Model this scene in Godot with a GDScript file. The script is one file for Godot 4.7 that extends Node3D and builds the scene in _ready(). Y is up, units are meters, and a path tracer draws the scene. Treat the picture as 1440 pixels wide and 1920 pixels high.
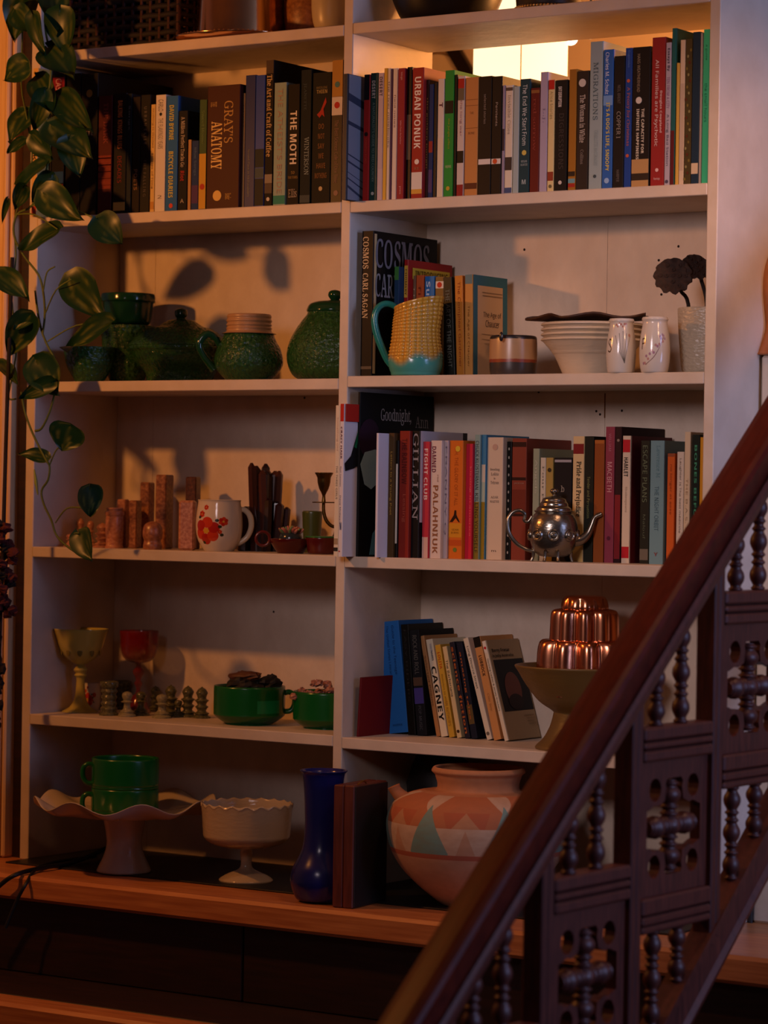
extends Node3D
# A built-in bookcase at the head of a stair, lit by a warm lamp on the left and dim daylight from an unseen window on the right, with unseen spots.
# World: x runs along the bookcase, y is up, z comes out of the bookcase (its front edges lie at z = 0).

var mats := {}
var texs := {}
var meshes := {}
var fonts := {}
var shelf_group := ""
var rng := RandomNumberGenerator.new()

# ---------------------------------------------------------------- materials
func M(col: String, rough := 0.6, metal := 0.0, opt := {}) -> StandardMaterial3D:
	var key := "%s|%s|%s|%s" % [col, rough, metal, opt]
	if mats.has(key):
		return mats[key]
	var m := StandardMaterial3D.new()
	m.albedo_color = Color(col)
	m.roughness = rough
	m.metallic = metal
	if opt.has("tex"):
		m.albedo_texture = opt.tex
	if opt.has("tri"):
		m.uv1_triplanar = true
		m.uv1_scale = opt.tri
	if opt.has("world"):
		m.uv1_world_triplanar = true
	if opt.has("bump"):
		m.normal_enabled = true
		m.normal_texture = opt.bump
		m.normal_scale = opt.get("amount", 1.0)
	if opt.has("coat"):
		m.clearcoat_enabled = true
		m.clearcoat = opt.coat
		m.clearcoat_roughness = opt.get("coat_rough", 0.15)
	if opt.has("spec"):
		m.metallic_specular = opt.spec
	if opt.has("vc"):
		m.vertex_color_use_as_albedo = true
	if opt.has("back"):
		m.backlight_enabled = true
		m.backlight = Color(opt.back)
	if opt.has("glow"):
		m.emission_enabled = true
		m.emission = Color(col)
		m.emission_energy_multiplier = opt.glow
	mats[key] = m
	return m

func noise_tex(freq: float, sd: int, lo: String, hi: String, bump := 0.0, kind := FastNoiseLite.TYPE_SIMPLEX_SMOOTH, octaves := 4) -> NoiseTexture2D:
	var key := "%s %s %s %s %s %s" % [freq, sd, lo, hi, bump, kind]
	if texs.has(key):
		return texs[key]
	var n := FastNoiseLite.new()
	n.noise_type = kind
	n.seed = sd
	n.frequency = freq
	n.fractal_octaves = octaves
	var t := NoiseTexture2D.new()
	t.width = 512
	t.height = 512
	t.seamless = true
	t.noise = n
	if bump > 0.0:
		t.as_normal_map = true
		t.bump_strength = bump
	else:
		var g := Gradient.new()
		g.set_color(0, Color(lo))
		g.set_color(1, Color(hi))
		t.color_ramp = g
	texs[key] = t
	return t

func wood(lo: String, hi: String, grain: Vector3, rough := 0.5, coat := 0.0) -> StandardMaterial3D:
	var o := {"tex": noise_tex(0.02, 7, lo, hi), "tri": grain}
	if coat > 0.0:
		o["coat"] = coat
		o["coat_rough"] = 0.3
	return M("#ffffff", rough, 0.0, o)

# ---------------------------------------------------------------- nodes
func numbered(called: String) -> String:
	if not has_node(called):
		return called
	var i := 1
	while has_node("%s_%03d" % [called, i]):
		i += 1
	return "%s_%03d" % [called, i]

func tag(o: Node3D, label: String, category: String, group := "", kind := "") -> void:
	if label: o.set_meta("label", label)
	if category: o.set_meta("category", category)
	if group: o.set_meta("group", group)
	if kind: o.set_meta("kind", kind)

func thing(called: String, label: String, category: String, at := Vector3.ZERO, group := "", turn := 0.0) -> Node3D:
	var o := Node3D.new()
	o.name = numbered(called)
	add_child(o)
	o.position = at
	o.rotation.y = turn
	tag(o, label, category, group)
	return o

func part(called: String, mesh: Mesh, m: Material, parent: Node3D, at := Vector3.ZERO, rot := Vector3.ZERO) -> MeshInstance3D:
	var o := MeshInstance3D.new()
	o.name = called
	o.mesh = mesh
	o.material_override = m
	parent.add_child(o, true)
	o.position = at
	o.rotation = rot
	return o

func single(called: String, mesh: Mesh, m: Material, label: String, category: String, at := Vector3.ZERO, group := "") -> MeshInstance3D:
	var o := part(numbered(called), mesh, m, self, at)
	tag(o, label, category, group)
	return o

func structure(called: String, a: Vector3, b: Vector3, m: Material, bev := 0.0) -> MeshInstance3D:
	var o := part(called, box(b - a, bev), m, self, (a + b) / 2.0)
	o.set_meta("kind", "structure")
	return o

# ---------------------------------------------------------------- meshes
func begin() -> SurfaceTool:
	var st := SurfaceTool.new()
	st.begin(Mesh.PRIMITIVE_TRIANGLES)
	return st

func done(st: SurfaceTool) -> ArrayMesh:
	st.generate_normals()
	return st.commit()

func tri(st: SurfaceTool, a: Vector3, b: Vector3, c: Vector3, n: Vector3) -> void:
	if (b - a).cross(c - a).dot(n) > 0.0:
		var s := b
		b = c
		c = s
	for p in [a, b, c]:
		st.add_vertex(p)

func quad(st: SurfaceTool, a: Vector3, b: Vector3, c: Vector3, d: Vector3, n: Vector3) -> void:
	tri(st, a, b, c, n)
	tri(st, a, c, d, n)

# a box from a to b with chamfered edges
func add_box(st: SurfaceTool, a: Vector3, b: Vector3, bev := 0.0) -> void:
	st.set_smooth_group(-1)
	var c := (a + b) / 2.0
	var h := (b - a) / 2.0
	var e := minf(bev, 0.45 * minf(h.x, minf(h.y, h.z)) * 2.0)
	for ax in 3:
		var u := (ax + 1) % 3
		var v := (ax + 2) % 3
		for s in [-1.0, 1.0]:
			var n := Vector3.ZERO
			n[ax] = s
			var q := []
			for k in [[-1, -1], [1, -1], [1, 1], [-1, 1]]:
				var p := Vector3.ZERO
				p[ax] = s * h[ax]
				p[u] = k[0] * (h[u] - e)
				p[v] = k[1] * (h[v] - e)
				q.append(c + p)
			quad(st, q[0], q[1], q[2], q[3], n)
		if e > 0.0:
			for s in [-1.0, 1.0]:
				for t in [-1.0, 1.0]:
					var q := []
					for k in [[-1, 0], [1, 0], [1, 1], [-1, 1]]:
						var p := Vector3.ZERO
						p[ax] = k[0] * (h[ax] - e)
						p[u] = s * (h[u] if k[1] == 0 else h[u] - e)
						p[v] = t * (h[v] - e if k[1] == 0 else h[v])
						q.append(c + p)
					var n := Vector3.ZERO
					n[u] = s
					n[v] = t
					quad(st, q[0], q[1], q[2], q[3], n)
	if e > 0.0:
		for sx in [-1.0, 1.0]:
			for sy in [-1.0, 1.0]:
				for sz in [-1.0, 1.0]:
					var s := Vector3(sx, sy, sz)
					var i := s * (h - Vector3.ONE * e)
					tri(st, c + i + Vector3(s.x * e, 0, 0), c + i + Vector3(0, s.y * e, 0), c + i + Vector3(0, 0, s.z * e), s)

func box(size: Vector3, bev := 0.0) -> ArrayMesh:
	var key := "box %s %s" % [size, bev]
	if not meshes.has(key):
		var st := begin()
		add_box(st, -size / 2.0, size / 2.0, bev)
		meshes[key] = done(st)
	return meshes[key]

func spline(p: Array, k: int) -> Array:
	var out := []
	for i in p.size() - 1:
		var a = p[maxi(i - 1, 0)]
		var b = p[i]
		var c = p[i + 1]
		var d = p[mini(i + 2, p.size() - 1)]
		for j in k:
			var t := float(j) / k
			out.append(0.5 * (2.0 * b + (c - a) * t + (2.0 * a - 5.0 * b + 4.0 * c - d) * t * t + (3.0 * b - a - 3.0 * c + d) * t * t * t))
	out.append(p[-1])
	return out

# turned shape: p holds [radius, height] pairs, a doubled pair makes a sharp edge. opt: k (subdivision), lobes [n, amount, y0, y1], wave [n, height, r0, r1], flat
func add_lathe(st: SurfaceTool, p: Array, seg := 40, opt := {}, xf := Transform3D()) -> void:
	var strips := [[]]
	for i in p.size():
		var v := Vector2(p[i][0], p[i][1])
		if strips[-1].size() and strips[-1][-1].is_equal_approx(v):
			strips.append([v])
		else:
			strips[-1].append(v)
	var lo := 1e9
	var hi := -1e9
	for q in p:
		lo = minf(lo, q[1])
		hi = maxf(hi, q[1])
	var group := 1
	for s in strips:
		if s.size() < 2:
			continue
		var pts: Array = spline(s, opt.get("k", 4)) if s.size() > 2 else s
		st.set_smooth_group(-1 if opt.has("flat") else group)
		group += 1
		var grid := []
		for q in pts:
			var ring := []
			for j in seg + 1:
				var a := TAU * (j % seg) / seg
				var r := maxf(q.x, 0.0)
				var y: float = q.y
				if opt.has("lobes"):
					var l: Array = opt.lobes
					var w := smoothstep(l[2], l[2] + 0.004, y) * (1.0 - smoothstep(l[3] - 0.004, l[3], y))
					r *= 1.0 + w * l[1] * (absf(sin(a * l[0] / 2.0)) * 2.0 - 1.2)
				if opt.has("wave"):
					var l: Array = opt.wave
					y += l[1] * cos(a * l[0] + opt.get("phase", 0.0)) * smoothstep(l[2], l[3], r)
				if opt.has("spout"):
					var l: Array = opt.spout
					var w := pow(maxf(cos(a - l[0]), 0.0), 6.0) * smoothstep(l[2], l[3], y)
					r += l[1] * w
				ring.append([xf * Vector3(r * cos(a), y, r * sin(a)), Vector2(float(j) / seg, 1.0 - (q.y - lo) / maxf(hi - lo, 1e-6))])
			grid.append(ring)
		for i in grid.size() - 1:
			for j in seg:
				var c := [grid[i][j], grid[i][j + 1], grid[i + 1][j + 1], grid[i + 1][j]]
				for t in [[0, 1, 2], [0, 2, 3]]:
					if c[t[0]][0].is_equal_approx(c[t[1]][0]) or c[t[1]][0].is_equal_approx(c[t[2]][0]) or c[t[0]][0].is_equal_approx(c[t[2]][0]):
						continue
					for n in t:
						st.set_uv(c[n][1])
						st.add_vertex(c[n][0])

func lathe(p: Array, seg := 40, opt := {}) -> ArrayMesh:
	var st := begin()
	add_lathe(st, p, seg, opt)
	return done(st)

# a round bar along a curve; r one radius or one per point; flat squeezes it along its binormal
func add_tube(st: SurfaceTool, path: Array, r: Variant, seg := 8, k := 5, squeeze := 1.0) -> void:
	var pts: Array = spline(path, k) if k > 1 else path
	st.set_smooth_group(3)
	var up := Vector3(0.13, 0.31, 0.94).normalized()
	var rings := []
	for i in pts.size():
		var d: Vector3 = (pts[mini(i + 1, pts.size() - 1)] - pts[maxi(i - 1, 0)]).normalized()
		var s := d.cross(up).normalized()
		up = s.cross(d).normalized()
		var f := float(i) / (pts.size() - 1)
		var rad: float
		if r is Array:
			var x: float = f * (r.size() - 1)
			var b := mini(int(x), r.size() - 2)
			rad = lerpf(r[b], r[b + 1], x - b)
		else:
			rad = r
		var ring := []
		for j in seg:
			var a := TAU * j / seg
			ring.append(pts[i] + (s * cos(a) * squeeze + up * sin(a)) * rad)
		rings.append(ring)
	for i in rings.size() - 1:
		for j in seg:
			var n := (j + 1) % seg
			for p in [rings[i][j], rings[i + 1][n], rings[i][n], rings[i][j], rings[i + 1][j], rings[i + 1][n]]:
				st.add_vertex(p)
	st.set_smooth_group(-1)
	for e in [0, rings.size() - 1]:
		var n: Vector3 = (pts[e] - pts[1 if e == 0 else e - 1]).normalized()
		for j in seg:
			tri(st, pts[e], rings[e][j], rings[e][(j + 1) % seg], n)

func tube(path: Array, r: Variant, seg := 8, k := 5, squeeze := 1.0) -> ArrayMesh:
	var st := begin()
	add_tube(st, path, r, seg, k, squeeze)
	return done(st)

# an outline in x, y pushed from z0 to z1
func add_prism(st: SurfaceTool, poly: PackedVector2Array, z0: float, z1: float, xf := Transform3D()) -> void:
	st.set_smooth_group(-1)
	var idx := Geometry2D.triangulate_polygon(poly)
	for i in range(0, idx.size(), 3):
		for z in [z0, z1]:
			var n := xf.basis * Vector3(0, 0, 1 if z == maxf(z0, z1) else -1)
			tri(st, xf * Vector3(poly[idx[i]].x, poly[idx[i]].y, z), xf * Vector3(poly[idx[i + 1]].x, poly[idx[i + 1]].y, z), xf * Vector3(poly[idx[i + 2]].x, poly[idx[i + 2]].y, z), n)
	var cw := Geometry2D.is_polygon_clockwise(poly)
	for i in poly.size():
		var a := poly[i]
		var b := poly[(i + 1) % poly.size()]
		var o := (b - a).orthogonal() * (1.0 if cw else -1.0)
		var nn := xf.basis * Vector3(o.x, o.y, 0)
		if Geometry2D.is_point_in_polygon((a + b) / 2.0 + o.normalized() * 1e-5, poly):
			nn = -nn
		quad(st, xf * Vector3(a.x, a.y, z0), xf * Vector3(b.x, b.y, z0), xf * Vector3(b.x, b.y, z1), xf * Vector3(a.x, a.y, z1), nn)

func prism(poly: PackedVector2Array, z0: float, z1: float) -> ArrayMesh:
	var st := begin()
	add_prism(st, poly, z0, z1)
	return done(st)

func oval(c: Vector2, rx: float, ry: float, n := 20) -> PackedVector2Array:
	var p := PackedVector2Array()
	for i in n:
		p.append(c + Vector2(cos(TAU * i / n) * rx, sin(TAU * i / n) * ry))
	return p

# a lumpy ball
func add_blob(st: SurfaceTool, c: Vector3, r: Vector3, amp: float, freq: float, sd: int, rows := 10, seg := 16, facet := false) -> void:
	var n := FastNoiseLite.new()
	n.seed = sd
	n.frequency = freq
	st.set_smooth_group(-1 if facet else 5)
	var g := []
	for i in rows + 1:
		var ring := []
		for j in seg:
			var t := PI * i / rows
			var a := TAU * j / seg
			var d := Vector3(sin(t) * cos(a), cos(t), sin(t) * sin(a))
			ring.append(c + d * r * (1.0 + amp * n.get_noise_3dv(d * 10.0 + Vector3.ONE * sd)))
		g.append(ring)
	for i in rows:
		for j in seg:
			var k := (j + 1) % seg
			var q := [g[i][j], g[i][k], g[i + 1][k], g[i + 1][j]]
			for t in [[0, 1, 2], [0, 2, 3]]:
				if (q[t[0]] as Vector3).is_equal_approx(q[t[1]]) or (q[t[1]] as Vector3).is_equal_approx(q[t[2]]):
					continue
				tri(st, q[t[0]], q[t[1]], q[t[2]], (q[t[0]] + q[t[1]] + q[t[2]]) / 3.0 - c)

func blob(r: Vector3, amp: float, freq: float, sd: int, rows := 10, seg := 16, facet := false) -> ArrayMesh:
	var st := begin()
	add_blob(st, Vector3.ZERO, r, amp, freq, sd, rows, seg, facet)
	return done(st)

# ---------------------------------------------------------------- lettering and print
func font(code: String) -> SystemFont:
	if not fonts.has(code):
		var f := SystemFont.new()
		f.font_names = PackedStringArray(["Droid Serif" if code.begins_with("r") else "Droid Sans"])
		f.font_weight = 700 if code.ends_with("b") else 400
		fonts[code] = f
	return fonts[code]

func letters(text: String, code: String) -> Array:
	var key := "text %s %s" % [text, code]
	if not meshes.has(key):
		var t := TextMesh.new()
		t.text = text
		t.font = font(code)
		t.font_size = 32
		t.pixel_size = 0.01
		t.depth = 0.0
		t.curve_step = 3.0
		var bb := t.get_aabb()
		meshes[key] = [t, bb]
	return meshes[key]

# text laid into a frame: centre, right = direction and length of the line, up = direction and height of a capital
func write(text: String, code: String, col: String, parent: Node3D, centre: Vector3, right: Vector3, up: Vector3, called := "lettering") -> void:
	var t := letters(text, code)
	var bb: AABB = t[1]
	var size := Vector2(maxf(bb.size.x, 0.01), maxf(bb.size.y, 0.01))
	var o := part(called, t[0], M(col, 0.6, 0.0, {"spec": 0.28}), parent)
	var bx := right / size.x
	var by := up / size.y
	var b := Basis(bx, by, bx.cross(by).normalized())
	o.transform = Transform3D(b, centre - b * (bb.position + bb.size / 2.0))

# ---------------------------------------------------------------- books
func cover_mesh(w: float, h: float, d: float) -> ArrayMesh:
	var t := minf(0.0016, w * 0.2)
	var e := minf(0.0012, w * 0.25)
	var p := PackedVector2Array([Vector2(-w / 2, d), Vector2(-w / 2, e), Vector2(-w / 2 + e * 0.35, e * 0.3), Vector2(-w / 2 + e, 0), Vector2(w / 2 - e, 0), Vector2(w / 2 - e * 0.35, e * 0.3), Vector2(w / 2, e), Vector2(w / 2, d), Vector2(w / 2 - t, d), Vector2(w / 2 - t, t * 1.6), Vector2(-w / 2 + t, t * 1.6), Vector2(-w / 2 + t, d)])
	var st := begin()
	add_prism(st, p, 0.0, h, Transform3D(Basis(Vector3.RIGHT, Vector3.FORWARD, Vector3.UP), Vector3(w / 2, 0, 0)))
	return done(st)

func plate(parent: Node3D, called: String, poly: PackedVector2Array, col: String, xf: Transform3D) -> void:
	var st := begin()
	add_prism(st, poly, 0.0, 0.00025, xf)
	part(called, done(st), M(col, 0.5, 0.0, {"spec": 0.28}), parent)

func rect(x0: float, y0: float, x1: float, y1: float) -> PackedVector2Array:
	return PackedVector2Array([Vector2(x0, y0), Vector2(x1, y0), Vector2(x1, y1), Vector2(x0, y1)])

func bk(x0: float, w: float, h: float, d: float, z: float, y: float, lean: float, col: String, label: String, marks: Array) -> void:
	var t: Node3D = thing("book", label, "book", Vector3(x0, y, z), shelf_group)
	if lean != 0.0:
		t.rotation.z = deg_to_rad(lean)
		if lean < 0.0:
			t.position.y += w * sin(deg_to_rad(-lean))
	var o := Vector3(w / 2, 0, 0)
	var shine := 0.35 + 0.3 * fposmod(x0 * 37.3, 1.0)
	var root := t
	var cover := part("cover", cover_mesh(w, h, d), M(col, snappedf(shine, 0.1), 0.0, {"spec": 0.28}), root)
	var bt := minf(0.0016, w * 0.2)
	part("pages", box(Vector3(w - 2.02 * bt, h - 0.004, d - 0.006)), M("#c9b894", 0.9), root, o + Vector3(0, h / 2, -d / 2 - 0.0005))
	t = cover                                                              # lettering and print are pieces of the cover
	var spine := Transform3D(Basis(), o)                                   # x across the spine, y up, print proud by a hair
	var side := Transform3D(Basis(Vector3(0, 0, -1), Vector3.UP, Vector3.RIGHT), Vector3(w, 0, 0))   # the right-hand cover: x runs away from the spine
	var lift := 0.0
	for m in marks:
		lift += 0.0003
		var f := 0.0004 if m[0] in ["t", "h", "d", "bird", "figure", "floral"] else 0.0
		var s := spine.translated(Vector3(0, 0, f))
		var c := side.translated(Vector3(0.0001 + lift, 0, 0))
		match m[0]:
			"t":
				write(m[1], m[7], m[6], t, s * Vector3(m[5] * w, h * (1 - (m[2] + m[3]) / 2), 0.0001), Vector3(0, -h * (m[3] - m[2]), 0), Vector3(w * m[4] * 0.9, 0, 0), "title")
			"h":
				write(m[1], m[6], m[5], t, s * Vector3(0, h * (1 - m[2]), 0.0001), Vector3(w * m[4] * 0.95, 0, 0), Vector3(0, h * m[3], 0), "title")
			"b":
				plate(t, m[4], rect(-w / 2 + 0.0008, h * (1 - m[2]), w / 2 - 0.0008, h * (1 - m[1])), m[3], s)
			"d":
				plate(t, m[5], oval(Vector2(m[4] * w, h * (1 - m[1])), w * m[2], w * m[2], 18), m[3], s)
			"bird":
				plate(t, "red_bird", PackedVector2Array([Vector2(-w * .25, h * .68), Vector2(-w * .05, h * .71), Vector2(w * .22, h * .81), Vector2(w * .26, h * .77), Vector2(w * .1, h * .72), Vector2(w * .16, h * .66), Vector2(w * .02, h * .68), Vector2(-w * .1, h * .655)]), m[3], s)
			"figure":
				plate(t, "jumping_figure", PackedVector2Array([Vector2(-w * .4, h * .31), Vector2(-w * .1, h * .37), Vector2(-w * .06, h * .41), Vector2(w * .06, h * .41), Vector2(w * .08, h * .37), Vector2(w * .34, h * .31), Vector2(w * .24, h * .31), Vector2(w * .02, h * .345), Vector2(-w * .2, h * .31)]), "#2a120a", s)
			"floral":
				for i in 22:
					plate(t, "flower_print", oval(Vector2((fposmod(i * .618, 1.0) - .5) * w * .7, h * (.04 + .042 * i)), w * .16, w * .22, 8), ["#7a6a30", "#5c2a18", "#8a8458"][i % 3], s)
			"strip":
				plate(t, "edge_strip", rect(0.001, h * 0.02, 0.008, h * 0.98), m[3], c)
			"cp":
				plate(t, "cover_panel", rect(d * m[1] + 0.001, h * (1 - m[4]), d * m[2] - 0.001, h * (1 - m[3])), m[5], c)
			"cl":
				plate(t, "text_line", rect(d * m[1], h * (1 - m[4]), d * m[2], h * (1 - m[3])), m[5], c.translated(Vector3(0.0003, 0, 0)))
			"c":
				write(m[1], m[7], m[6], t, c.translated(Vector3(0.0006, 0, 0)) * Vector3(d * (m[2] + m[3]) / 2, h * (1 - (m[4] + m[5]) / 2), 0), Vector3(0, 0, -d * (m[3] - m[2])), Vector3(0, h * (m[5] - m[4]), 0), "cover_title")
			"sea":
				plate(t, "sea_photo", rect(0.003, 0.001, d * 0.98, h - 0.001), "#777c84", c)
				for q in [[0.79, 0.85, -0.25], [0.6, 0.63, -0.2], [0.36, 0.37, -0.28], [0.3, 0.315, -0.3], [0.22, 0.225, -0.33], [0.17, 0.18, -0.36], [0.1, 0.12, -0.4]]:
					plate(t, "dark_wave", PackedVector2Array([Vector2(0.003, h * q[0]), Vector2(0.06, h * (q[0] + q[2] * .25)), Vector2(0.06, h * (q[1] + q[2] * .25)), Vector2(0.003, h * q[1])]), "#333a4a", c.translated(Vector3(0.0003, 0, 0)))
			"hair":
				plate(t, "black_hair", PackedVector2Array([Vector2(0.02, h * .66), Vector2(0.045, h * .86), Vector2(0.06, h * .9), Vector2(0.075, h * .8), Vector2(0.07, h * .65), Vector2(0.03, h * .58), Vector2(0.004, h * .56), Vector2(0.002, h * .61)]), "#181a1c", c)
				plate(t, "green_streak", PackedVector2Array([Vector2(0.03, h * .72), Vector2(0.042, h * .84), Vector2(0.046, h * .82), Vector2(0.036, h * .71)]), "#1f7a50", c.translated(Vector3(0.0003, 0, 0)))
			"cm":
				plate(t, "purple_cloud", oval(Vector2(d * .12, h * .72), d * .14, h * .12), "#2a1526", c)
				plate(t, "pale_moon", PackedVector2Array([Vector2(d * .0 + .001, h * .56), Vector2(d * .06, h * .635), Vector2(d * .2, h * .655), Vector2(d * .3, h * .62), Vector2(d * .31, h * .5), Vector2(d * .24, h * .45), Vector2(d * .15, h * .41), Vector2(d * .06, h * .44)]), "#86a09c", c.translated(Vector3(0.0003, 0, 0)))
				plate(t, "pale_dress", PackedVector2Array([Vector2(d * .14, h * .01), Vector2(d * .18, h * .14), Vector2(d * .3, h * .22), Vector2(d * .32, h * .01)]), "#4d7a7e", c.translated(Vector3(0.0003, 0, 0)))
			"face":
				plate(t, "portrait", oval(Vector2(d * .48, h * .5), d * .24, h * .17, 24), "#6b3f34", c.translated(Vector3(0.0003, 0, 0)))
				plate(t, "portrait_beard", oval(Vector2(d * .48, h * .37), d * .22, h * .08, 24), "#241a1c", c.translated(Vector3(0.0005, 0, 0)))


# ---------------------------------------------------------------- leaves
# heart-shaped leaf, base at the origin, tip along +y, face along +z; colour runs from green to yellow streaks along the veins
func leaf_mesh(kind: int) -> ArrayMesh:
	var key := "leaf %d" % kind
	if meshes.has(key):
		return meshes[key]
	var n := FastNoiseLite.new()
	n.seed = 40 + kind
	n.frequency = 0.9
	var st := begin()
	st.set_smooth_group(1)
	var nu := 14
	var nv := 6
	var g := []
	for i in nu + 1:
		var t := float(i) / nu
		var wide := 0.5 * pow(sin(PI * pow(clampf(t, 0.0, 1.0), 0.62)), 0.8) + 0.06 * (1.0 - t) * smoothstep(0.0, 0.1, t)
		var ring := []
		for j in range(-nv, nv + 1):
			var s := float(j) / nv
			var y := t - 0.15 * absf(s) * (1.0 - smoothstep(0.0, 0.5, t))
			var x := s * wide
			var z := -0.16 * t * t + 0.13 * s * s * (0.4 + 0.5 * t) - 0.07 * absf(s) * sin(t * 9.0 + kind) * 0.3 + 0.05 * s * sin(5.0 * t + kind * 2.0)
			var streak := smoothstep(0.12, 0.5, n.get_noise_2d(s * 7.0 + kind * 3.0, t * 1.6 - absf(s) * 2.5)) * (0.9 if kind % 3 == 0 else 0.45)
			if absf(s) < 0.1:
				streak = maxf(streak, 0.25)
			ring.append([Vector3(x, y, z), Color(0.011, 0.038, 0.013).lerp(Color(0.12, 0.14, 0.03), streak)])
		g.append(ring)
	for i in nu:
		for j in 2 * nv:
			for q in [g[i][j], g[i + 1][j], g[i + 1][j + 1], g[i][j], g[i + 1][j + 1], g[i][j + 1]]:
				st.set_color(q[1])
				st.add_vertex(q[0])
	meshes[key] = done(st)
	return meshes[key]

func leaf(parent: Node3D, kind: int, base: Vector3, tip: Vector3, width: float, roll: float) -> void:
	var y := tip - base
	var toward := Vector3(0.5, 0.15, 0.85).rotated(y.normalized(), roll)
	var x := y.cross(toward).normalized()
	var z := x.cross(y).normalized()
	var o := part("leaf", leaf_mesh(kind), M("#ffffff", 0.35, 0.0, {"vc": true, "spec": 0.35}), parent)
	o.transform = Transform3D(Basis(x * width, y, z * y.length()), base)

# ---------------------------------------------------------------- printed and painted surfaces
func dab(im: Image, u: float, w: float, ru: float, rw: float, c: Color) -> void:
	var sx := im.get_width()
	var sy := im.get_height()
	for y in range(maxi(int((w - rw) * sy), 0), mini(int((w + rw) * sy) + 1, sy)):
		for x in range(int((u - ru) * sx), int((u + ru) * sx) + 1):
			var d := Vector2((float(x) / sx - u) / ru, (float(y) / sy - w) / rw)
			if d.length_squared() <= 1.0:
				im.set_pixel(posmod(x, sx), y, c)

func stroke(im: Image, pts: Array, rad: float, c: Color) -> void:
	var q := spline(pts, 14)
	for p in q:
		dab(im, p.x, p.y, rad, rad * float(im.get_width()) / im.get_height(), c)

func print_tex(im: Image) -> ImageTexture:
	return ImageTexture.create_from_image(im)

# red flowers with yellow hearts on a pale mug; u0 is where the flower faces
func flower_print(u0: float) -> ImageTexture:
	var im := Image.create(1024, 512, false, Image.FORMAT_RGB8)
	im.fill(Color("#cfc4b4"))
	for f in [[u0, 0.60, 1.25], [u0 - 0.125, 0.42, 0.42], [u0 + 0.04, 0.28, 0.32], [u0 + 0.005, 0.15, 0.24], [u0 - 0.10, 0.62, 0.2], [u0 + 0.45, 0.58, 1.0]]:
		for k in 6:
			var a := TAU * k / 6.0 + 0.4
			dab(im, f[0] + cos(a) * 0.05 * f[2], f[1] + sin(a) * 0.13 * f[2], 0.034 * f[2], 0.085 * f[2], Color("#a82414") if k % 2 else Color("#c03a1c"))
		dab(im, f[0], f[1], 0.018 * f[2], 0.045 * f[2], Color("#c99a2c"))
	for l in [[u0 - 0.115, 0.68], [u0 - 0.1, 0.52], [u0 + 0.03, 0.83], [u0 - 0.08, 0.4], [u0 + 0.06, 0.34]]:
		dab(im, l[0], l[1], 0.014, 0.03, Color("#2d3420"))
	return print_tex(im)

func shaker_print(u0: float, letter: String) -> ImageTexture:
	var im := Image.create(1024, 512, false, Image.FORMAT_RGB8)
	im.fill(Color("#cdc6ba"))
	var ink := Color("#5c5a54")
	var V := func(x: float, y: float) -> Vector2: return Vector2(u0 - x, y)
	if letter == "S":
		stroke(im, [V.call(-.115, .42), V.call(-.145, .39), V.call(-.165, .44), V.call(-.14, .5), V.call(-.115, .56), V.call(-.135, .62), V.call(-.165, .6)], 0.006, Color("#4a3424"))
		for k in 5:
			stroke(im, [V.call(.04, .82), V.call(.0 + k * .02 - .02, .6), V.call(-.07 + k * .045, .25 + .04 * absf(k - 2))], 0.004, ink)
		for k in 7:
			dab(im, u0 - (-.07 + k * .022), 0.13 + 0.03 * sin(k * 2.0), 0.012, 0.022, Color("#b07a6c"))
		dab(im, u0 - .1, .32, .014, .03, Color("#b5806e"))
	else:
		stroke(im, [V.call(-.15, .58), V.call(-.15, .4)], 0.006, Color("#4a3424"))
		stroke(im, [V.call(-.15, .41), V.call(-.115, .4), V.call(-.11, .47), V.call(-.15, .49)], 0.006, Color("#4a3424"))
		stroke(im, [V.call(-.1, .86), V.call(-.02, .75), V.call(.03, .62), V.call(.1, .38)], 0.004, Color("#7a5a5a"))
		for k in 12:
			dab(im, u0 - (-.13 + k * .02), 0.84 - 0.04 * k + 0.05 * sin(k * 2.4), 0.013, 0.026, Color("#b58a84") if k % 2 else Color("#a07a90"))
		for k in 5:
			dab(im, u0 - (.06 + k * .014), 0.36 + 0.04 * sin(k * 2.0), 0.012, 0.025, Color("#a58a9a"))
	return print_tex(im)

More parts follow.
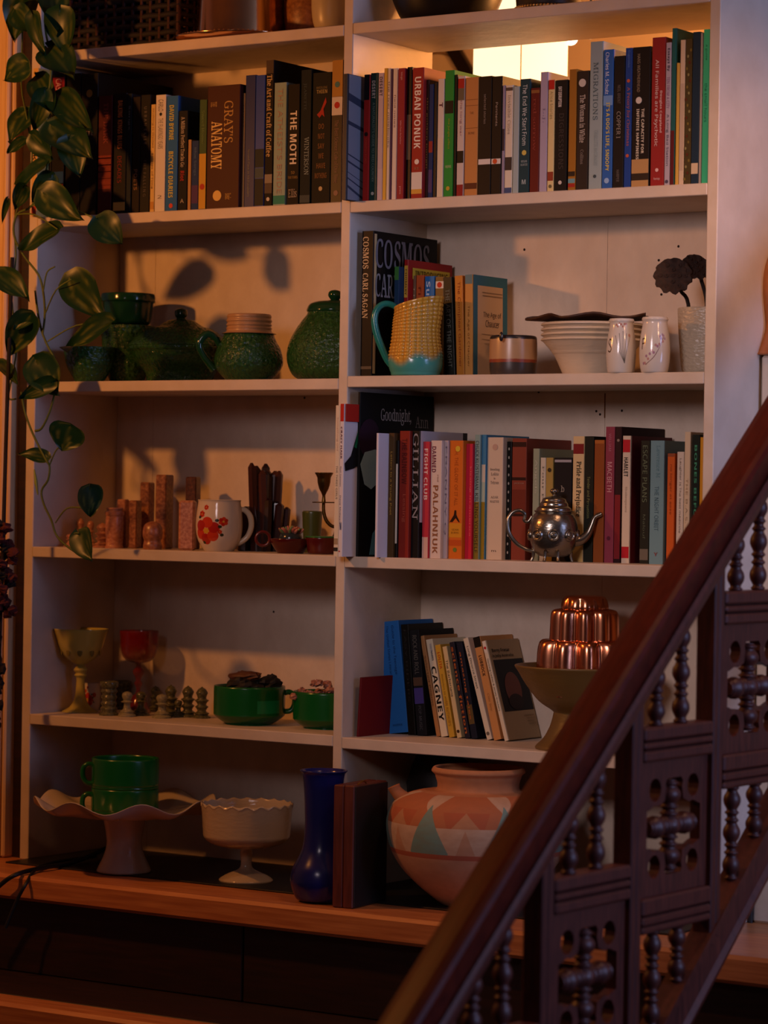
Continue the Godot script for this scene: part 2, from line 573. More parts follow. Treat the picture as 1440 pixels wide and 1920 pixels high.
# clay jar: warm shoulder, teal peaks between orange scallops, cream zigzag, red line. v counts down from the rim (0) to the foot (1)
func clay_print(u0: float, top: float, low: float) -> ImageTexture:
	var im := Image.create(1024, 512, false, Image.FORMAT_RGB8)
	var n := FastNoiseLite.new()
	n.frequency = 0.03
	for y in 512:
		var w := (y + 0.5) / 512.0
		var t := (w - top) / (low - top)
		for x in 1024:
			var p := fposmod((x / 1024.0 - u0) * 7.0, 1.0)          # 0 .. 1 from one teal peak to the next
			var a := absf(p - 0.5) * 2.0                              # 1 at the teal peak, 0 midway
			var c := Color("#b98a68")
			if t > 0.0 and t < 1.0:
				c = Color("#b0683f")
				if t > 0.52:
					c = Color("#c2a284")
					var zig := absf(fposmod(p * 4.0 + 0.5, 1.0) - 0.5) * 2.0
					if a < 0.42 and t - 0.55 > (0.45) * (absf(p - 0.5) / 0.12):
						c = Color("#b98a68")
				elif a < 0.72 - 0.5 * t and t > 0.24:
					c = Color("#ad5a36")
					if t > 0.24 + 1.6 * absf(p - 0.5):
						c = Color("#b58058")
				if t < 0.28 and a > 0.62 + 1.3 * t:
					c = Color("#c2a284")
				var wide := 0.5 * clampf((t - 0.12) / 0.85, 0.0, 1.0) * 1.1
				if a > 1.0 - wide and t > 0.14:
					c = Color("#6f8f84")
			elif t >= 1.0 and t < 1.09:
				c = Color("#a5553a")
			elif t < 0.0:
				c = Color("#b5794e")
			im.set_pixel(x, y, c.lerp(Color("#8a5a3c"), 0.16 * (n.get_noise_2d(x, y) + 0.5)))
	return print_tex(im)

func brush_bands(bands: Array) -> ImageTexture:
	var im := Image.create(64, 512, false, Image.FORMAT_RGB8)
	var n := FastNoiseLite.new()
	n.frequency = 0.08
	for y in 512:
		for x in 64:
			var w := (y + 6.0 * n.get_noise_2d(x * 2.0, y * 0.3)) / 512.0
			var c := Color(bands[-1][1])
			for b in bands:
				if w < b[0]:
					c = Color(b[1])
					break
			im.set_pixel(x, y, c)
	return print_tex(im)

func omni(called: String, at: Vector3, energy: float, col: Color, size: float) -> void:
	var l := OmniLight3D.new()
	l.name = called
	l.position = at
	l.light_energy = energy
	l.light_color = col
	l.light_size = size
	l.omni_range = 12.0
	l.omni_attenuation = 2.0
	l.shadow_enabled = true
	add_child(l)

func area(called: String, at: Vector3, size: Vector2, turn: Vector3, energy: float, col: Color) -> void:
	var l := AreaLight3D.new()
	l.name = called
	l.position = at
	l.rotation = turn
	l.area_size = size
	l.area_range = 14.0
	l.area_attenuation = 2.0
	l.area_normalize_energy = false
	l.light_energy = energy
	l.light_color = col
	l.shadow_enabled = true
	add_child(l)

func block(called: String, size: Vector3, m: Material, label: String, at: Vector3, yaw: float, bev: float) -> void:
	var st := begin()
	add_box(st, Vector3(-size.x / 2, 0, -size.z / 2), Vector3(size.x / 2, size.y, size.z / 2), bev)
	var o := single(called, done(st), m, label, "stone", at, "carved stones")
	o.rotation.y = yaw

# corn cob jug: kernels stand out in rows between y0 and y1, turquoise below; lip toward the angle a0
func prof_bumps(p: Array, rows: int, cols: int, amp: float, y0: float, y1: float, a0: float) -> ArrayMesh:
	var st := begin()
	var pts := []
	var lines := []
	for q in p:
		var v := Vector2(q[0], q[1])
		if lines.is_empty() or not (lines[-1] as Vector2).is_equal_approx(v):
			lines.append(v)
	pts = spline(lines, 20)
	var seg := 156
	var top := 0.0
	for q in pts: top = maxf(top, q.y)
	var seen_top := false
	var g := []
	for q in pts:
		if q.y >= top - 1e-5: seen_top = true
		var ring := []
		for j in seg:
			var a := TAU * j / seg
			var r: float = maxf(q.x, 0.0)
			var w := 0.0 if seen_top else smoothstep(y0, y0 + 0.006, q.y) * (1.0 - smoothstep(y1 - 0.008, y1, q.y))
			var row: float = (q.y - y0) / maxf(y1 - y0, 0.001) * rows
			var bump := (1.0 - pow(absf(2.0 * fposmod(a * cols / TAU, 1.0) - 1.0), 3.0)) * (1.0 - pow(absf(2.0 * fposmod(row, 1.0) - 1.0), 3.0))
			r += amp * (bump - 0.4) * w
			var f := smoothstep(top * 0.55, top, q.y)
			var lip := pow(maxf(cos(a - a0), 0.0), 3.0)
			r += 0.010 * lip * f
			var y: float = q.y + f * (0.010 * cos(a - a0))
			var teal := 1.0 - smoothstep(y0 - 0.010, y0 + 0.006, q.y + 0.006 * sin(a * 5.0) + 0.012 * maxf(cos(a - a0), 0.0) * -1.0)
			var c := Color(0.42, 0.19, 0.015).lerp(Color(0.60, 0.34, 0.05), bump).lerp(Color(0.07, 0.30, 0.24), teal)
			if seen_top: c = Color(0.35, 0.30, 0.10)
			ring.append([Vector3(r * cos(a), y, r * sin(a)), c])
		g.append(ring)
	st.set_smooth_group(1)
	for i in g.size() - 1:
		for j in seg:
			var k := (j + 1) % seg
			var q := [g[i][j], g[i][k], g[i + 1][k], g[i + 1][j]]
			for t in [[0, 1, 2], [0, 2, 3]]:
				if (q[t[0]][0] as Vector3).is_equal_approx(q[t[1]][0]) or (q[t[1]][0] as Vector3).is_equal_approx(q[t[2]][0]) or (q[t[0]][0] as Vector3).is_equal_approx(q[t[2]][0]): continue
				for n in t:
					st.set_color(q[n][1])
					st.add_vertex(q[n][0])
	return done(st)

func tray_mesh(rx: float, rz: float) -> ArrayMesh:
	var st := begin()
	st.set_smooth_group(1)
	var seg := 48
	var g := []
	for s in [0, 1]:
		for i in 6:
			var f := i / 5.0 if s == 0 else 1.0 - i / 5.0
			var ring := []
			for j in seg:
				var a := TAU * j / seg
				var k := 1.0 + 0.10 * sin(a * 5.0) + 0.16 * pow(maxf(-cos(a), 0.0), 8.0)
				ring.append(Vector3(cos(a) * rx * f * k, 0.003 * f * f * (1.0 + 1.2 * sin(a * 6.0 + 1.0)) + 0.004 * f * f + (0.0 if s == 0 else 0.0035) , sin(a) * rz * f * k))
			g.append(ring)
	for i in g.size() - 1:
		for j in seg:
			var k := (j + 1) % seg
			for q in [g[i][j], g[i + 1][k], g[i][k], g[i][j], g[i + 1][j], g[i + 1][k]]:
				st.add_vertex(q)
	return done(st)

# seed head of a lotus: a flared cone, its face toward +y with holes as dimples
func pod_mesh(r: float) -> ArrayMesh:
	var st := begin()
	add_lathe(st, [[r * 0.12, -r * 0.75], [r * 0.3, -r * 0.6], [r * 0.75, -r * 0.25], [r, -r * 0.04], [r * 1.02, r * 0.02], [r * 0.96, r * 0.06], [r * 0.75, r * 0.02], [r * 0.5, -r * 0.02], [r * 0.3, r * 0.0], [0, r * 0.03]], 40, {"wave": [11, r * 0.09, r * 0.7, r], "lobes": [11, 0.07, -r * 0.3, r * 0.3]})
	for i in 11:
		var f := r * (0.0 if i == 0 else (0.34 if i < 5 else 0.68))
		var a := i * 1.57 if i < 5 else i * 1.05
		add_lathe(st, [[r * 0.12, r * 0.0], [r * 0.11, r * 0.06], [r * 0.07, r * 0.06], [r * 0.05, r * 0.02], [0, r * 0.01]], 10, {"k": 1}, Transform3D(Basis(), Vector3(cos(a) * f, 0, sin(a) * f)))
	return done(st)

func crystal(w: float, h: float) -> ArrayMesh:
	return lathe([[w, 0], [w * 0.95, h * 0.95], [w * 0.95, h * 0.95], [w * 0.3, h], [0, h]], 6, {"k": 1, "flat": true})

func su_leaves(parent: Node3D, r: float, y: float) -> void:
	for i in 30:
		var a := i * 2.4
		var f := sqrt((i + 0.5) / 30.0)
		var o := part("succulent_leaf", blob(Vector3(0.003, 0.008, 0.0025), 0.1, 0.1, 7, 6, 8), M(["#6a7a4a", "#a5584a", "#b0705a"][i % 3], 0.5), parent, Vector3(cos(a) * f * r, y + 0.004 * (1.0 - f), sin(a) * f * r))
		o.rotation = Vector3(sin(a) * f * 0.9, 0, -cos(a) * f * 0.9)

func arc_patch(r: float, a0: float, a1: float, y0: float, y1: float) -> ArrayMesh:
	var st := begin()
	st.set_smooth_group(1)
	for i in 12:
		var a := -lerpf(a0, a1, i / 12.0)
		var b := -lerpf(a0, a1, (i + 1) / 12.0)
		var d := Vector3(cos((a + b) / 2), 0, sin((a + b) / 2))
		quad(st, Vector3(r * cos(a), y0, r * sin(a)), Vector3(r * cos(b), y0, r * sin(b)), Vector3(r * cos(b), y1, r * sin(b)), Vector3(r * cos(a), y1, r * sin(a)), d)
	return done(st)

func beads(parent: Node3D, r: float, y: float, rad: float, n: int, m: Material) -> void:
	var st := begin()
	for i in n:
		var a := TAU * i / n
		add_blob(st, Vector3(cos(a) * r, y, sin(a) * r), Vector3.ONE * rad, 0.0, 0.1, 1, 5, 7)
	part("beaded_edge", done(st), m, parent)

# square basket: upright strands with bands woven over and under them
func basket(parent: Node3D) -> void:
	var w := 0.125
	var d := 0.085
	var h := 0.24
	var dark := M("#1b1512", 0.8)
	var red := M("#3a1a18", 0.8)
	part("lining", box(Vector3(w * 1.9, h * 0.96, d * 1.9), 0.01), M("#0e0b0a", 0.9), parent, Vector3(0, h * 0.5, 0))
	var strands := begin()
	for i in 13:
		var x := lerpf(-w, w, i / 12.0)
		for z in [-d, d]:
			add_box(strands, Vector3(x - 0.003, 0, z - 0.004), Vector3(x + 0.003, h, z + 0.004), 0.001)
	for i in 9:
		var z := lerpf(-d, d, i / 8.0)
		for x in [-w, w]:
			add_box(strands, Vector3(x - 0.004, 0, z - 0.003), Vector3(x + 0.004, h, z + 0.003), 0.001)
	part("upright_strands", done(strands), red, parent)
	for k in 15:
		var y := 0.008 + k * 0.016
		var pts := []
		for i in 49:
			var f := i / 48.0 * 4.0
			var s := int(f) % 4
			var t := f - int(f)
			var out := 0.0045 * (1.0 if (i + k) % 2 == 0 else -0.3)
			var p := [Vector3(lerpf(-w, w, t), y, d + out), Vector3(w + out, y, lerpf(d, -d, t)), Vector3(lerpf(w, -w, t), y, -d - out), Vector3(-w - out, y, lerpf(-d, d, t))]
			pts.append(p[s])
		part("weaver", tube(pts, 0.0055, 5, 1), dark, parent)

# a bar whose outline (x, height) runs from a to b
func sloped(outline: PackedVector2Array, a: Vector3, b: Vector3) -> ArrayMesh:
	var st := begin()
	st.set_smooth_group(-1)
	var n := outline.size()
	var c := Vector2.ZERO
	for p in outline: c += p / n
	for i in n:
		var p := outline[i]
		var q := outline[(i + 1) % n]
		var o := (p + q) / 2.0 - c
		var e := (q - p).orthogonal()
		if Geometry2D.is_point_in_polygon((p + q) / 2.0 + e.normalized() * 1e-5, outline): e = -e
		quad(st, a + Vector3(p.x, p.y, 0), a + Vector3(q.x, q.y, 0), b + Vector3(q.x, q.y, 0), b + Vector3(p.x, p.y, 0), Vector3(e.x, e.y, 0))
	var idx := Geometry2D.triangulate_polygon(outline)
	for i in range(0, idx.size(), 3):
		for e in [a, b]:
			var nn := (a - b) if e == a else (b - a)
			tri(st, e + Vector3(outline[idx[i]].x, outline[idx[i]].y, 0), e + Vector3(outline[idx[i + 1]].x, outline[idx[i + 1]].y, 0), e + Vector3(outline[idx[i + 2]].x, outline[idx[i + 2]].y, 0), nn)
	return done(st)

# fretwork panel with a cross-shaped cut-out and four oval holes; built as eight half quadrants, so that every hole has its walls
func fret_mesh(w: float, h: float) -> ArrayMesh:
	var key := "fret %s %s" % [w, h]
	if meshes.has(key):
		return meshes[key]
	var st := begin()
	var sx := w * 0.13                    # half width of the upright slot
	var sy := h * 0.14                    # half height of the level slot
	var ex := w * 0.40                    # reach of the level slot
	var ey := h * 0.36                    # reach of the upright slot
	var hc := Vector2(w * 0.285, h * 0.285)
	var rx := w * 0.088
	var ry := h * 0.088
	for s in [Vector2(1, 1), Vector2(-1, 1), Vector2(1, -1), Vector2(-1, -1)]:
		var right_half := PackedVector2Array()
		var left_half := PackedVector2Array()
		# right of the hole's centre line
		var raw_r := [Vector2(hc.x, sy + 0.006), Vector2(ex - 0.004, sy), Vector2(ex, sy), Vector2(ex, 0), Vector2(w / 2, 0), Vector2(w / 2, h / 2), Vector2(hc.x, h / 2), Vector2(hc.x, hc.y + ry)]
		for i in range(1, 8):
			var a := PI / 2 - PI * i / 8.0
			raw_r.append(hc + Vector2(cos(a) * rx, sin(a) * ry))
		raw_r.append(Vector2(hc.x, hc.y - ry))
		var raw_l := [Vector2(hc.x, sy + 0.006), Vector2(hc.x, hc.y - ry)]
		for i in range(1, 8):
			var a := -PI / 2 - PI * i / 8.0
			raw_l.append(hc + Vector2(cos(a) * rx, sin(a) * ry))
		raw_l.append_array([Vector2(hc.x, hc.y + ry), Vector2(hc.x, h / 2), Vector2(0, h / 2), Vector2(0, ey), Vector2(sx * 0.8, ey), Vector2(sx, ey - 0.006), Vector2(sx * 0.9, hc.y), Vector2(sx * 1.05, sy + 0.010), Vector2(hc.x * 0.8, sy + 0.004)])
		for q in raw_r: right_half.append(q * s)
		for q in raw_l: left_half.append(q * s)
		add_prism(st, right_half, -0.008, 0.008)
		add_prism(st, left_half, -0.008, 0.008)
	meshes[key] = done(st)
	return meshes[key]

# turned spindle of height h standing on the origin
func spindle(h: float, fat := 1.0) -> ArrayMesh:
	var key := "spindle %.3f %s" % [h, fat]
	if meshes.has(key):
		return meshes[key]
	var p := [[0.0, 0.0], [0.007, 0.0], [0.007, 0.0]]
	var n := maxi(int(round(h / 0.045)), 1)
	for i in n:
		var y := h * i / n
		var u := h / n
		p.append_array([[0.0072, y + u * 0.04], [0.0105, y + u * 0.12], [0.0072, y + u * 0.2], [0.0112, y + u * 0.36], [0.0125, y + u * 0.5], [0.0112, y + u * 0.64], [0.0072, y + u * 0.8], [0.0105, y + u * 0.88], [0.0072, y + u * 0.96]])
	p.append_array([[0.007, h], [0.007, h], [0.0, h]])
	for q in p: q[0] *= fat
	meshes[key] = lathe(p, 14, {"k": 2})
	return meshes[key]

func dried(parent: Node3D) -> void:
	var r := RandomNumberGenerator.new()
	r.seed = 5
	part("stalks", tube([Vector3(-0.03, 0.5, -0.03), Vector3(-0.02, 0.2, -0.01), Vector3(-0.015, 0, 0), Vector3(-0.02, -0.2, 0), Vector3(-0.022, -0.36, 0)], 0.004, 6), M("#1c120e", 0.9), parent)
	for i in 34:
		var f := i / 34.0
		var c := Vector3(r.randf_range(-0.03, 0.016) - 0.01, 0.015 - 0.17 * f, r.randf_range(-0.02, 0.02))
		part("dried_flower" if i % 3 else "dried_leaf", blob(Vector3(0.011, 0.008, 0.010), 0.9, 0.2, i, 7, 9, true), M("#4a1716" if i % 3 else "#17140f", 0.9), parent, c, Vector3(r.randf() * 3, r.randf() * 3, 0))
	for i in 14:
		part("dried_leaf", blob(Vector3(0.006, 0.010, 0.006), 0.7, 0.2, i + 90, 6, 8, true), M("#1d1210", 0.9), parent, Vector3(-0.022 + r.randf_range(-0.006, 0.008), -0.18 - 0.013 * i, r.randf_range(-0.006, 0.006)))

func spot(called: String, at: Vector3, to: Vector3, energy: float, col: Color, size: float, angle: float, soft: float) -> void:
	var l := SpotLight3D.new()
	l.name = called
	add_child(l)
	l.look_at_from_position(at, to)
	l.light_energy = energy
	l.light_color = col
	l.light_size = size
	l.spot_angle = angle
	l.spot_angle_attenuation = soft
	l.spot_range = 12.0
	l.spot_attenuation = 2.0
	l.shadow_enabled = true

func _ready() -> void:
	rng.seed = 11
	var cam := Camera3D.new()
	cam.name = "camera"
	add_child(cam)
	cam.position = Vector3(3.5633, 1.2164, 4.1378)
	cam.rotation = Vector3(-0.0048, 0.5922, 0.016)
	cam.fov = 19.7597
	cam.keep_aspect = Camera3D.KEEP_HEIGHT
	cam.near = 0.05
	var lens := CameraAttributesPhysical.new()
	lens.frustum_focal_length = 68.9000
	lens.frustum_focus_distance = 4.9603
	lens.exposure_aperture = 3.2
	cam.attributes = lens
	cam.current = true
	var env := Environment.new()
	env.background_mode = Environment.BG_SKY
	env.sky = Sky.new()
	var sky := ProceduralSkyMaterial.new()
	sky.sky_top_color = Color(0.30, 0.36, 0.52)
	sky.sky_horizon_color = Color(0.42, 0.46, 0.58)
	sky.ground_bottom_color = Color(0.10, 0.10, 0.12)
	sky.ground_horizon_color = Color(0.30, 0.32, 0.38)
	env.sky.sky_material = sky
	env.background_energy_multiplier = 0.6
	env.tonemap_mode = Environment.TONE_MAPPER_LINEAR
	env.tonemap_exposure = 1.0
	env.sdfgi_enabled = true
	env.ssao_enabled = true
	env.ssil_enabled = true
	var around := WorldEnvironment.new()
	around.name = "surroundings"
	around.environment = env
	add_child(around)
	omni("warm_lamp", Vector3(-0.08, 1.825, 1), 0.7, Color(1, 0.62, 0.3), 0.03)
	spot("unseen_right_bay_spot", Vector3(1.5, 1.84, 2.5), Vector3(1.16, 1.3, 0), 1.95, Color(1, 0.90, 0.92), 0.25, 20.0, 1.0)  # unseen soft source aimed at the right bay, cone kept off the left
	spot("unseen_stair_spot", Vector3(1.98, 2.54, 0.62), Vector3(1.7, 1.07, 0.33), 0.5, Color(1, 0.72, 0.55), 0.10, 38.0, 0.7)  # out of view above the stair, placed to warm the handrail and fretwork
	spot("unseen_wall_spot", Vector3(2.6, 2.08, 0.75), Vector3(1.404, 1.72, -0.1), 1.4, Color(1, 0.72, 0.54), 0.12, 10.5, 0.7)  # unseen, narrow cone that warms the outer right wall
	area("unseen_window_daylight", Vector3(4.7, 1.75, 0.56), Vector2(0.9, 1.45), Vector3(0, 1.62, 0), 3.8, Color(0.66, 0.74, 1.0))  # out of view, placed to throw bluish light on right-facing surfaces
	omni("unseen_back_room_lamp", Vector3(1.26, 2.02, -0.72), 0.62, Color(1, 0.66, 0.36), 0.05)  # out of view, placed to light the far wall and the shelf underside
	var pl := thing("unseen_globe_lamp", "small glowing globe lamp on a cord, out of view in front of the left bay", "lamp", Vector3(-0.08, 1.825, 1))  # unseen globe at the warm light, gives the metalware a bright reflection
	part("globe", blob(Vector3.ONE * 0.06, 0.0, 0.1, 1, 12, 18), M("#ffb060", 0.5, 0.0, {"glow": 2.2}), pl)
	part("fitting", lathe([[0, 0.058], [0.02, 0.058], [0.018, 0.085], [0.006, 0.095], [0, 0.096]], 18, {"k": 1}), M("#3a2c18", 0.35, 0.8), pl)
	part("cord", tube([Vector3(0, 0.09, 0), Vector3(0, 0.5, 0), Vector3(0, 0.944, 0)], 0.003, 6), M("#1a1512", 0.7), pl)
	var paint := M("#ffffff", 0.5, 0.0, {"tex": noise_tex(0.012, 3, "#c3b4a1", "#d2c4b2"), "tri": Vector3(1.5, 1.5, 1.5), "world": true, "bump": noise_tex(0.03, 4, "", "", 2.0), "amount": 0.25})
	var lit_back_paint := M("#ffffff", 0.65, 0.0, {"tex": noise_tex(0.015, 9, "#d2c0ac", "#e0d0bd"), "tri": Vector3(2.0, 1.2, 2.0), "world": true, "bump": noise_tex(0.03, 4, "", "", 2.0), "amount": 0.4})  # lighter than the front paint; lamplight on the back put into the colour
	var plaster := M("#ffffff", 0.8, 0.0, {"tex": noise_tex(0.01, 5, "#98826e", "#a58f7a"), "tri": Vector3(1.0, 1.0, 1.0), "world": true})
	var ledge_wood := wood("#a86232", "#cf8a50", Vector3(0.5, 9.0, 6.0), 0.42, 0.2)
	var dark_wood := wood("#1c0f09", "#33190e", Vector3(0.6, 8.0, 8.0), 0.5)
	var rail_wood := M("#ffffff", 0.45, 0.0, {"tex": noise_tex(0.02, 7, "#3c100a", "#5c1e10"), "tri": Vector3(9.0, 2.5, 2.5), "spec": 0.25})
	var fret_wood := wood("#38130c", "#602a1d", Vector3(9.0, 1.2, 9.0), 0.5, 0.1)
	var trim_wood := wood("#cfa878", "#e2c292", Vector3(12.0, 0.6, 12.0), 0.5)
	structure("floor", Vector3(-1.7, -0.1, -1.25), Vector3(5.3, 0, 5.6), dark_wood, 0)
	structure("ceiling", Vector3(-1.7, 2.77, -1.25), Vector3(5.3, 2.87, 5.6), plaster, 0)
	structure("wall_left", Vector3(-1.8, 0, -1.25), Vector3(-1.7, 2.77, 5.6), plaster, 0)
	structure("wall_front", Vector3(-1.7, 0, 5.5), Vector3(5.3, 2.77, 5.6), plaster, 0)
	structure("wall_right", Vector3(5.2, 0, -1.25), Vector3(5.3, 2.77, 0.06), plaster, 0)
	structure("wall_right_001", Vector3(5.2, 0, 1.06), Vector3(5.3, 2.77, 5.6), plaster, 0)
	structure("wall_right_002", Vector3(5.2, 0, 0.06), Vector3(5.3, 0.97, 1.06), plaster, 0)
	structure("wall_right_003", Vector3(5.2, 2.52, 0.06), Vector3(5.3, 2.77, 1.06), plaster, 0)
	var warm_plaster := M("#d8bd9c", 0.8)
	structure("wall_back", Vector3(-1.7, 0, -1.25), Vector3(5.3, 2.77, -1.15), warm_plaster, 0)
	structure("wall_back_001", Vector3(-1.7, 0.538, -0.3), Vector3(-0.17, 2.77, -0.02), plaster, 0)
	structure("wall_back_002", Vector3(1.395, 0, -0.32), Vector3(5.3, 2.77, -0.2503), plaster, 0)
	structure("wall_right_004", Vector3(1.408, 0.538, -0.2495), Vector3(1.95, 1.457, -0.152), paint, 0.004)
	var casing := Node3D.new()
	casing.name = "trim_1"
	add_child(casing)
	casing.set_meta("kind", "structure")
	part("moulding", box(Vector3(0.099, 2.23, 0.042), 0.003), trim_wood, casing, Vector3(-0.1205, 1.6545, -0.009))
	part("moulding", box(Vector3(0.0095, 2.23, 0.048), 0.003), trim_wood, casing, Vector3(-0.0648, 1.6545, -0.006))
	part("moulding", box(Vector3(0.0095, 2.23, 0.042), 0.003), trim_wood, casing, Vector3(-0.0538, 1.6545, -0.009))
	structure("trim_2", Vector3(-0.049, 0.538, -0.04), Vector3(-0.0205, 2.77, -0.012), dark_wood, 0)
	var window := Node3D.new()
	window.name = "unseen_window_1"  # out of view, opening placed to suit the bluish light from the right
	add_child(window)
	window.set_meta("kind", "structure")
	part("frame", box(Vector3(0.12, 0.06, 1), 0.004), paint, window, Vector3(5.24, 1, 0.56))
	part("frame", box(Vector3(0.12, 0.06, 1), 0.004), paint, window, Vector3(5.24, 2.49, 0.56))
	part("frame", box(Vector3(0.12, 1.43, 0.06), 0.004), paint, window, Vector3(5.24, 1.745, 0.09))
	part("frame", box(Vector3(0.12, 1.43, 0.06), 0.004), paint, window, Vector3(5.24, 1.745, 1.03))
	part("frame", box(Vector3(0.06, 0.04, 0.88), 0.004), paint, window, Vector3(5.23, 1.74, 0.56))
	var bc := thing("bookcase", "tall cream painted built-in bookcase of two bays behind the stair railing", "bookcase")
	part("upright", box(Vector3(0.0205, 2.002, 0.25), 0.0012), paint, bc, Vector3(-0.0103, 1.539, -0.125))
	part("divider", box(Vector3(0.019, 2.002, 0.25), 0.0012), paint, bc, Vector3(0.6908, 1.539, -0.125))
	part("upright", box(Vector3(0.019, 2.002, 0.25), 0.0012), paint, bc, Vector3(1.3948, 1.539, -0.125))
	part("shelf", box(Vector3(0.6813, 0.019, 0.2395), 0.0012), paint, bc, Vector3(0.3407, 2.0165, -0.1192))
	part("shelf", box(Vector3(0.685, 0.019, 0.2395), 0.0012), paint, bc, Vector3(1.0428, 2.0181, -0.1192))
	part("shelf", box(Vector3(0.6813, 0.019, 0.2395), 0.0012), paint, bc, Vector3(0.3407, 1.7132, -0.1192))
	part("shelf", box(Vector3(0.685, 0.019, 0.2395), 0.0012), paint, bc, Vector3(1.0428, 1.7129, -0.1192))
	part("shelf", box(Vector3(0.6813, 0.019, 0.2395), 0.0012), paint, bc, Vector3(0.3407, 1.4105, -0.1192))
	part("shelf", box(Vector3(0.685, 0.019, 0.2395), 0.0012), paint, bc, Vector3(1.0428, 1.4143, -0.1192))
	part("shelf", box(Vector3(0.6813, 0.019, 0.2395), 0.0012), paint, bc, Vector3(0.3407, 1.1067, -0.1192))
	part("shelf", box(Vector3(0.685, 0.019, 0.2395), 0.0012), paint, bc, Vector3(1.0428, 1.1059, -0.1192))
	part("shelf", box(Vector3(0.6813, 0.019, 0.2395), 0.0012), paint, bc, Vector3(0.3407, 0.7981, -0.1192))
	part("shelf", box(Vector3(0.685, 0.019, 0.2395), 0.0012), paint, bc, Vector3(1.0428, 0.7957, -0.1192))
	part("shelf", box(Vector3(0.6813, 0.019, 0.2395), 0.0012), paint, bc, Vector3(0.3407, 2.3595, -0.1192))
	part("shelf", box(Vector3(0.6813, 0.02, 0.2395), 0.0012), paint, bc, Vector3(0.3407, 2.53, -0.1192))
	part("shelf", box(Vector3(0.685, 0.019, 0.2395), 0.0012), paint, bc, Vector3(1.0428, 2.3595, -0.1192))
	part("shelf", box(Vector3(0.685, 0.02, 0.2395), 0.0012), paint, bc, Vector3(1.0428, 2.53, -0.1192))
	part("back_board", box(Vector3(0.0876, 2.002, 0.0125), 0.0004), lit_back_paint, bc, Vector3(0.044, 1.539, -0.2457))
	part("back_board", box(Vector3(0.5929, 2.002, 0.0125), 0.0004), lit_back_paint, bc, Vector3(0.3847, 1.539, -0.2457))
	part("back_board", box(Vector3(0.3693, 1.1834, 0.0125), 0.0004), lit_back_paint, bc, Vector3(0.8852, 1.1297, -0.2457))
	part("back_board", box(Vector3(0.3149, 1.1834, 0.0125), 0.0004), lit_back_paint, bc, Vector3(1.2277, 1.1297, -0.2457))
	part("rust_streak", box(Vector3(0.0022, 0.042, 0.0012), 0.0004), M("#7a4a14", 0.9), bc, Vector3(1.07, 1.38, -0.239))
	part("nail_hole", blob(Vector3(0.0022, 0.0022, 0.0012), 0.1, 0.1, 1, 5, 8), M("#2a1b14", 0.9), bc, Vector3(1.0533, 1.3706, -0.239))
	part("nail_hole", blob(Vector3(0.0022, 0.0022, 0.0012), 0.1, 0.1, 1, 5, 8), M("#2a1b14", 0.9), bc, Vector3(1.0608, 1.3651, -0.239))
	part("nail_hole", blob(Vector3(0.0022, 0.0022, 0.0012), 0.1, 0.1, 1, 5, 8), M("#2a1b14", 0.9), bc, Vector3(1.1034, 1.3713, -0.239))
	part("nail_hole", blob(Vector3(0.0022, 0.0022, 0.0012), 0.1, 0.1, 1, 5, 8), M("#2a1b14", 0.9), bc, Vector3(0.9041, 1.6521, -0.239))
	part("nail_hole", blob(Vector3(0.0022, 0.0022, 0.0012), 0.1, 0.1, 1, 5, 8), M("#2a1b14", 0.9), bc, Vector3(1.2069, 1.6473, -0.239))
	part("nail_hole", blob(Vector3(0.0022, 0.0022, 0.0012), 0.1, 0.1, 1, 5, 8), M("#2a1b14", 0.9), bc, Vector3(1.1697, 1.6251, -0.239))
	part("nail_hole", blob(Vector3(0.0022, 0.0022, 0.0012), 0.1, 0.1, 1, 5, 8), M("#2a1b14", 0.9), bc, Vector3(0.3775, 1.0036, -0.239))
	part("nail_hole", blob(Vector3(0.0022, 0.0022, 0.0012), 0.1, 0.1, 1, 5, 8), M("#2a1b14", 0.9), bc, Vector3(0.4397, 1.3969, -0.239))
	part("nail_hole", blob(Vector3(0.0022, 0.0022, 0.0012), 0.1, 0.1, 1, 5, 8), M("#2a1b14", 0.9), bc, Vector3(0.9379, 1.4042, -0.239))
	part("nail_hole", blob(Vector3(0.0022, 0.0022, 0.0012), 0.1, 0.1, 1, 5, 8), M("#2a1b14", 0.9), bc, Vector3(1.1759, 1.5673, -0.239))
	var stairs := thing("staircase", "broad wooden stair whose orange-brown top tread carries the bookcase", "stairs")
	part("tread", box(Vector3(3.99, 0.044, 0.43), 0.006), ledge_wood, stairs, Vector3(0.305, 0.516, -0.035))
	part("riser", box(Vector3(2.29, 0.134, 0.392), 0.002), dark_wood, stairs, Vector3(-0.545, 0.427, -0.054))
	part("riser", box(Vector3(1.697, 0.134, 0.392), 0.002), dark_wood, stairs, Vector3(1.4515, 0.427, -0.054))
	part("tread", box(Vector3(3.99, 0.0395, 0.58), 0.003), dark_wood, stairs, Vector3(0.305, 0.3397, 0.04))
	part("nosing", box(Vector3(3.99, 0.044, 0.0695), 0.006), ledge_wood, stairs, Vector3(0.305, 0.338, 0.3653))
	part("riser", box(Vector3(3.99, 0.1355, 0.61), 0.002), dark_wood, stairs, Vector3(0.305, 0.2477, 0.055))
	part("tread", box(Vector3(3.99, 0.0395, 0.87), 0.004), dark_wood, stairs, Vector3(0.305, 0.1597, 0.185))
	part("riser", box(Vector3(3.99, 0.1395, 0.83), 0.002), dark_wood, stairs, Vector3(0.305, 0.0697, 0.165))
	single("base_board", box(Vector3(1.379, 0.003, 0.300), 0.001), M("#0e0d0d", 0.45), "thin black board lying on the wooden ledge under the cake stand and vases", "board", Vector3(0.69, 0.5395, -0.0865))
	shelf_group = "books on the upper shelf, left bay"
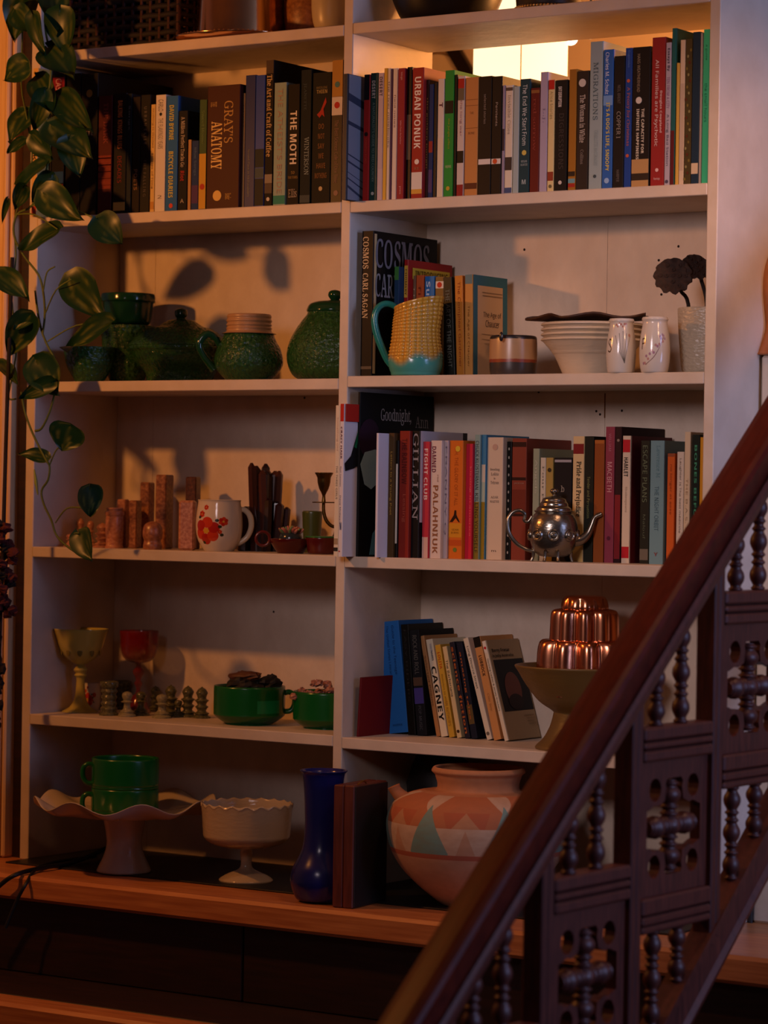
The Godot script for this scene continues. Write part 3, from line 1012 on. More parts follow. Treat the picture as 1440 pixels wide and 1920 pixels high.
	bk(0.0010, 0.0125, 0.2723, 0.200, 0.02, 1.7227, 0.00, "#cfa65a", "straw yellow book leaning out past the left upright behind the hanging leaves", [["t", "A HISTORY OF", 0.02, 0.42, 0.45, 0, "#3a2a1a", "b"], ["t", "ROCK", 0.45, 0.62, 0.6, 0, "#2a1d14", "b"], ["b", 0.93, 0.985, "#a33b2a", "spine_band"]])
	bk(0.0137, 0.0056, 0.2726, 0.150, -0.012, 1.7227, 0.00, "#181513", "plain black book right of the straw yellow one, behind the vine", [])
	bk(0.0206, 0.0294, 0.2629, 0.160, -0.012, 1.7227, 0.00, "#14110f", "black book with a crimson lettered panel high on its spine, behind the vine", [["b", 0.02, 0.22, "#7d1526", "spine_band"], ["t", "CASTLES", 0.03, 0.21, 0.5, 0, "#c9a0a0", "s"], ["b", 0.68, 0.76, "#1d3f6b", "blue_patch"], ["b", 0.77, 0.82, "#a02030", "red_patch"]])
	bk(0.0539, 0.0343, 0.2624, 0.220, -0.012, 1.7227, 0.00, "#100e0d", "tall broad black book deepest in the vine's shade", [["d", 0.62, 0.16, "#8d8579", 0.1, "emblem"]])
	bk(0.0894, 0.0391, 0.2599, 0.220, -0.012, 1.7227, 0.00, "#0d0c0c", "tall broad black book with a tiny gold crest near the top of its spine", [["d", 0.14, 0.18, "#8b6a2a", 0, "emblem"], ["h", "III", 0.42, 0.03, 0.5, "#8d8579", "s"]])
	bk(0.1314, 0.0313, 0.2166, 0.130, -0.012, 1.7227, 0.00, "#4d1512", "oxblood book with a cream left edge and scuffed panels", [["b", 0.0, 0.98, "#4a1814", "spine_band"], ["t", "THE DARK", 0.06, 0.4, 0.35, 0.05, "#86403a", "r"], ["b", 0.5, 0.78, "#8a3a2a", "red_panel"]])
	bk(0.1676, 0.0286, 0.2192, 0.140, -0.012, 1.7227, 0.00, "#161413", "black book with orange capitals and a glittering gold foot", [["t", "BALKING", 0.06, 0.2, 0.4, 0, "#c0763a", "b"], ["t", "KINGS BLUES", 0.22, 0.46, 0.4, 0, "#c0763a", "b"], ["t", "DECADES", 0.52, 0.74, 0.35, 0, "#7d2320", "s"], ["b", 0.9, 0.97, "#c9a24e", "gilt_band"]])
	bk(0.1974, 0.0111, 0.2169, 0.140, -0.012, 1.7227, 0.00, "#0f1b24", "thin dark teal book with a gilt line, right of the gold-footed black book", [["t", "Songs", 0.1, 0.3, 0.5, 0, "#6a7a7a", "s"]])
	bk(0.2110, 0.0172, 0.2101, 0.145, -0.012, 1.7227, 0.00, "#1c1511", "slim brown-black book with faint brown capitals at its foot", [["t", "POETS", 0.62, 0.8, 0.5, 0, "#7a5a3a", "b"]])
	bk(0.2294, 0.0221, 0.2126, 0.150, -0.012, 1.7227, 0.00, "#121110", "black book with widely spaced grey capitals running down its spine", [["t", "U R B A N  E X I L E", 0.1, 0.42, 0.3, 0, "#6a645c", "s"], ["t", "T H E  F A L L I N G", 0.55, 0.86, 0.3, 0, "#5a544e", "s"]])
	bk(0.2529, 0.0098, 0.1942, 0.130, -0.012, 1.7227, 0.00, "#d4b468", "thin straw-coloured paperback left of the white spine", [["t", "Nothing Is Wasted", 0.04, 0.4, 0.5, 0, "#7a5526", "s"], ["t", "Stories of Time", 0.45, 0.78, 0.5, 0, "#7a5526", "s"], ["b", 0.9, 0.97, "#c08a3a", "spine_band"]])
	bk(0.2637, 0.0231, 0.2104, 0.140, -0.012, 1.7227, 0.00, "#d9d3c8", "white book with tall narrow grey capitals and a black star", [["t", "CARLO", 0.04, 0.14, 0.5, 0, "#54504c", "s"], ["d", 0.165, 0.13, "#222222", 0, "emblem"], ["t", "THE FLAMINGO YEARS", 0.2, 0.46, 0.5, 0, "#77706a", "s"], ["h", "2", 0.87, 0.03, 0.4, "#77706a", "s"]])
	bk(0.2881, 0.0266, 0.2068, 0.150, -0.012, 1.7227, 0.00, "#2c64a8", "bright blue book with yellow capitals, beside the white spine", [["t", "DAVID BYRNE", 0.08, 0.38, 0.42, -0.05, "#c9c04a", "b"], ["t", "BICYCLE DIARIES", 0.48, 0.88, 0.42, -0.05, "#c9c04a", "b"], ["d", 0.95, 0.16, "#c8452c", 0, "emblem"]])
	bk(0.3162, 0.0205, 0.1786, 0.120, -0.012, 1.7227, 0.00, "#14161c", "black paperback with a lively cream script and one red word", [["t", "A Million Perfect Tracks Go", 0.06, 0.56, 0.45, 0, "#cfc4b0", "r"], ["t", "Riot", 0.6, 0.7, 0.5, 0, "#a02828", "b"], ["h", "A", 0.9, 0.04, 0.4, "#b8ae9c", "s"]])
	bk(0.3383, 0.0072, 0.1263, 0.115, -0.012, 1.7227, 0.00, "#b48a58", "thin short tan booklet between two darker spines", [])
	bk(0.3468, 0.0156, 0.1237, 0.115, -0.012, 1.7227, 0.00, "#233a78", "short blue and violet paperback with a purple foot", [["t", "Blue Songs", 0.1, 0.5, 0.45, 0, "#5a78b0", "s"], ["b", 0.64, 0.9, "#4a2a6a", "violet_band"]])
	bk(0.3628, 0.0167, 0.1958, 0.140, -0.012, 1.7227, 0.00, "#3d5a3a", "book half sage green and half yellow with a red heart", [["b", 0.49, 0.99, "#c9a03c", "yellow_band"], ["t", "Sweet Home", 0.1, 0.4, 0.4, 0, "#6d8a60", "s"], ["d", 0.79, 0.32, "#b03428", 0, "emblem"]])
	bk(0.3865, 0.0719, 0.2170, 0.170, -0.004, 1.7227, 0.00, "#421a12", "thick brown leather-look book with two long lines of gold lettering", [["t", "ANATOMY", 0.29, 0.68, 0.36, -0.2, "#e6c476", "rb"], ["t", "GRAY'S", 0.13, 0.47, 0.3, 0.16, "#c09a55", "r"], ["t", "THE", 0.13, 0.17, 0.2, -0.3, "#c09a55", "r"], ["d", 0.895, 0.13, "#e0b960", -0.16, "emblem"], ["t", "Basic", 0.88, 0.93, 0.2, 0.18, "#c8a050", "r"]])
	bk(0.4586, 0.0045, 0.2016, 0.140, -0.012, 1.7227, 0.00, "#cfa968", "thin cream-yellow book right of the thick brown one", [["t", "Ghost", 0.1, 0.3, 0.5, 0, "#8a6a3a", "s"]])
	bk(0.4640, 0.0222, 0.2324, 0.170, -0.012, 1.7227, 0.00, "#1d2a66", "navy blue book whose spine matches the blue photo jacket beside it", [["t", "Second Place in All Possibility", 0.56, 0.92, 0.3, -0.1, "#8a8a70", "r"]])
	bk(0.4863, 0.0207, 0.2310, 0.170, -0.012, 1.7227, 0.00, "#1c3f9e", "blue photograph spine fading from bright sky to dark hillside", [["b", 0.56, 0.7, "#10202a", "dark_hills"], ["b", 0.705, 0.78, "#3d4e55", "pale_water"], ["b", 0.785, 0.99, "#0d161d", "dark_foot"]])
	bk(0.5079, 0.0173, 0.2558, 0.200, -0.012, 1.7227, 0.00, "#17120f", "tall black book on coffee with a tan patch near its foot", [["t", "The Art and Craft of Coffee", 0.1, 0.66, 0.7, 0, "#c9ac74", "rb"], ["b", 0.0, 0.09, "#4a3a2c", "bean_photo"], ["b", 0.78, 0.84, "#8a8070", "tan_patch"], ["b", 0.84, 0.91, "#4d4038", "grey_patch"], ["d", 0.95, 0.2, "#c9c0b0", 0, "emblem"]])
	bk(0.5268, 0.0265, 0.2150, 0.140, -0.012, 1.7227, 0.00, "#8fa8a0", "pale grey-green book with faded pink capitals and a teal foot", [["t", "THE ATHEIST'S BRIDE", 0.05, 0.9, 0.42, 0, "#a88d80", "s"], ["b", 0.915, 0.985, "#17806f", "teal_foot"]])
	bk(0.5567, 0.0251, 0.2103, 0.140, -0.012, 1.7227, 0.00, "#15110f", "black book with bold white capitals above a pen scrawl", [["t", "THE MOTH", 0.22, 0.66, 0.62, 0, "#e8e0d2", "b"], ["h", "50", 0.73, 0.022, 0.3, "#a8894a", "s"], ["h", "TRUE STORIES", 0.77, 0.02, 0.85, "#a8894a", "s"], ["h", "Ellis", 0.9, 0.07, 0.75, "#a89a88", "r"]])
	bk(0.5838, 0.0227, 0.2336, 0.160, -0.012, 1.7227, 0.00, "#101b20", "dark blue-black book with thin silver serif capitals", [["t", "JEANETTE", 0.1, 0.3, 0.35, -0.1, "#44545a", "r"], ["t", "WINTERSON", 0.5, 0.78, 0.45, 0.12, "#8fa3a8", "r"], ["b", 0.93, 0.985, "#2d3d46", "spine_band"]])
	bk(0.6089, 0.0395, 0.2267, 0.165, -0.012, 1.7227, 0.00, "#151613", "broad black book with a red bird and brown stacked words", [["h", "MADELEINE", 0.115, 0.018, 0.6, "#8a7a50", "s"], ["h", "THIEN", 0.145, 0.028, 0.6, "#a8945c", "b"], ["bird", 0.25, 0.13, "#a8231c"], ["h", "DO", 0.41, 0.04, 0.3, "#7a5630", "b"], ["h", "NOT", 0.485, 0.04, 0.36, "#7a5630", "b"], ["h", "SAY", 0.56, 0.04, 0.36, "#7a5630", "b"], ["h", "WE", 0.635, 0.04, 0.3, "#7a5630", "b"], ["h", "HAVE", 0.71, 0.04, 0.5, "#7a5630", "b"], ["h", "NOTHING", 0.785, 0.04, 0.66, "#7a5630", "b"], ["d", 0.885, 0.1, "#c0a878", 0, "emblem"]])
	bk(0.6492, 0.0235, 0.2457, 0.160, -0.012, 1.7227, 0.00, "#261812", "book with an ochre top, white square with a red dot, and dark foot", [["b", 0.0, 0.255, "#b08338", "ochre_top"], ["b", 0.257, 0.385, "#d4cabc", "white_square"], ["d", 0.17, 0.22, "#4a7a78", 0, "emblem"], ["d", 0.315, 0.24, "#b5231f", 0, "emblem"], ["t", "The Best Science Cafe of Our Time", 0.42, 0.86, 0.4, 0, "#8a6a58", "s"], ["d", 0.93, 0.2, "#8a6a58", 0, "emblem"]])
	shelf_group = "books on the upper shelf, right bay"
	bk(0.7013, 0.0090, 0.2145, 0.260, 0.028, 1.7224, 0.00, "#2b2d35", "art book standing proud of the divider with a grey-blue seascape cover", [["sea"]])
	bk(0.7177, 0.0121, 0.2167, 0.190, -0.01, 1.7224, 0.00, "#a3241c", "scarlet book with a black top, right of the seascape art book", [["b", 0.0, 0.2, "#14110f", "black_top"], ["d", 0.47, 0.3, "#2a1510", 0, "emblem"], ["t", "SPANISH ROAD", 0.5, 0.7, 0.4, 0, "#c8452c", "s"]])
	bk(0.7300, 0.0149, 0.2188, 0.180, -0.012, 1.7224, 0.00, "#23423a", "dark green desert guide with pale condensed capitals", [["t", "DESERT", 0.06, 0.2, 0.5, -0.05, "#c9c4b0", "b"], ["t", "A NATURALIST'S GUIDE TO RED COUNTRY", 0.23, 0.85, 0.35, 0, "#7d9080", "s"], ["d", 0.94, 0.2, "#b8b8a8", 0, "emblem"]])
	bk(0.7461, 0.0110, 0.2178, 0.180, -0.012, 1.7224, 0.00, "#c0b2ba", "pale lilac desert volume with dark capitals", [["t", "DESERT", 0.03, 0.18, 0.6, 0, "#5a4a50", "b"], ["b", 0.2, 0.75, "#b8aab2", "spine_band"]])
	bk(0.7575, 0.0071, 0.2254, 0.190, -0.012, 1.7224, 0.00, "#cfa93a", "thin mustard book standing against the pale lilac one", [])
	bk(0.7652, 0.0060, 0.2249, 0.190, -0.012, 1.7224, 0.00, "#d6d0c8", "thin white book with small grey words left of the purple sliver", [["t", "the river notebooks", 0.1, 0.6, 0.6, 0, "#6a5f62", "s"]])
	bk(0.7717, 0.0038, 0.2236, 0.190, -0.012, 1.7224, 0.00, "#503a5e", "sliver of a purple book between two white ones", [])
	bk(0.7761, 0.0093, 0.2240, 0.190, -0.012, 1.7224, 0.00, "#dcd8d4", "clean white book just left of the tall crimson one", [["t", "field notes", 0.2, 0.45, 0.4, 0, "#8a6f72", "s"]])
	bk(0.7905, 0.0141, 0.2221, 0.190, -0.006, 1.7224, 0.00, "#8a1f2c", "tall crimson book with a fine white title high on its spine", [["t", "home again", 0.03, 0.09, 0.4, 0, "#d8b0b0", "s"], ["t", "letters from the harbour", 0.4, 0.58, 0.25, 0, "#d8a0a0", "s"], ["t", "press", 0.9, 0.96, 0.3, 0, "#d8a0a0", "s"]])
	bk(0.8048, 0.0099, 0.2240, 0.190, -0.012, 1.7224, 0.00, "#171414", "black book whose spine turns grey half way, left of the wide red one", [["b", 0.36, 0.7, "#5d564c", "grey_panel"]])
	bk(0.8210, 0.0226, 0.2204, 0.200, -0.004, 1.7224, 0.00, "#962620", "wide red book with striped white capitals and a library sticker", [["t", "URBAN PONUK", 0.07, 0.62, 0.62, 0, "#e6ddcf", "b"], ["d", 0.72, 0.2, "#e0d8c8", 0, "emblem"], ["h", "M 20", 0.77, 0.02, 0.4, "#a08060", "s"], ["b", 0.8, 0.93, "#d8d2c6", "library_sticker"], ["b", 0.93, 0.965, "#d0a040", "sticker_edge"]])
	bk(0.8438, 0.0055, 0.1999, 0.150, -0.012, 1.7224, 0.00, "#3e2016", "thin brown book with ochre lettering right of the sticker", [["t", "the golden bough", 0.15, 0.75, 0.55, 0, "#b5823c", "r"]])
	bk(0.8499, 0.0091, 0.1920, 0.150, -0.012, 1.7224, 0.00, "#1f3160", "narrow blue book with red and violet flecks", [["b", 0.5, 0.6, "#8a2a2a", "spine_band"], ["b", 0.75, 0.95, "#43366a", "violet_foot"]])
	bk(0.8596, 0.0070, 0.1942, 0.150, -0.012, 1.7224, 0.00, "#141416", "narrow black book left of the white spine", [])
	bk(0.8675, 0.0128, 0.1997, 0.160, -0.012, 1.7224, 0.00, "#d2cbbd", "narrow white spine left of the bright green book", [["t", "T", 0.2, 0.24, 0.6, 0, "#5a2a30", "b"], ["b", 0.5, 1, "#d6cbb0", "cream_half"]])
	bk(0.8813, 0.0181, 0.2130, 0.170, -0.012, 1.7224, 0.00, "#2f8f33", "bright grass green book with a ragged black band", [["b", 0.24, 0.34, "#17140f", "black_band"], ["t", "the jungle effect", 0.38, 0.62, 0.3, 0, "#9aa02a", "s"], ["h", "A MAJOR NOVEL", 0.76, 0.025, 0.7, "#cdd6a0", "s"], ["d", 0.93, 0.2, "#b8a030", 0, "emblem"]])
	bk(0.9005, 0.0053, 0.2049, 0.160, -0.012, 1.7224, 0.00, "#15130f", "black sliver right of the green book", [])
	bk(0.9069, 0.0138, 0.2015, 0.170, -0.012, 1.7224, 0.00, "#cbc0b4", "white photo spine with a red head and a red foot", [["b", 0.02, 0.1, "#a5221c", "red_head"], ["b", 0.1, 0.2, "#6a6048", "photo_patch"], ["t", "the long war", 0.2, 0.5, 0.4, 0, "#9a6060", "s"], ["b", 0.62, 0.72, "#17130f", "black_patch"], ["b", 0.9, 1, "#8a1d22", "red_foot"]])
	bk(0.9227, 0.0253, 0.1983, 0.170, -0.012, 1.7224, 0.00, "#bd8448", "tan-orange book with three thin rules and a dark crest at foot", [["b", 0.185, 0.19, "#8a5a30", "rule"], ["b", 0.235, 0.24, "#8a5a30", "rule"], ["b", 0.425, 0.43, "#8a5a30", "rule"], ["h", "THE", 0.3, 0.02, 0.3, "#8a5a30", "s"], ["h", "BONE", 0.47, 0.02, 0.5, "#8a5a30", "s"], ["b", 0.89, 0.94, "#5a2f1c", "dark_crest"]])
	bk(0.9490, 0.0251, 0.1983, 0.150, -0.012, 1.7224, 0.00, "#1b1512", "black paperback classic with a white band, left one of its pair", [["t", "selected stories", 0.15, 0.4, 0.22, 0, "#8a7f72", "s"], ["b", 0.695, 0.74, "#d8d2c8", "white_band"]])
	bk(0.9747, 0.0193, 0.1968, 0.150, -0.012, 1.7224, 0.00, "#191411", "black paperback classic with a white band and an orange oval", [["t", "Penitents", 0.22, 0.42, 0.25, 0, "#a89a8c", "s"], ["b", 0.695, 0.74, "#d8d2c8", "white_band"], ["d", 0.7175, 0.22, "#c8552a", -0.1, "emblem"]])
	bk(0.9951, 0.0057, 0.1809, 0.130, -0.012, 1.7224, 0.00, "#8f88a0", "sliver of a lilac book right of the banded black pair", [["b", 0.4, 0.6, "#3a3038", "spine_band"]])
	bk(1.0014, 0.0145, 0.1802, 0.140, -0.012, 1.7224, 0.00, "#d6cdb8", "ivory book with a slim title and a navy foot", [["b", 0.02, 0.05, "#5a4a40", "spine_band"], ["t", "Invisible Cities", 0.09, 0.45, 0.4, 0, "#9a8a70", "r"], ["b", 0.66, 0.78, "#3b3430", "dark_mark"], ["b", 0.94, 0.99, "#3d4f7a", "navy_foot"]])
	bk(1.0169, 0.0114, 0.1775, 0.140, -0.012, 1.7224, 0.00, "#9fb0b0", "pale blue-grey plain spine right of the ivory book", [])
	bk(1.0292, 0.0195, 0.1888, 0.150, -0.012, 1.7224, 0.00, "#123a44", "deep teal book with white rounded lettering and a yellow dot", [["t", "The End We Start From", 0.05, 0.58, 0.5, 0, "#c9d6d4", "s"], ["d", 0.645, 0.22, "#c9b85a", 0, "emblem"], ["h", "MEGAN", 0.72, 0.02, 0.6, "#9fb0b0", "s"], ["h", "HUNTER", 0.75, 0.02, 0.7, "#9fb0b0", "s"], ["h", "M", 0.9, 0.04, 0.4, "#9fb0b0", "b"]])
	bk(1.0499, 0.0174, 0.1726, 0.140, -0.012, 1.7224, 0.00, "#5f1a1a", "dark red book with a faint brown pattern", [["t", "red sorrow", 0.1, 0.6, 0.4, 0, "#8c3d30", "r"], ["b", 0.02, 0.05, "#8a5a30", "spine_band"]])
	bk(1.0680, 0.0143, 0.1978, 0.165, -0.012, 1.7224, 0.00, "#aa9fb4", "lilac-grey book standing above its dark red neighbour", [["t", "L.J.", 0.3, 0.42, 0.4, 0, "#7a7088", "r"]])
	bk(1.0835, 0.0122, 0.1837, 0.140, -0.012, 1.7224, 0.00, "#d6c48a", "yellowish cream book with a red top square", [["b", 0.0, 0.085, "#b8241c", "red_square"], ["t", "Alice Stories", 0.1, 0.35, 0.5, 0, "#a8955a", "s"], ["b", 0.82, 0.9, "#8c3a24", "figure_print"], ["d", 0.95, 0.24, "#6a5f40", 0, "emblem"]])
	bk(1.0967, 0.0233, 0.1824, 0.155, -0.012, 1.7224, 0.00, "#171513", "black book with a small bold white heading near the top", [["t", "EAT DISRUPTION", 0.06, 0.24, 0.3, -0.1, "#e0d8cc", "b"], ["t", "DIGRESSIONS", 0.3, 0.8, 0.45, 0.05, "#352f2c", "b"], ["d", 0.92, 0.14, "#c8c0b4", 0, "emblem"]])
	bk(1.1228, 0.0141, 0.1984, 0.150, -0.012, 1.7224, 0.00, "#9c6a22", "ochre-brown book with a pale teal and red foot", [["b", 0.84, 0.88, "#2f2418", "dark_mark"], ["b", 0.9, 0.935, "#6a98a0", "teal_band"], ["b", 0.94, 0.97, "#a02a22", "red_band"]])
	bk(1.1379, 0.0221, 0.1945, 0.150, -0.012, 1.7224, 0.00, "#2c241f", "charcoal book with an oval portrait and white title lettering", [["d", 0.1, 0.3, "#c9c2b4", -0.05, "portrait"], ["t", "The Woman in White", 0.2, 0.6, 0.5, 0, "#cfc6b8", "r"], ["t", "Collins", 0.66, 0.78, 0.3, 0, "#8a8078", "r"]])
	bk(1.1615, 0.0239, 0.2405, 0.165, -0.012, 1.7224, 0.00, "#93a5a6", "tall pale grey-blue hardback with spaced dark capitals", [["t", "MIGRATIONS", 0.14, 0.53, 0.4, -0.03, "#475a5e", "r"], ["t", "CHARLOTTE McCONAGHY", 0.6, 0.84, 0.3, 0.05, "#7d9090", "r"], ["d", 0.91, 0.12, "#3c4a4e", 0, "emblem"]])
	bk(1.1865, 0.0188, 0.2259, 0.150, -0.012, 1.7224, 0.00, "#2c5ea8", "bright blue comic collection with yellow capitals low on the spine", [["t", "Charles M. Schulz", 0.02, 0.32, 0.4, -0.1, "#d8e0e8", "s"], ["t", "IT'S A DOG'S LIFE, SNOOPY", 0.38, 0.87, 0.45, 0, "#cfc04a", "b"], ["b", 0.33, 0.4, "#6d95c8", "pale_square"], ["d", 0.94, 0.24, "#8fb0d8", 0, "emblem"]])
	bk(1.2065, 0.0197, 0.2141, 0.150, -0.012, 1.7224, 0.00, "#1c1a19", "black book with dim grey spaced capitals", [["t", "NEIL BRENT", 0.22, 0.36, 0.3, 0, "#6a645e", "s"], ["t", "COPPER I", 0.42, 0.62, 0.4, 0, "#9a948a", "s"], ["t", "HARPER", 0.86, 0.95, 0.3, 0, "#6a645e", "s"]])
	bk(1.2271, 0.0128, 0.2258, 0.150, -0.012, 1.7224, 0.00, "#1d3f8a", "blue book with orange letters between two orange stars", [["t", "Eugenides", 0.02, 0.14, 0.4, 0, "#5a80c0", "s"], ["d", 0.235, 0.22, "#b8583a", 0, "emblem"], ["t", "A Peony for Christmas", 0.28, 0.7, 0.6, 0, "#b0603c", "r"], ["d", 0.77, 0.22, "#b8583a", 0, "emblem"]])
	bk(1.2408, 0.0323, 0.2258, 0.165, -0.012, 1.7224, 0.00, "#1b1715", "broad black book with a round white seal and tan foot", [["t", "HANS WEATHERHEAD", 0.05, 0.32, 0.18, -0.15, "#9a8a70", "s"], ["d", 0.38, 0.17, "#cfc8bc", -0.12, "seal"], ["t", "THE CAPACITY FOR", 0.44, 0.76, 0.17, 0.12, "#d0c8b4", "b"], ["t", "INFINITE HAPPINESS", 0.44, 0.8, 0.17, -0.16, "#d0c8b4", "b"], ["b", 0.8, 1, "#b08a58", "tan_foot"], ["b", 0.9, 0.95, "#3c2f24", "dark_crest"]])
	bk(1.2758, 0.0243, 0.2389, 0.165, -0.012, 1.7224, 0.00, "#8f2624", "wide brick red book with rounded white lettering", [["t", "All Families are Psychotic", 0.15, 0.73, 0.36, -0.12, "#d8c4c0", "s"], ["t", "Douglas Coupland", 0.36, 0.64, 0.24, 0.22, "#d8b8b4", "b"], ["d", 0.89, 0.12, "#d8b0ac", 0, "emblem"], ["h", "flamingo", 0.95, 0.02, 0.5, "#d8b0ac", "s"]])
	bk(1.3011, 0.0097, 0.2291, 0.150, -0.012, 1.7224, 0.00, "#aaa2b0", "narrow grey-lilac book with tightly set dark title", [["t", "Essays By", 0.04, 0.2, 0.6, 0, "#3a3440", "b"], ["t", "TEN FROM A CITY", 0.24, 0.46, 0.6, 0, "#7a4a78", "s"], ["t", "A Long Bad Station", 0.5, 0.86, 0.6, 0, "#3f3a52", "s"], ["d", 0.97, 0.3, "#4a4458", 0, "emblem"]])
	bk(1.3115, 0.0077, 0.2514, 0.160, -0.012, 1.7224, 0.00, "#1f5a58", "tall narrow teal book half hidden by its lilac neighbour", [["b", 0.65, 1, "#5c171c", "red_lower_half"]])
	bk(1.3207, 0.0058, 0.1954, 0.130, -0.012, 1.7224, 0.00, "#c9a24a", "slim gilt-edged yellow book near the right end of the shelf", [])
	bk(1.3271, 0.0086, 0.2315, 0.150, -0.012, 1.7224, 0.00, "#cbb9a0", "cream marbled book beside the flowered spine", [["b", 0.3, 0.9, "#b8a692", "spine_band"]])
	bk(1.3367, 0.0115, 0.2324, 0.150, -0.012, 1.7224, 0.00, "#4a3f22", "dark book printed with olive and brown flowers", [["floral"]])
	bk(1.3490, 0.0134, 0.2424, 0.165, -0.012, 1.7224, 0.00, "#1f3348", "slate blue book left of the vivid green one", [["b", 0.86, 0.93, "#cbb9a0", "white_mark"]])
	bk(1.3629, 0.0043, 0.2400, 0.150, -0.012, 1.7224, 0.00, "#a09a98", "thin grey-white book pressed against the vivid green one", [])
	bk(1.3681, 0.0114, 0.2453, 0.150, -0.012, 1.7224, 0.00, "#49d69a", "vivid mint green book at the right end against the upright", [["t", "a guide", 0.1, 0.2, 0.4, 0, "#1f8a60", "s"], ["t", "the small hours", 0.35, 0.6, 0.5, 0, "#1f8a60", "s"]])
	shelf_group = "books on the second shelf, right bay"
	bk(0.7119, 0.0240, 0.2491, 0.200, -0.02, 1.4238, 0.00, "#14110f", "large black picture book with cream spine capitals and grey cover capitals", [["t", "COSMOS", 0.04, 0.26, 0.55, -0.15, "#c9b287", "rb"], ["t", "CARL SAGAN", 0.29, 0.6, 0.5, -0.15, "#c9b287", "rb"], ["b", 0.93, 0.95, "#5a5040", "spine_band"], ["strip", 0.32, 0.5, "#bfa878"], ["c", "COSMOS", 0.02, 0.86, 0.05, 0.25, "#77757a", "rb"], ["c", "CARL SAGAN", 0.02, 0.9, 0.29, 0.45, "#8a8886", "rb"]])
	bk(0.7461, 0.0099, 0.1909, 0.130, -0.07, 1.4238, 0.00, "#1d3a5a", "slim upright book with a green head, between the black picture book and the red one", [["b", 0.0, 0.12, "#3d7a3a", "green_head"]])
	bk(0.7563, 0.0085, 0.2037, 0.140, -0.085, 1.4238, 0.00, "#96201f", "crimson book with yellow title panels on spine and cover", [["b", 0.05, 0.32, "#c9a23c", "yellow_panel"], ["t", "CHOMSKY", 0.08, 0.3, 0.5, 0, "#5a2a1a", "b"], ["cp", 0.08, 0.94, 0.065, 0.16, "#bfae3a"], ["c", "INTRODUCING", 0.14, 0.88, 0.085, 0.14, "#5a4a14", "b"]])
	bk(0.7649, 0.0056, 0.1770, 0.110, -0.1, 1.4238, 0.00, "#6e5540", "brown paperback in front of the red book's cover", [["t", "THE QUIET", 0.1, 0.8, 0.5, 0, "#c0aa88", "s"]])
	bk(0.7716, 0.0154, 0.1775, 0.110, -0.1, 1.4238, 0.00, "#b8582c", "orange paperback second in the low row behind the pitcher", [["t", "first love", 0.1, 0.8, 0.4, 0, "#7a3018", "s"]])
	bk(0.7892, 0.0197, 0.1751, 0.110, -0.1, 1.4238, 0.00, "#2c6cb0", "sky blue paperback with white lettering and a pale right edge", [["t", "Summer with", 0.05, 0.9, 0.5, -0.1, "#c8d8e8", "b"]])
	bk(0.8111, 0.0174, 0.1736, 0.110, -0.1, 1.4238, 0.00, "#71592c", "olive paperback with a red dot on a white tag", [["b", 0.045, 0.115, "#d8cfc0", "white_tag"], ["d", 0.08, 0.28, "#b8321f", 0, "emblem"]])
	bk(0.8360, 0.0185, 0.1721, 0.110, -0.1, 1.4238, 3.50, "#1f231f", "black-green paperback leaning to the left of the orange pair", [["t", "THE ART OF THE NIGHT", 0.12, 0.9, 0.5, 0, "#66706a", "s"]])
	bk(0.8586, 0.0162, 0.1740, 0.110, -0.098, 1.4238, 2.50, "#b87a30", "orange paperback with red-brown letters", [["t", "The Compleat Gardener", 0.06, 0.9, 0.45, 0, "#8a3a1c", "s"]])
	bk(0.8765, 0.0155, 0.1752, 0.112, -0.096, 1.4238, 1.00, "#c08c48", "tan-orange paperback whose cover shows a teal frame round a buff panel", [["t", "The Age of Chaucer", 0.3, 0.9, 0.35, 0, "#7a5020", "s"], ["b", 0.0, 0.09, "#5d7a80", "teal_head"], ["cp", 0.0, 1, 0.0, 1, "#2f6474"], ["cp", 0.12, 0.86, 0.1, 1.0, "#c0a078"], ["c", "The Age of", 0.28, 0.8, 0.35, 0.42, "#4a3a30", "s"], ["c", "Chaucer", 0.34, 0.74, 0.43, 0.5, "#4a3a30", "s"], ["cl", 0.25, 0.82, 0.16, 0.17, "#8a7050"], ["cl", 0.25, 0.82, 0.19, 0.2, "#8a7050"], ["cl", 0.22, 0.84, 0.57, 0.575, "#8a7050"], ["cl", 0.22, 0.84, 0.62, 0.625, "#8a7050"], ["cl", 0.3, 0.76, 0.66, 0.665, "#8a7050"]])
	shelf_group = "books on the third shelf, right bay"
	bk(0.7013, 0.0095, 0.2571, 0.270, 0.036, 1.1154, 0.00, "#d6c8ae", "thin cream spine standing outermost, in front of the divider", [["t", "Something Old", 0.08, 0.3, 0.45, 0, "#b89a86", "s"], ["t", "THE THREE GIRLS", 0.4, 0.62, 0.4, 0, "#6d665a", "s"], ["b", 0.88, 0.92, "#a08a6a", "spine_band"], ["b", 0.94, 0.965, "#2c2a26", "spine_band"]])
	bk(0.7110, 0.0085, 0.2597, 0.270, 0.036, 1.1154, 0.00, "#d3cfd2", "thin white picture book with a red head and a black tuft of hair", [["b", 0.0, 0.115, "#b3261a", "red_head"], ["t", "CRAZY HAIR", 0.15, 0.36, 0.4, -0.1, "#5a2420", "b"], ["hair"], ["t", "Neil Gaiman", 0.41, 0.54, 0.35, -0.15, "#2f2c30", "s"], ["t", "Dave McKean", 0.6, 0.78, 0.35, -0.15, "#2f2c30", "s"], ["h", "N", 0.8, 0.05, 0.4, "#2a2f5a", "b"], ["d", 0.965, 0.16, "#b3261a", -0.2, "emblem"], ["cp", 0, 1, 0, 0.115, "#b3261a"]])
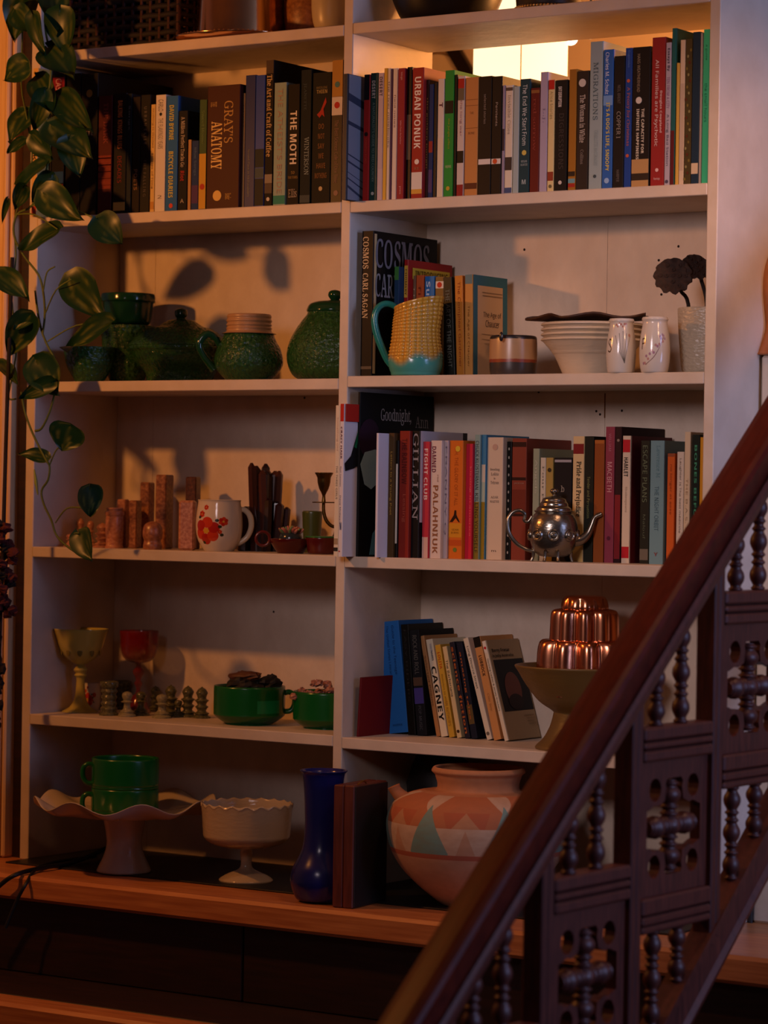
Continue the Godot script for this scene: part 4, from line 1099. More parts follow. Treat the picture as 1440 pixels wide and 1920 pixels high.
	bk(0.7197, 0.0050, 0.2812, 0.230, -0.004, 1.1154, 0.00, "#101112", "big black picture book with a chalky script title and a pale moon", [["c", "Goodnight,", 0.27, 0.68, 0.09, 0.19, "#b8b4b0", "r"], ["c", "Ann", 0.74, 0.92, 0.13, 0.2, "#7a7672", "r"], ["cm"]])
	bk(0.7697, 0.0050, 0.2106, 0.160, 0.012, 1.1154, 0.00, "#cfccd6", "thin glossy white book right of the black picture book", [])
	bk(0.7749, 0.0116, 0.2115, 0.140, -0.0181, 1.1154, 0.00, "#4a361a", "olive-brown book with small gold lettering", [["t", "Letters to a Young Poet", 0.15, 0.66, 0.45, 0, "#b08a3a", "s"]])
	bk(0.7867, 0.0052, 0.1989, 0.130, -0.0232, 1.1154, 0.00, "#15120f", "thin black book with a long white label", [["b", 0.2, 0.88, "#c9c4b8", "white_label"]])
	bk(0.7922, 0.0208, 0.2153, 0.150, -0.0258, 1.1154, 0.00, "#7d261c", "brick red book with dim brown lettering", [["t", "THE RAINBOW", 0.06, 0.42, 0.55, 0, "#541812", "b"], ["t", "Lessing", 0.5, 0.72, 0.4, 0, "#a8503c", "s"]])
	bk(0.8131, 0.0160, 0.2155, 0.150, -0.0325, 1.1154, 0.00, "#151516", "black book scratched with thin white script letters", [["t", "GILLIAN", 0.02, 0.7, 0.75, 0, "#8a8a90", "r"], ["cp", 0.0, 0.9, 0.0, 0.72, "#bcb6bc"], ["cp", 0.3, 0.6, 0.3, 0.5, "#7a3a28"]])
	bk(0.8307, 0.0130, 0.1976, 0.140, -0.0402, 1.1154, 0.00, "#b53440", "thin raspberry spine with broken white capitals", [["t", "FIGHT CLUB", 0.06, 0.5, 0.6, 0, "#dcc0b8", "b"], ["b", 0.82, 1, "#c9a89c", "pink_foot"]])
	bk(0.8439, 0.0219, 0.1996, 0.140, -0.0443, 1.1154, 0.00, "#cfc0b4", "pinkish white book with large dark and tan capitals", [["t", "DAMNED", 0.05, 0.27, 0.4, -0.2, "#6a2c40", "b"], ["t", "PALAHNIUK", 0.38, 0.96, 0.5, 0, "#8a5a3a", "b"], ["t", "a novel", 0.29, 0.35, 0.2, 0.2, "#8a5a3a", "s"]])
	bk(0.8660, 0.0077, 0.1998, 0.140, -0.0521, 1.1154, 0.00, "#b3a6aa", "grey-mauve book with outlined capitals, left of the orange one", [["t", "FRANNY Q", 0.05, 0.8, 0.6, 0, "#766a74", "s"]])
	bk(0.8739, 0.0273, 0.2000, 0.150, -0.056, 1.1154, 0.00, "#c8691f", "bright orange book with a jumping black figure", [["d", 0.07, 0.18, "#cfae30", 0.12, "emblem"], ["t", "OH, THE GLORY OF IT ALL", 0.06, 0.55, 0.3, 0, "#a04c14", "s"], ["figure"], ["b", 0.7, 0.82, "#c98a22", "amber_patch"], ["h", "SEAN", 0.755, 0.016, 0.5, "#7a4a14", "s"], ["h", "BURNS", 0.78, 0.016, 0.6, "#7a4a14", "s"], ["b", 0.84, 0.89, "#b8501c", "rust_band"], ["d", 0.925, 0.14, "#6a7a30", 0, "emblem"]])
	bk(0.9013, 0.0133, 0.1948, 0.140, -0.065, 1.1154, 0.00, "#c0243c", "hot pink book right of the orange one", [["t", "kissing in america", 0.2, 0.8, 0.25, 0.25, "#d87a80", "s"]])
	bk(0.9149, 0.0111, 0.2103, 0.140, -0.0704, 1.1154, 0.00, "#7f9c98", "pale teal and olive book with black capitals", [["b", 0.54, 1, "#7d6a24", "olive_half"], ["t", "CHUCK KLOSTERMAN", 0.05, 0.44, 0.6, 0, "#1d2528", "s"], ["t", "KILLING YOURSELF", 0.47, 0.95, 0.6, 0, "#2d2a18", "s"]])
	bk(0.9262, 0.0087, 0.2104, 0.140, -0.0748, 1.1154, 0.00, "#3d7aa0", "landscape photo spine, blue above and straw yellow below", [["b", 0.24, 0.38, "#c0b8a8", "cloud_band"], ["b", 0.38, 0.54, "#9fb0a0", "haze_band"], ["b", 0.54, 1, "#8a7420", "straw_field"]])
	bk(0.9351, 0.0312, 0.2061, 0.150, -0.0788, 1.1154, 0.00, "#cbb9a2", "broad ivory book with a ring mark and four small stacked words", [["d", 0.08, 0.17, "#b89a88", 0, "emblem"], ["h", "Reading", 0.265, 0.026, 0.62, "#5a4a40", "r"], ["h", "Lolita", 0.3, 0.024, 0.5, "#5a4a40", "r"], ["h", "in", 0.335, 0.016, 0.14, "#5a4a40", "r"], ["h", "Tehran", 0.37, 0.024, 0.55, "#5a4a40", "r"], ["h", "AZAR", 0.49, 0.018, 0.5, "#5a4a40", "r"], ["h", "NAFISI", 0.525, 0.018, 0.6, "#5a4a40", "r"], ["h", "m", 0.93, 0.014, 0.3, "#5a4a40", "s"]])
	bk(0.9665, 0.0098, 0.1992, 0.140, -0.09, 1.1154, 0.00, "#191816", "black spine studded with a row of tiny white dots", [["t", ". . . . . . . . . . . . .", 0.05, 0.95, 0.3, 0, "#b0a898", "b"]])
	bk(0.9774, 0.0283, 0.2047, 0.146, -0.09, 1.1154, 0.00, "#7d3a2c", "book of red-brown photograph panels behind the teapot handle", [["b", 0.03, 0.07, "#2f1512", "spine_band"], ["b", 0.32, 0.345, "#2a1210", "spine_band"], ["h", "JACKSON", 0.37, 0.014, 0.7, "#a08070", "s"], ["b", 0.42, 0.62, "#6a2c20", "photo_panel"], ["b", 0.62, 0.64, "#2a1210", "spine_band"]])
	bk(1.0184, 0.0125, 0.1877, 0.130, -0.09, 1.1154, 0.00, "#8f9a84", "slim sage grey book behind the teapot", [["t", "Angels", 0.1, 0.4, 0.5, 0, "#b8bca8", "s"]])
	bk(1.0331, 0.0104, 0.1726, 0.120, -0.09, 1.1154, 0.00, "#c4bfae", "short cream spine behind the teapot's lid", [["t", "Four Plays", 0.08, 0.6, 0.5, 0, "#6a6a60", "r"]])
	bk(1.0440, 0.0140, 0.1727, 0.120, -0.09, 1.1154, 0.00, "#a28a48", "short mustard paperback behind the teapot's lid", [["d", 0.12, 0.26, "#3a3020", 0, "emblem"]])
	bk(1.0600, 0.0339, 0.1728, 0.120, -0.09, 1.1154, 0.00, "#17161a", "broad short black book above the teapot lid with a white tick", [["b", 0.02, 0.045, "#9a98a0", "white_tick"], ["h", "b", 0.3, 0.06, 0.2, "#9a948a", "r"]])
	bk(1.0957, 0.0215, 0.2084, 0.146, -0.09, 1.1154, 0.00, "#d0b98a", "cream novel with a red square and bold black serif title", [["b", 0.06, 0.14, "#7a1f22", "red_square"], ["t", "Pride and Prejudice", 0.2, 0.64, 0.62, 0, "#1d1712", "rb"], ["b", 0.7, 1, "#c2a260", "tan_foot"]])
	bk(1.1181, 0.0173, 0.2085, 0.146, -0.09, 1.1154, 0.00, "#1d1f18", "black-green book with a small olive title", [["t", "Tender and Persuasion", 0.32, 0.65, 0.35, 0, "#7a8052", "s"]])
	bk(1.1365, 0.0192, 0.2023, 0.140, -0.09, 1.1154, 0.00, "#8a4a20", "rust brown book between the spout and the mauve hardback", [["b", 0.0, 0.03, "#a8642c", "spine_band"]])
	bk(1.1575, 0.0171, 0.2243, 0.146, -0.09, 1.1154, 0.00, "#8a3c4e", "mauve-red tall hardback with pale capitals", [["t", "MACBETH", 0.26, 0.48, 0.55, 0, "#d0a0a4", "s"], ["t", "WILLIAM", 0.05, 0.18, 0.3, 0, "#b07080", "s"], ["d", 0.82, 0.2, "#5a2434", 0, "emblem"]])
	bk(1.1757, 0.0120, 0.2243, 0.146, -0.09, 1.1154, 0.00, "#2c1518", "dark maroon sliver between the two play volumes", [["d", 0.1, 0.2, "#8a7a70", 0, "emblem"], ["b", 0.5, 0.97, "#7a2228", "spine_band"]])
	bk(1.1899, 0.0150, 0.2094, 0.140, -0.09, 1.1154, 0.00, "#cfc2ae", "cream play with a red square at head and foot", [["b", 0.03, 0.13, "#b3202c", "red_square"], ["t", "HAMLET", 0.17, 0.32, 0.55, -0.05, "#1d1712", "b"], ["t", "Shakespeare", 0.4, 0.6, 0.35, 0, "#9a8a78", "r"], ["b", 0.87, 0.96, "#b3202c", "red_square"], ["cp", 0, 1, 0, 1, "#5a1a22"]])
	bk(1.2239, 0.0169, 0.2016, 0.140, -0.09, 1.1154, 0.00, "#23241c", "black-olive book with sage capitals", [["t", "ESCAPE PLANS", 0.04, 0.5, 0.55, 0, "#66745a", "s"], ["t", "Malouf", 0.6, 0.8, 0.3, 0, "#55604c", "s"], ["b", 0.88, 0.97, "#6a6458", "grey_mark"]])
	bk(1.2418, 0.0257, 0.2017, 0.140, -0.09, 1.1154, 0.00, "#6d929c", "wide powder-blue book with darker capitals", [["t", "THE NIGHT ORBIT", 0.37, 0.73, 0.32, 0, "#3f5c68", "s"], ["t", "Lawrence M", 0.04, 0.3, 0.28, 0.08, "#57808a", "r"], ["h", "Y", 0.92, 0.03, 0.3, "#7a4a4a", "b"]])
	bk(1.2735, 0.0137, 0.1809, 0.130, -0.09, 1.1154, 0.00, "#c05a20", "orange paperback next to the two white spines", [["t", "no longer at ease", 0.1, 0.55, 0.4, 0, "#8a3a14", "s"], ["b", 0.0, 0.03, "#8a4a2c", "spine_band"]])
	bk(1.2912, 0.0127, 0.1836, 0.130, -0.09, 1.1154, 0.00, "#c8c0b2", "white book with a slim hand-lettered title", [["t", "Laughter is The best medicine", 0.06, 0.72, 0.4, 0, "#6a6258", "s"], ["d", 0.84, 0.24, "#5a3020", 0, "emblem"]])
	bk(1.3046, 0.0107, 0.2157, 0.146, -0.09, 1.1154, 0.00, "#c9b99c", "tall cream book with thin brown capitals", [["t", "THE B.A.S. LETTER", 0.35, 0.95, 0.4, 0, "#9a8468", "s"]])
	bk(1.3192, 0.0126, 0.2114, 0.140, -0.09, 1.1154, 0.00, "#15201c", "black book dotted with green capitals", [["t", "BONES BEFORE M", 0.08, 0.85, 0.4, 0, "#3d8a68", "b"]])
	bk(1.3328, 0.0087, 0.2071, 0.140, -0.09, 1.1154, 0.00, "#c08a20", "amber yellow book at the right end against the upright", [])
	shelf_group = "leaning books on the fourth shelf, right bay"
	bk(0.7094, 0.0043, 0.1022, 0.160, -0.03, 0.8052, -3.00, "#6e1a1c", "low dark red folder standing at the left behind the leaning books", [["cp", 0, 1, 0, 1, "#6a1719"]])
	bk(0.7131, 0.0413, 0.1949, 0.110, -0.125, 0.8052, 7.39, "#2468b4", "thick bright blue book at the left of the leaning row", [["t", "The United States Literary", 0.04, 0.5, 0.18, -0.12, "#12305c", "s"], ["t", "Guide to the Teenage", 0.04, 0.48, 0.18, 0.16, "#12305c", "s"], ["h", "HARPER", 0.93, 0.02, 0.5, "#12305c", "s"]])
	bk(0.7532, 0.0161, 0.1922, 0.110, -0.125, 0.8052, 5.75, "#14130f", "black book wedged against the thick blue one", [["t", "EASY RIDERS", 0.05, 0.7, 0.3, 0, "#2f2c28", "s"]])
	bk(0.7721, 0.0203, 0.1828, 0.110, -0.125, 0.8052, 6.32, "#191a1d", "grey-black book with a violet patch low on its spine", [["t", "ROCK AND ROLL", 0.05, 0.42, 0.45, 0, "#6a665e", "s"], ["b", 0.45, 0.53, "#5a4434", "photo_patch"], ["b", 0.55, 0.7, "#4a3f86", "violet_patch"], ["t", "POP MUSIC", 0.72, 0.95, 0.3, 0, "#55565a", "s"]])
	bk(0.8085, 0.0085, 0.1762, 0.106, -0.13, 0.8052, 12.28, "#a5784a", "slim tan paperback left of the white one", [["t", "Selected Poems", 0.2, 0.7, 0.5, 0, "#6a452a", "s"]])
	bk(0.8184, 0.0138, 0.1698, 0.106, -0.13, 0.8052, 11.92, "#d6cdb2", "white paperback with very heavy black capitals", [["t", "CAGNEY", 0.28, 0.84, 0.78, 0.02, "#14110e", "b"], ["t", "FIRST", 0.05, 0.12, 0.3, 0.1, "#5a5a90", "s"], ["t", "NAMES", 0.12, 0.22, 0.3, 0.12, "#4a4a5a", "b"]])
	bk(0.8348, 0.0115, 0.1610, 0.105, -0.13, 0.8052, 11.68, "#c09a34", "mustard paperback with an orange word", [["t", "LOLITA", 0.08, 0.26, 0.5, 0, "#b8501c", "b"], ["t", "Nabokov to all", 0.32, 0.6, 0.3, 0, "#8a6a20", "s"], ["t", "AN AUTHOR'S", 0.6, 0.88, 0.5, 0, "#9a6a28", "s"]])
	bk(0.8511, 0.0093, 0.1591, 0.105, -0.13, 0.8052, 12.17, "#cdb98a", "narrow cream paperback with small black title", [["t", "The Barbarians", 0.15, 0.55, 0.55, 0, "#2a241a", "s"], ["d", 0.93, 0.3, "#3a2a1a", 0, "emblem"]])
	bk(0.8674, 0.0103, 0.1674, 0.106, -0.13, 0.8052, 12.34, "#22202c", "dark paperback with broken orange letters", [["t", "science fiction", 0.05, 0.95, 0.6, 0, "#a0582a", "b"]])
	bk(0.8804, 0.0124, 0.1677, 0.106, -0.13, 0.8052, 11.90, "#151a2a", "navy paperback with fiery letters and a gold picture at foot", [["t", "amazing tales", 0.1, 0.8, 0.4, -0.1, "#a0582a", "b"], ["b", 0.65, 0.85, "#5a4a2a", "gold_picture"]])
	bk(0.9116, 0.0104, 0.1787, 0.106, -0.13, 0.8052, 16.86, "#cfc8b4", "white paperback with a long slim black title", [["t", "Long Divorce Street", 0.08, 0.5, 0.5, 0, "#2a2620", "s"], ["d", 0.94, 0.3, "#6a6258", 0, "emblem"]])
	bk(0.9256, 0.0152, 0.1797, 0.106, -0.13, 0.8052, 14.93, "#c08a52", "peach paperback with a black photograph at its head", [["b", 0.0, 0.1, "#17130f", "black_photo"], ["t", "LUBBOCK", 0.18, 0.38, 0.42, 0, "#4a2a18", "b"], ["t", "Clair Boy", 0.55, 0.72, 0.4, 0, "#a06a3a", "s"]])
	bk(0.9469, 0.0080, 0.1751, 0.106, -0.13, 0.8052, 16.33, "#d3c8b0", "cream paperback whose buff cover shows a dark portrait photograph", [["b", 0.0, 0.12, "#d8d0c0", "spine_band"], ["d", 0.07, 0.3, "#b3262a", 0, "emblem"], ["t", "Dancing Ladies & Jersey Knickers", 0.18, 0.7, 0.6, 0, "#2a3a2a", "s"], ["cp", 0, 1, 0, 1, "#a28a68"], ["cp", 0.06, 0.98, 0.2, 0.72, "#17181c"], ["face"], ["c", "Barry Fraser", 0.08, 0.62, 0.09, 0.135, "#1d1712", "b"], ["c", "is Jolly Australia", 0.06, 0.7, 0.145, 0.185, "#1d1712", "b"], ["cl", 0.6, 0.9, 0.77, 0.775, "#7a6648"], ["cl", 0.66, 0.92, 0.8, 0.805, "#7a6648"], ["cl", 0.66, 0.9, 0.83, 0.835, "#7a6648"], ["cl", 0.7, 0.92, 0.86, 0.865, "#7a6648"]])
	var glaze := M("#ffffff", 0.14, 0.0, {"tex": noise_tex(0.03, 21, "#0d3018", "#3a6a2e"), "tri": Vector3(9, 9, 9), "bump": noise_tex(0.022, 22, "", "", 14.0), "amount": 1.4})
	var glaze_smooth := M("#143d22", 0.12)
	single("green_bowl", lathe([[0, 0], [0.0298, 0], [0.0298, 0], [0.0377, 0.0204], [0.0436, 0.0402], [0.0466, 0.065], [0.0486, 0.0878], [0.0506, 0.1066], [0.0486, 0.108], [0.0466, 0.1066], [0.0446, 0.0878], [0.0426, 0.065], [0.0396, 0.0402], [0.0337, 0.0204], [0, 0.0194]]), glaze, "lower of two stacked dark green bowls behind the trailing leaves", "bowl", Vector3(0.1109, 1.42, -0.13), "dark green glazed pottery")
	single("green_bowl", lathe([[0, 0], [0.0298, 0], [0.0298, 0], [0.0417, 0.0049], [0.0456, 0.0258], [0.0476, 0.0426], [0.0506, 0.0446], [0.0496, 0.0575], [0.0476, 0.0589], [0.0456, 0.0575], [0.0466, 0.0446], [0.0436, 0.0426], [0.0416, 0.0258], [0, 0.0248]]), glaze_smooth, "upper of two stacked dark green bowls behind the trailing leaves", "bowl", Vector3(0.1109, 1.5288, -0.13), "dark green glazed pottery")
	single("green_bowl", lathe([[0, 0], [0.0256, 0], [0.0256, 0], [0.0335, 0.0137], [0.0433, 0.0324], [0.0473, 0.0521], [0.0502, 0.0639], [0.0482, 0.0653], [0.0462, 0.0639], [0.0433, 0.0521], [0.0393, 0.0324], [0.0295, 0.0137], [0, 0.0127]]), glaze, "small dark green bowl at the far left under a hanging leaf", "bowl", Vector3(0.0792, 1.42, -0.06), "dark green glazed pottery")
	var dish := thing("covered_dish", "wide dark green covered dish with a round knob on its lid", "dish", Vector3(0.2402, 1.42, -0.125), "dark green glazed pottery")
	part("bowl", lathe([[0, 0], [0.0606, 0], [0.0606, 0], [0.0645, 0.0188], [0.0822, 0.0383], [0.09, 0.056], [0.0949, 0.0608], [0.0958, 0.0657], [0.0933, 0.0675], [0.0908, 0.0657], [0.0899, 0.0608], [0.085, 0.056], [0.0772, 0.0383], [0.0595, 0.0188], [0, 0.0178]]), glaze, dish)
	part("lid", lathe([[0, 0.0676], [0.0939, 0.0667], [0.0939, 0.0667], [0.0949, 0.0696], [0.088, 0.0775], [0.0704, 0.0921], [0.0567, 0.1009], [0.0469, 0.1029], [0.0391, 0.1058], [0.0235, 0.1156], [0.0098, 0.1176], [0.0088, 0.1195], [0, 0.1195]]), glaze, dish)
	part("knob", lathe([[0.0039, 0.1166], [0.0108, 0.1234], [0.0117, 0.1293], [0.0098, 0.1352], [0, 0.1391]], 20), glaze_smooth, dish)
	var creamer := thing("creamer", "dark green embossed cream jug with a loop handle on its left", "jug", Vector3(0.4331, 1.42, -0.075), "dark green glazed pottery")
	part("body", lathe([[0, 0], [0.038, 0], [0.038, 0], [0.0494, 0.0108], [0.059, 0.0241], [0.0618, 0.0374], [0.0571, 0.0574], [0.0485, 0.0735], [0.0447, 0.0831], [0.0427, 0.0845], [0.0407, 0.0831], [0.0445, 0.0735], [0.0531, 0.0574], [0.0578, 0.0374], [0.055, 0.0241], [0.0454, 0.0108], [0, 0.0098]]), glaze, creamer)
	part("handle", tube([Vector3(-0.0417, 0.0631, 0.0309), Vector3(-0.0495, 0.0781, 0.0367), Vector3(-0.0602, 0.0826, 0.0447), Vector3(-0.0692, 0.0719, 0.0514), Vector3(-0.0705, 0.0586, 0.0524), Vector3(-0.0643, 0.0435, 0.0477), Vector3(-0.0549, 0.0286, 0.0408), Vector3(-0.0487, 0.0192, 0.0362)], [0.0055, 0.007, 0.006, 0.0075], 10, 5), glaze_smooth, creamer)
	single("ramekin", lathe([[0, 0], [0.0475, 0], [0.0475, 0], [0.0485, 0.0001], [0.0418, 0.0029], [0.0399, 0.0067], [0.0409, 0.0096], [0.039, 0.0125], [0.0409, 0.0153], [0.039, 0.0191], [0.0409, 0.0229], [0.039, 0.0267], [0.0399, 0.0305], [0.039, 0.0334], [0.037, 0.0348], [0.035, 0.0334], [0.0359, 0.0305], [0.035, 0.0267], [0.0369, 0.0229], [0.035, 0.0191], [0.0369, 0.0153], [0.035, 0.0125], [0.0369, 0.0096], [0.0359, 0.0067], [0, 0.0057]]), M("#b08a62", 0.3), "tan ribbed dish resting in the mouth of the green cream jug", "dish", Vector3(0.4331, 1.5049, -0.075))
	var jar := thing("lidded_jar", "large pear-shaped dark green embossed jar with a ball knob", "jar", Vector3(0.5838, 1.42, -0.125), "dark green glazed pottery")
	part("body", lathe([[0, 0], [0.0566, 0], [0.0566, 0], [0.0736, 0.0115], [0.083, 0.0341], [0.083, 0.0577], [0.0736, 0.0831], [0.0585, 0.1067], [0.049, 0.119], [0.0481, 0.1237]]), glaze, jar)
	part("lid", lathe([[0, 0.1228], [0.049, 0.1228], [0.049, 0.1228], [0.05, 0.1265], [0.0453, 0.136], [0.034, 0.1416], [0.017, 0.1435], [0.0075, 0.1454], [0, 0.1474]]), glaze_smooth, jar)
	part("knob", lathe([[0.0066, 0.1444], [0.0113, 0.1501], [0.0123, 0.1548], [0.0094, 0.1605], [0, 0.1633]], 20), glaze_smooth, jar)
	var pitcher := thing("pitcher", "yellow corn cob pitcher with a turquoise foot and handle", "pitcher", Vector3(0.8085, 1.4238, -0.046))
	var corn := prof_bumps([[0, 0], [0.0363, 0], [0.0363, 0], [0.0427, 0.0074], [0.0463, 0.0201], [0.0454, 0.0383], [0.0418, 0.0601], [0.04, 0.0801], [0.0391, 0.0983], [0.0373, 0.1146], [0.0382, 0.1255], [0.0364, 0.1268], [0.0347, 0.1255], [0.0338, 0.1146], [0.0356, 0.0983], [0.0365, 0.0801], [0.0383, 0.0601], [0.0419, 0.0383], [0.0428, 0.0201], [0.0392, 0.0074], [0, 0.0064]], 16, 26, 0.0022, 0.0274, 0.1219, -0.2115)
	part("body", corn, M("#ffffff", 0.2, 0.0, {"vc": true}), pitcher)
	part("handle", tube([Vector3(-0.0299, 0.0959, 0.0197), Vector3(-0.0264, 0.1123, 0.0174), Vector3(-0.0341, 0.1213, 0.0224), Vector3(-0.0462, 0.1228, 0.0304), Vector3(-0.056, 0.1136, 0.0369), Vector3(-0.0595, 0.0954, 0.0392), Vector3(-0.0562, 0.0727, 0.037), Vector3(-0.049, 0.0501, 0.0323), Vector3(-0.0404, 0.0276, 0.0266), Vector3(-0.0311, 0.0141, 0.0205)], [0.004, 0.0055, 0.006, 0.0065, 0.0055], 10, 5), M("#23776a", 0.18), pitcher)
	var pot := thing("ceramic_pot", "small tan stoneware pot with a dark dripping rim", "pot", Vector3(0.9977, 1.4238, -0.055))
	var pot_skin := brush_bands([[0.09, "#1f1d22"], [0.6, "#b08a62"], [0.68, "#8a4028"], [1.0, "#3d3530"]])
	part("body", lathe([[0, 0], [0.0374, 0], [0.0374, 0], [0.0392, 0.0076], [0.0401, 0.0263], [0.0401, 0.0441], [0.0392, 0.0628], [0.0365, 0.0664]]), M("#ffffff", 0.3, 0.0, {"tex": pot_skin}), pot)
	part("drip", blob(Vector3(0.004, 0.008, 0.002), 0.1, 0.1, 3), M("#1f1d22", 0.25), pot, Vector3(0.0064, 0.0625, 0.0495))
	var cream_glaze := M("#c9bca6", 0.3, 0.0, {"bump": noise_tex(0.02, 31, "", "", 4.0), "amount": 0.35})
	single("bowl", lathe([[0, 0], [0.0442, 0], [0.0442, 0], [0.0478, 0.0009], [0.0619, 0.0313], [0.0761, 0.049], [0.0823, 0.056], [0.0858, 0.0578], [0.0849, 0.0605], [0.0829, 0.0619], [0.0809, 0.0605], [0.0818, 0.0578], [0.0783, 0.056], [0.0721, 0.049], [0.0579, 0.0313], [0, 0.0303]], 56), cream_glaze, "bottom of four nested cream bowls with rolled rims", "bowl", Vector3(1.1236, 1.4238, -0.1), "nested cream bowls")
	single("bowl", lathe([[0, 0], [0.0442, 0], [0.0442, 0], [0.0478, 0.0009], [0.0619, 0.0313], [0.0761, 0.049], [0.0823, 0.056], [0.0858, 0.0578], [0.0849, 0.0605], [0.0829, 0.0619], [0.0809, 0.0605], [0.0818, 0.0578], [0.0783, 0.056], [0.0721, 0.049], [0.0579, 0.0313], [0, 0.0303]], 56), cream_glaze, "second of four nested cream bowls with rolled rims", "bowl", Vector3(1.1236, 1.4322, -0.1), "nested cream bowls")
	single("bowl", lathe([[0, 0], [0.0442, 0], [0.0442, 0], [0.0478, 0.0009], [0.0619, 0.0313], [0.0761, 0.049], [0.0823, 0.056], [0.0858, 0.0578], [0.0849, 0.0605], [0.0829, 0.0619], [0.0809, 0.0605], [0.0818, 0.0578], [0.0783, 0.056], [0.0721, 0.049], [0.0579, 0.0313], [0, 0.0303]], 56), cream_glaze, "third of four nested cream bowls with rolled rims", "bowl", Vector3(1.1236, 1.4406, -0.1), "nested cream bowls")
	single("bowl", lathe([[0, 0], [0.0442, 0], [0.0442, 0], [0.0478, 0.0009], [0.0619, 0.0313], [0.0761, 0.049], [0.0823, 0.056], [0.0858, 0.0578], [0.0849, 0.0605], [0.0829, 0.0619], [0.0809, 0.0605], [0.0818, 0.0578], [0.0783, 0.056], [0.0721, 0.049], [0.0579, 0.0313], [0, 0.0303]], 56), cream_glaze, "topmost of four nested cream bowls with rolled rims", "bowl", Vector3(1.1236, 1.449, -0.1), "nested cream bowls")
	single("leaf_tray", tray_mesh(0.100, 0.072), wood("#2a1710", "#4a2c1a", Vector3(9, 9, 3), 0.5), "wavy dark brown leaf-shaped tray lying on the nested cream bowls", "tray", Vector3(1.1236, 1.5124, -0.1))
	single("shaker", lathe([[0, 0], [0.019, 0], [0.019, 0], [0.0216, 0.0026], [0.0233, 0.0173], [0.0241, 0.0345], [0.0224, 0.0561], [0.0198, 0.0708], [0.019, 0.0802], [0.0207, 0.0846], [0.019, 0.088], [0.019, 0.088], [0, 0.089]]), M("#ffffff", 0.14, 0.0, {"tex": shaker_print(0.1684, "S")}), "white shaker with the letter S and a thistle sprig", "shaker", Vector3(1.2244, 1.4238, -0.018), "salt and pepper shakers")
	single("shaker", lathe([[0, 0], [0.0188, 0], [0.0188, 0], [0.0214, 0.002], [0.024, 0.0165], [0.0248, 0.0379], [0.0231, 0.0593], [0.0205, 0.0747], [0.0197, 0.0816], [0.0214, 0.0859], [0.0197, 0.0893], [0.0197, 0.0893], [0, 0.0903]]), M("#ffffff", 0.14, 0.0, {"tex": shaker_print(0.1702, "P")}), "white shaker with the letter P and a blossom spray", "shaker", Vector3(1.286, 1.4238, -0.018), "salt and pepper shakers")
	single("vase", lathe([[0, 0], [0.0398, 0], [0.0398, 0], [0.045, 0.0084], [0.0485, 0.0378], [0.0511, 0.0725], [0.0528, 0.0984], [0.0528, 0.1071], [0.0508, 0.1085], [0.0488, 0.1071], [0.0488, 0.0984], [0.0471, 0.0725], [0.0445, 0.0378], [0.041, 0.0084], [0, 0.0074]], 48), M("#b8ad98", 0.16, 0.0, {"bump": noise_tex(0.05, 33, "", "", 7.0, FastNoiseLite.TYPE_CELLULAR), "amount": 0.6}), "milky textured glass vase against the right upright", "vase", Vector3(1.3341, 1.4238, -0.115))
	var pod0 := thing("lotus_pod", "larger brown dried lotus pod turned face on, over the glass vase", "dried flower", Vector3(1.2891, 1.5835, -0.07), "dried lotus pods")
	part("head", pod_mesh(0.0302), wood("#1d120f", "#3a221a", Vector3(14, 14, 14), 0.8), pod0, Vector3.ZERO, Vector3(1.25, 0.45, 0.0))
	part("stem", tube([Vector3(0, 0, -0.012), Vector3(0.0034, -0.0229, -0.02), Vector3(0.0072, -0.0434, -0.04), Vector3(0.0104, -0.1213, -0.045)], 0.0032, 7), M("#1d130f", 0.8), pod0)
	var pod1 := thing("lotus_pod", "smaller brown dried lotus pod tucked behind the larger one", "dried flower", Vector3(1.3156, 1.5995, -0.1), "dried lotus pods")
	part("head", pod_mesh(0.0234), wood("#1d120f", "#3a221a", Vector3(14, 14, 14), 0.8), pod1, Vector3.ZERO, Vector3(1.05, 0.9, 0.0))
	part("stem", tube([Vector3(0, 0, -0.012), Vector3(-0.0024, -0.0172, -0.02), Vector3(0.0143, -0.0603, -0.01), Vector3(0.0083, -0.1378, -0.015)], 0.0032, 7), M("#1d130f", 0.8), pod1)
	var stone := M("#ffffff", 0.35, 0.0, {"tex": noise_tex(0.02, 41, "#66301a", "#c48c60"), "tri": Vector3(10, 10, 10), "spec": 0.6})
	var rose_stone := M("#ffffff", 0.3, 0.0, {"tex": noise_tex(0.02, 42, "#96543c", "#d2a284"), "tri": Vector3(12, 12, 12)})
	var brown_stone := M("#ffffff", 0.35, 0.0, {"tex": noise_tex(0.02, 43, "#3a1d12", "#7a4a30"), "tri": Vector3(10, 10, 10)})
	block("stone_block", Vector3(0.0168, 0.0898, 0.022), rose_stone, "short rosy stone block left in the row of carved stones", Vector3(0.1232, 1.1162, -0.1103), 0.35, 0.002)
	block("stone_block", Vector3(0.0158, 0.0883, 0.03), stone, "rust-veined stone block with a dark side, second in the row", Vector3(0.157, 1.1162, -0.1041), 0.35, 0.002)
	block("stone_block", Vector3(0.0189, 0.1223, 0.03), stone, "speckled rusty stone block rising behind the domed one", Vector3(0.1289, 1.1162, -0.1741), 0.35, 0.002)
	block("stone_block", Vector3(0.0204, 0.1361, 0.045), stone, "tallest red-brown stone block in the row of carved stones", Vector3(0.2036, 1.1162, -0.1311), 0.35, 0.002)
	block("stone_block", Vector3(0.0293, 0.09, 0.03), rose_stone, "broad cracked pink stone block left of the flowered mug", Vector3(0.3071, 1.1162, -0.0682), 0.5, 0.004)
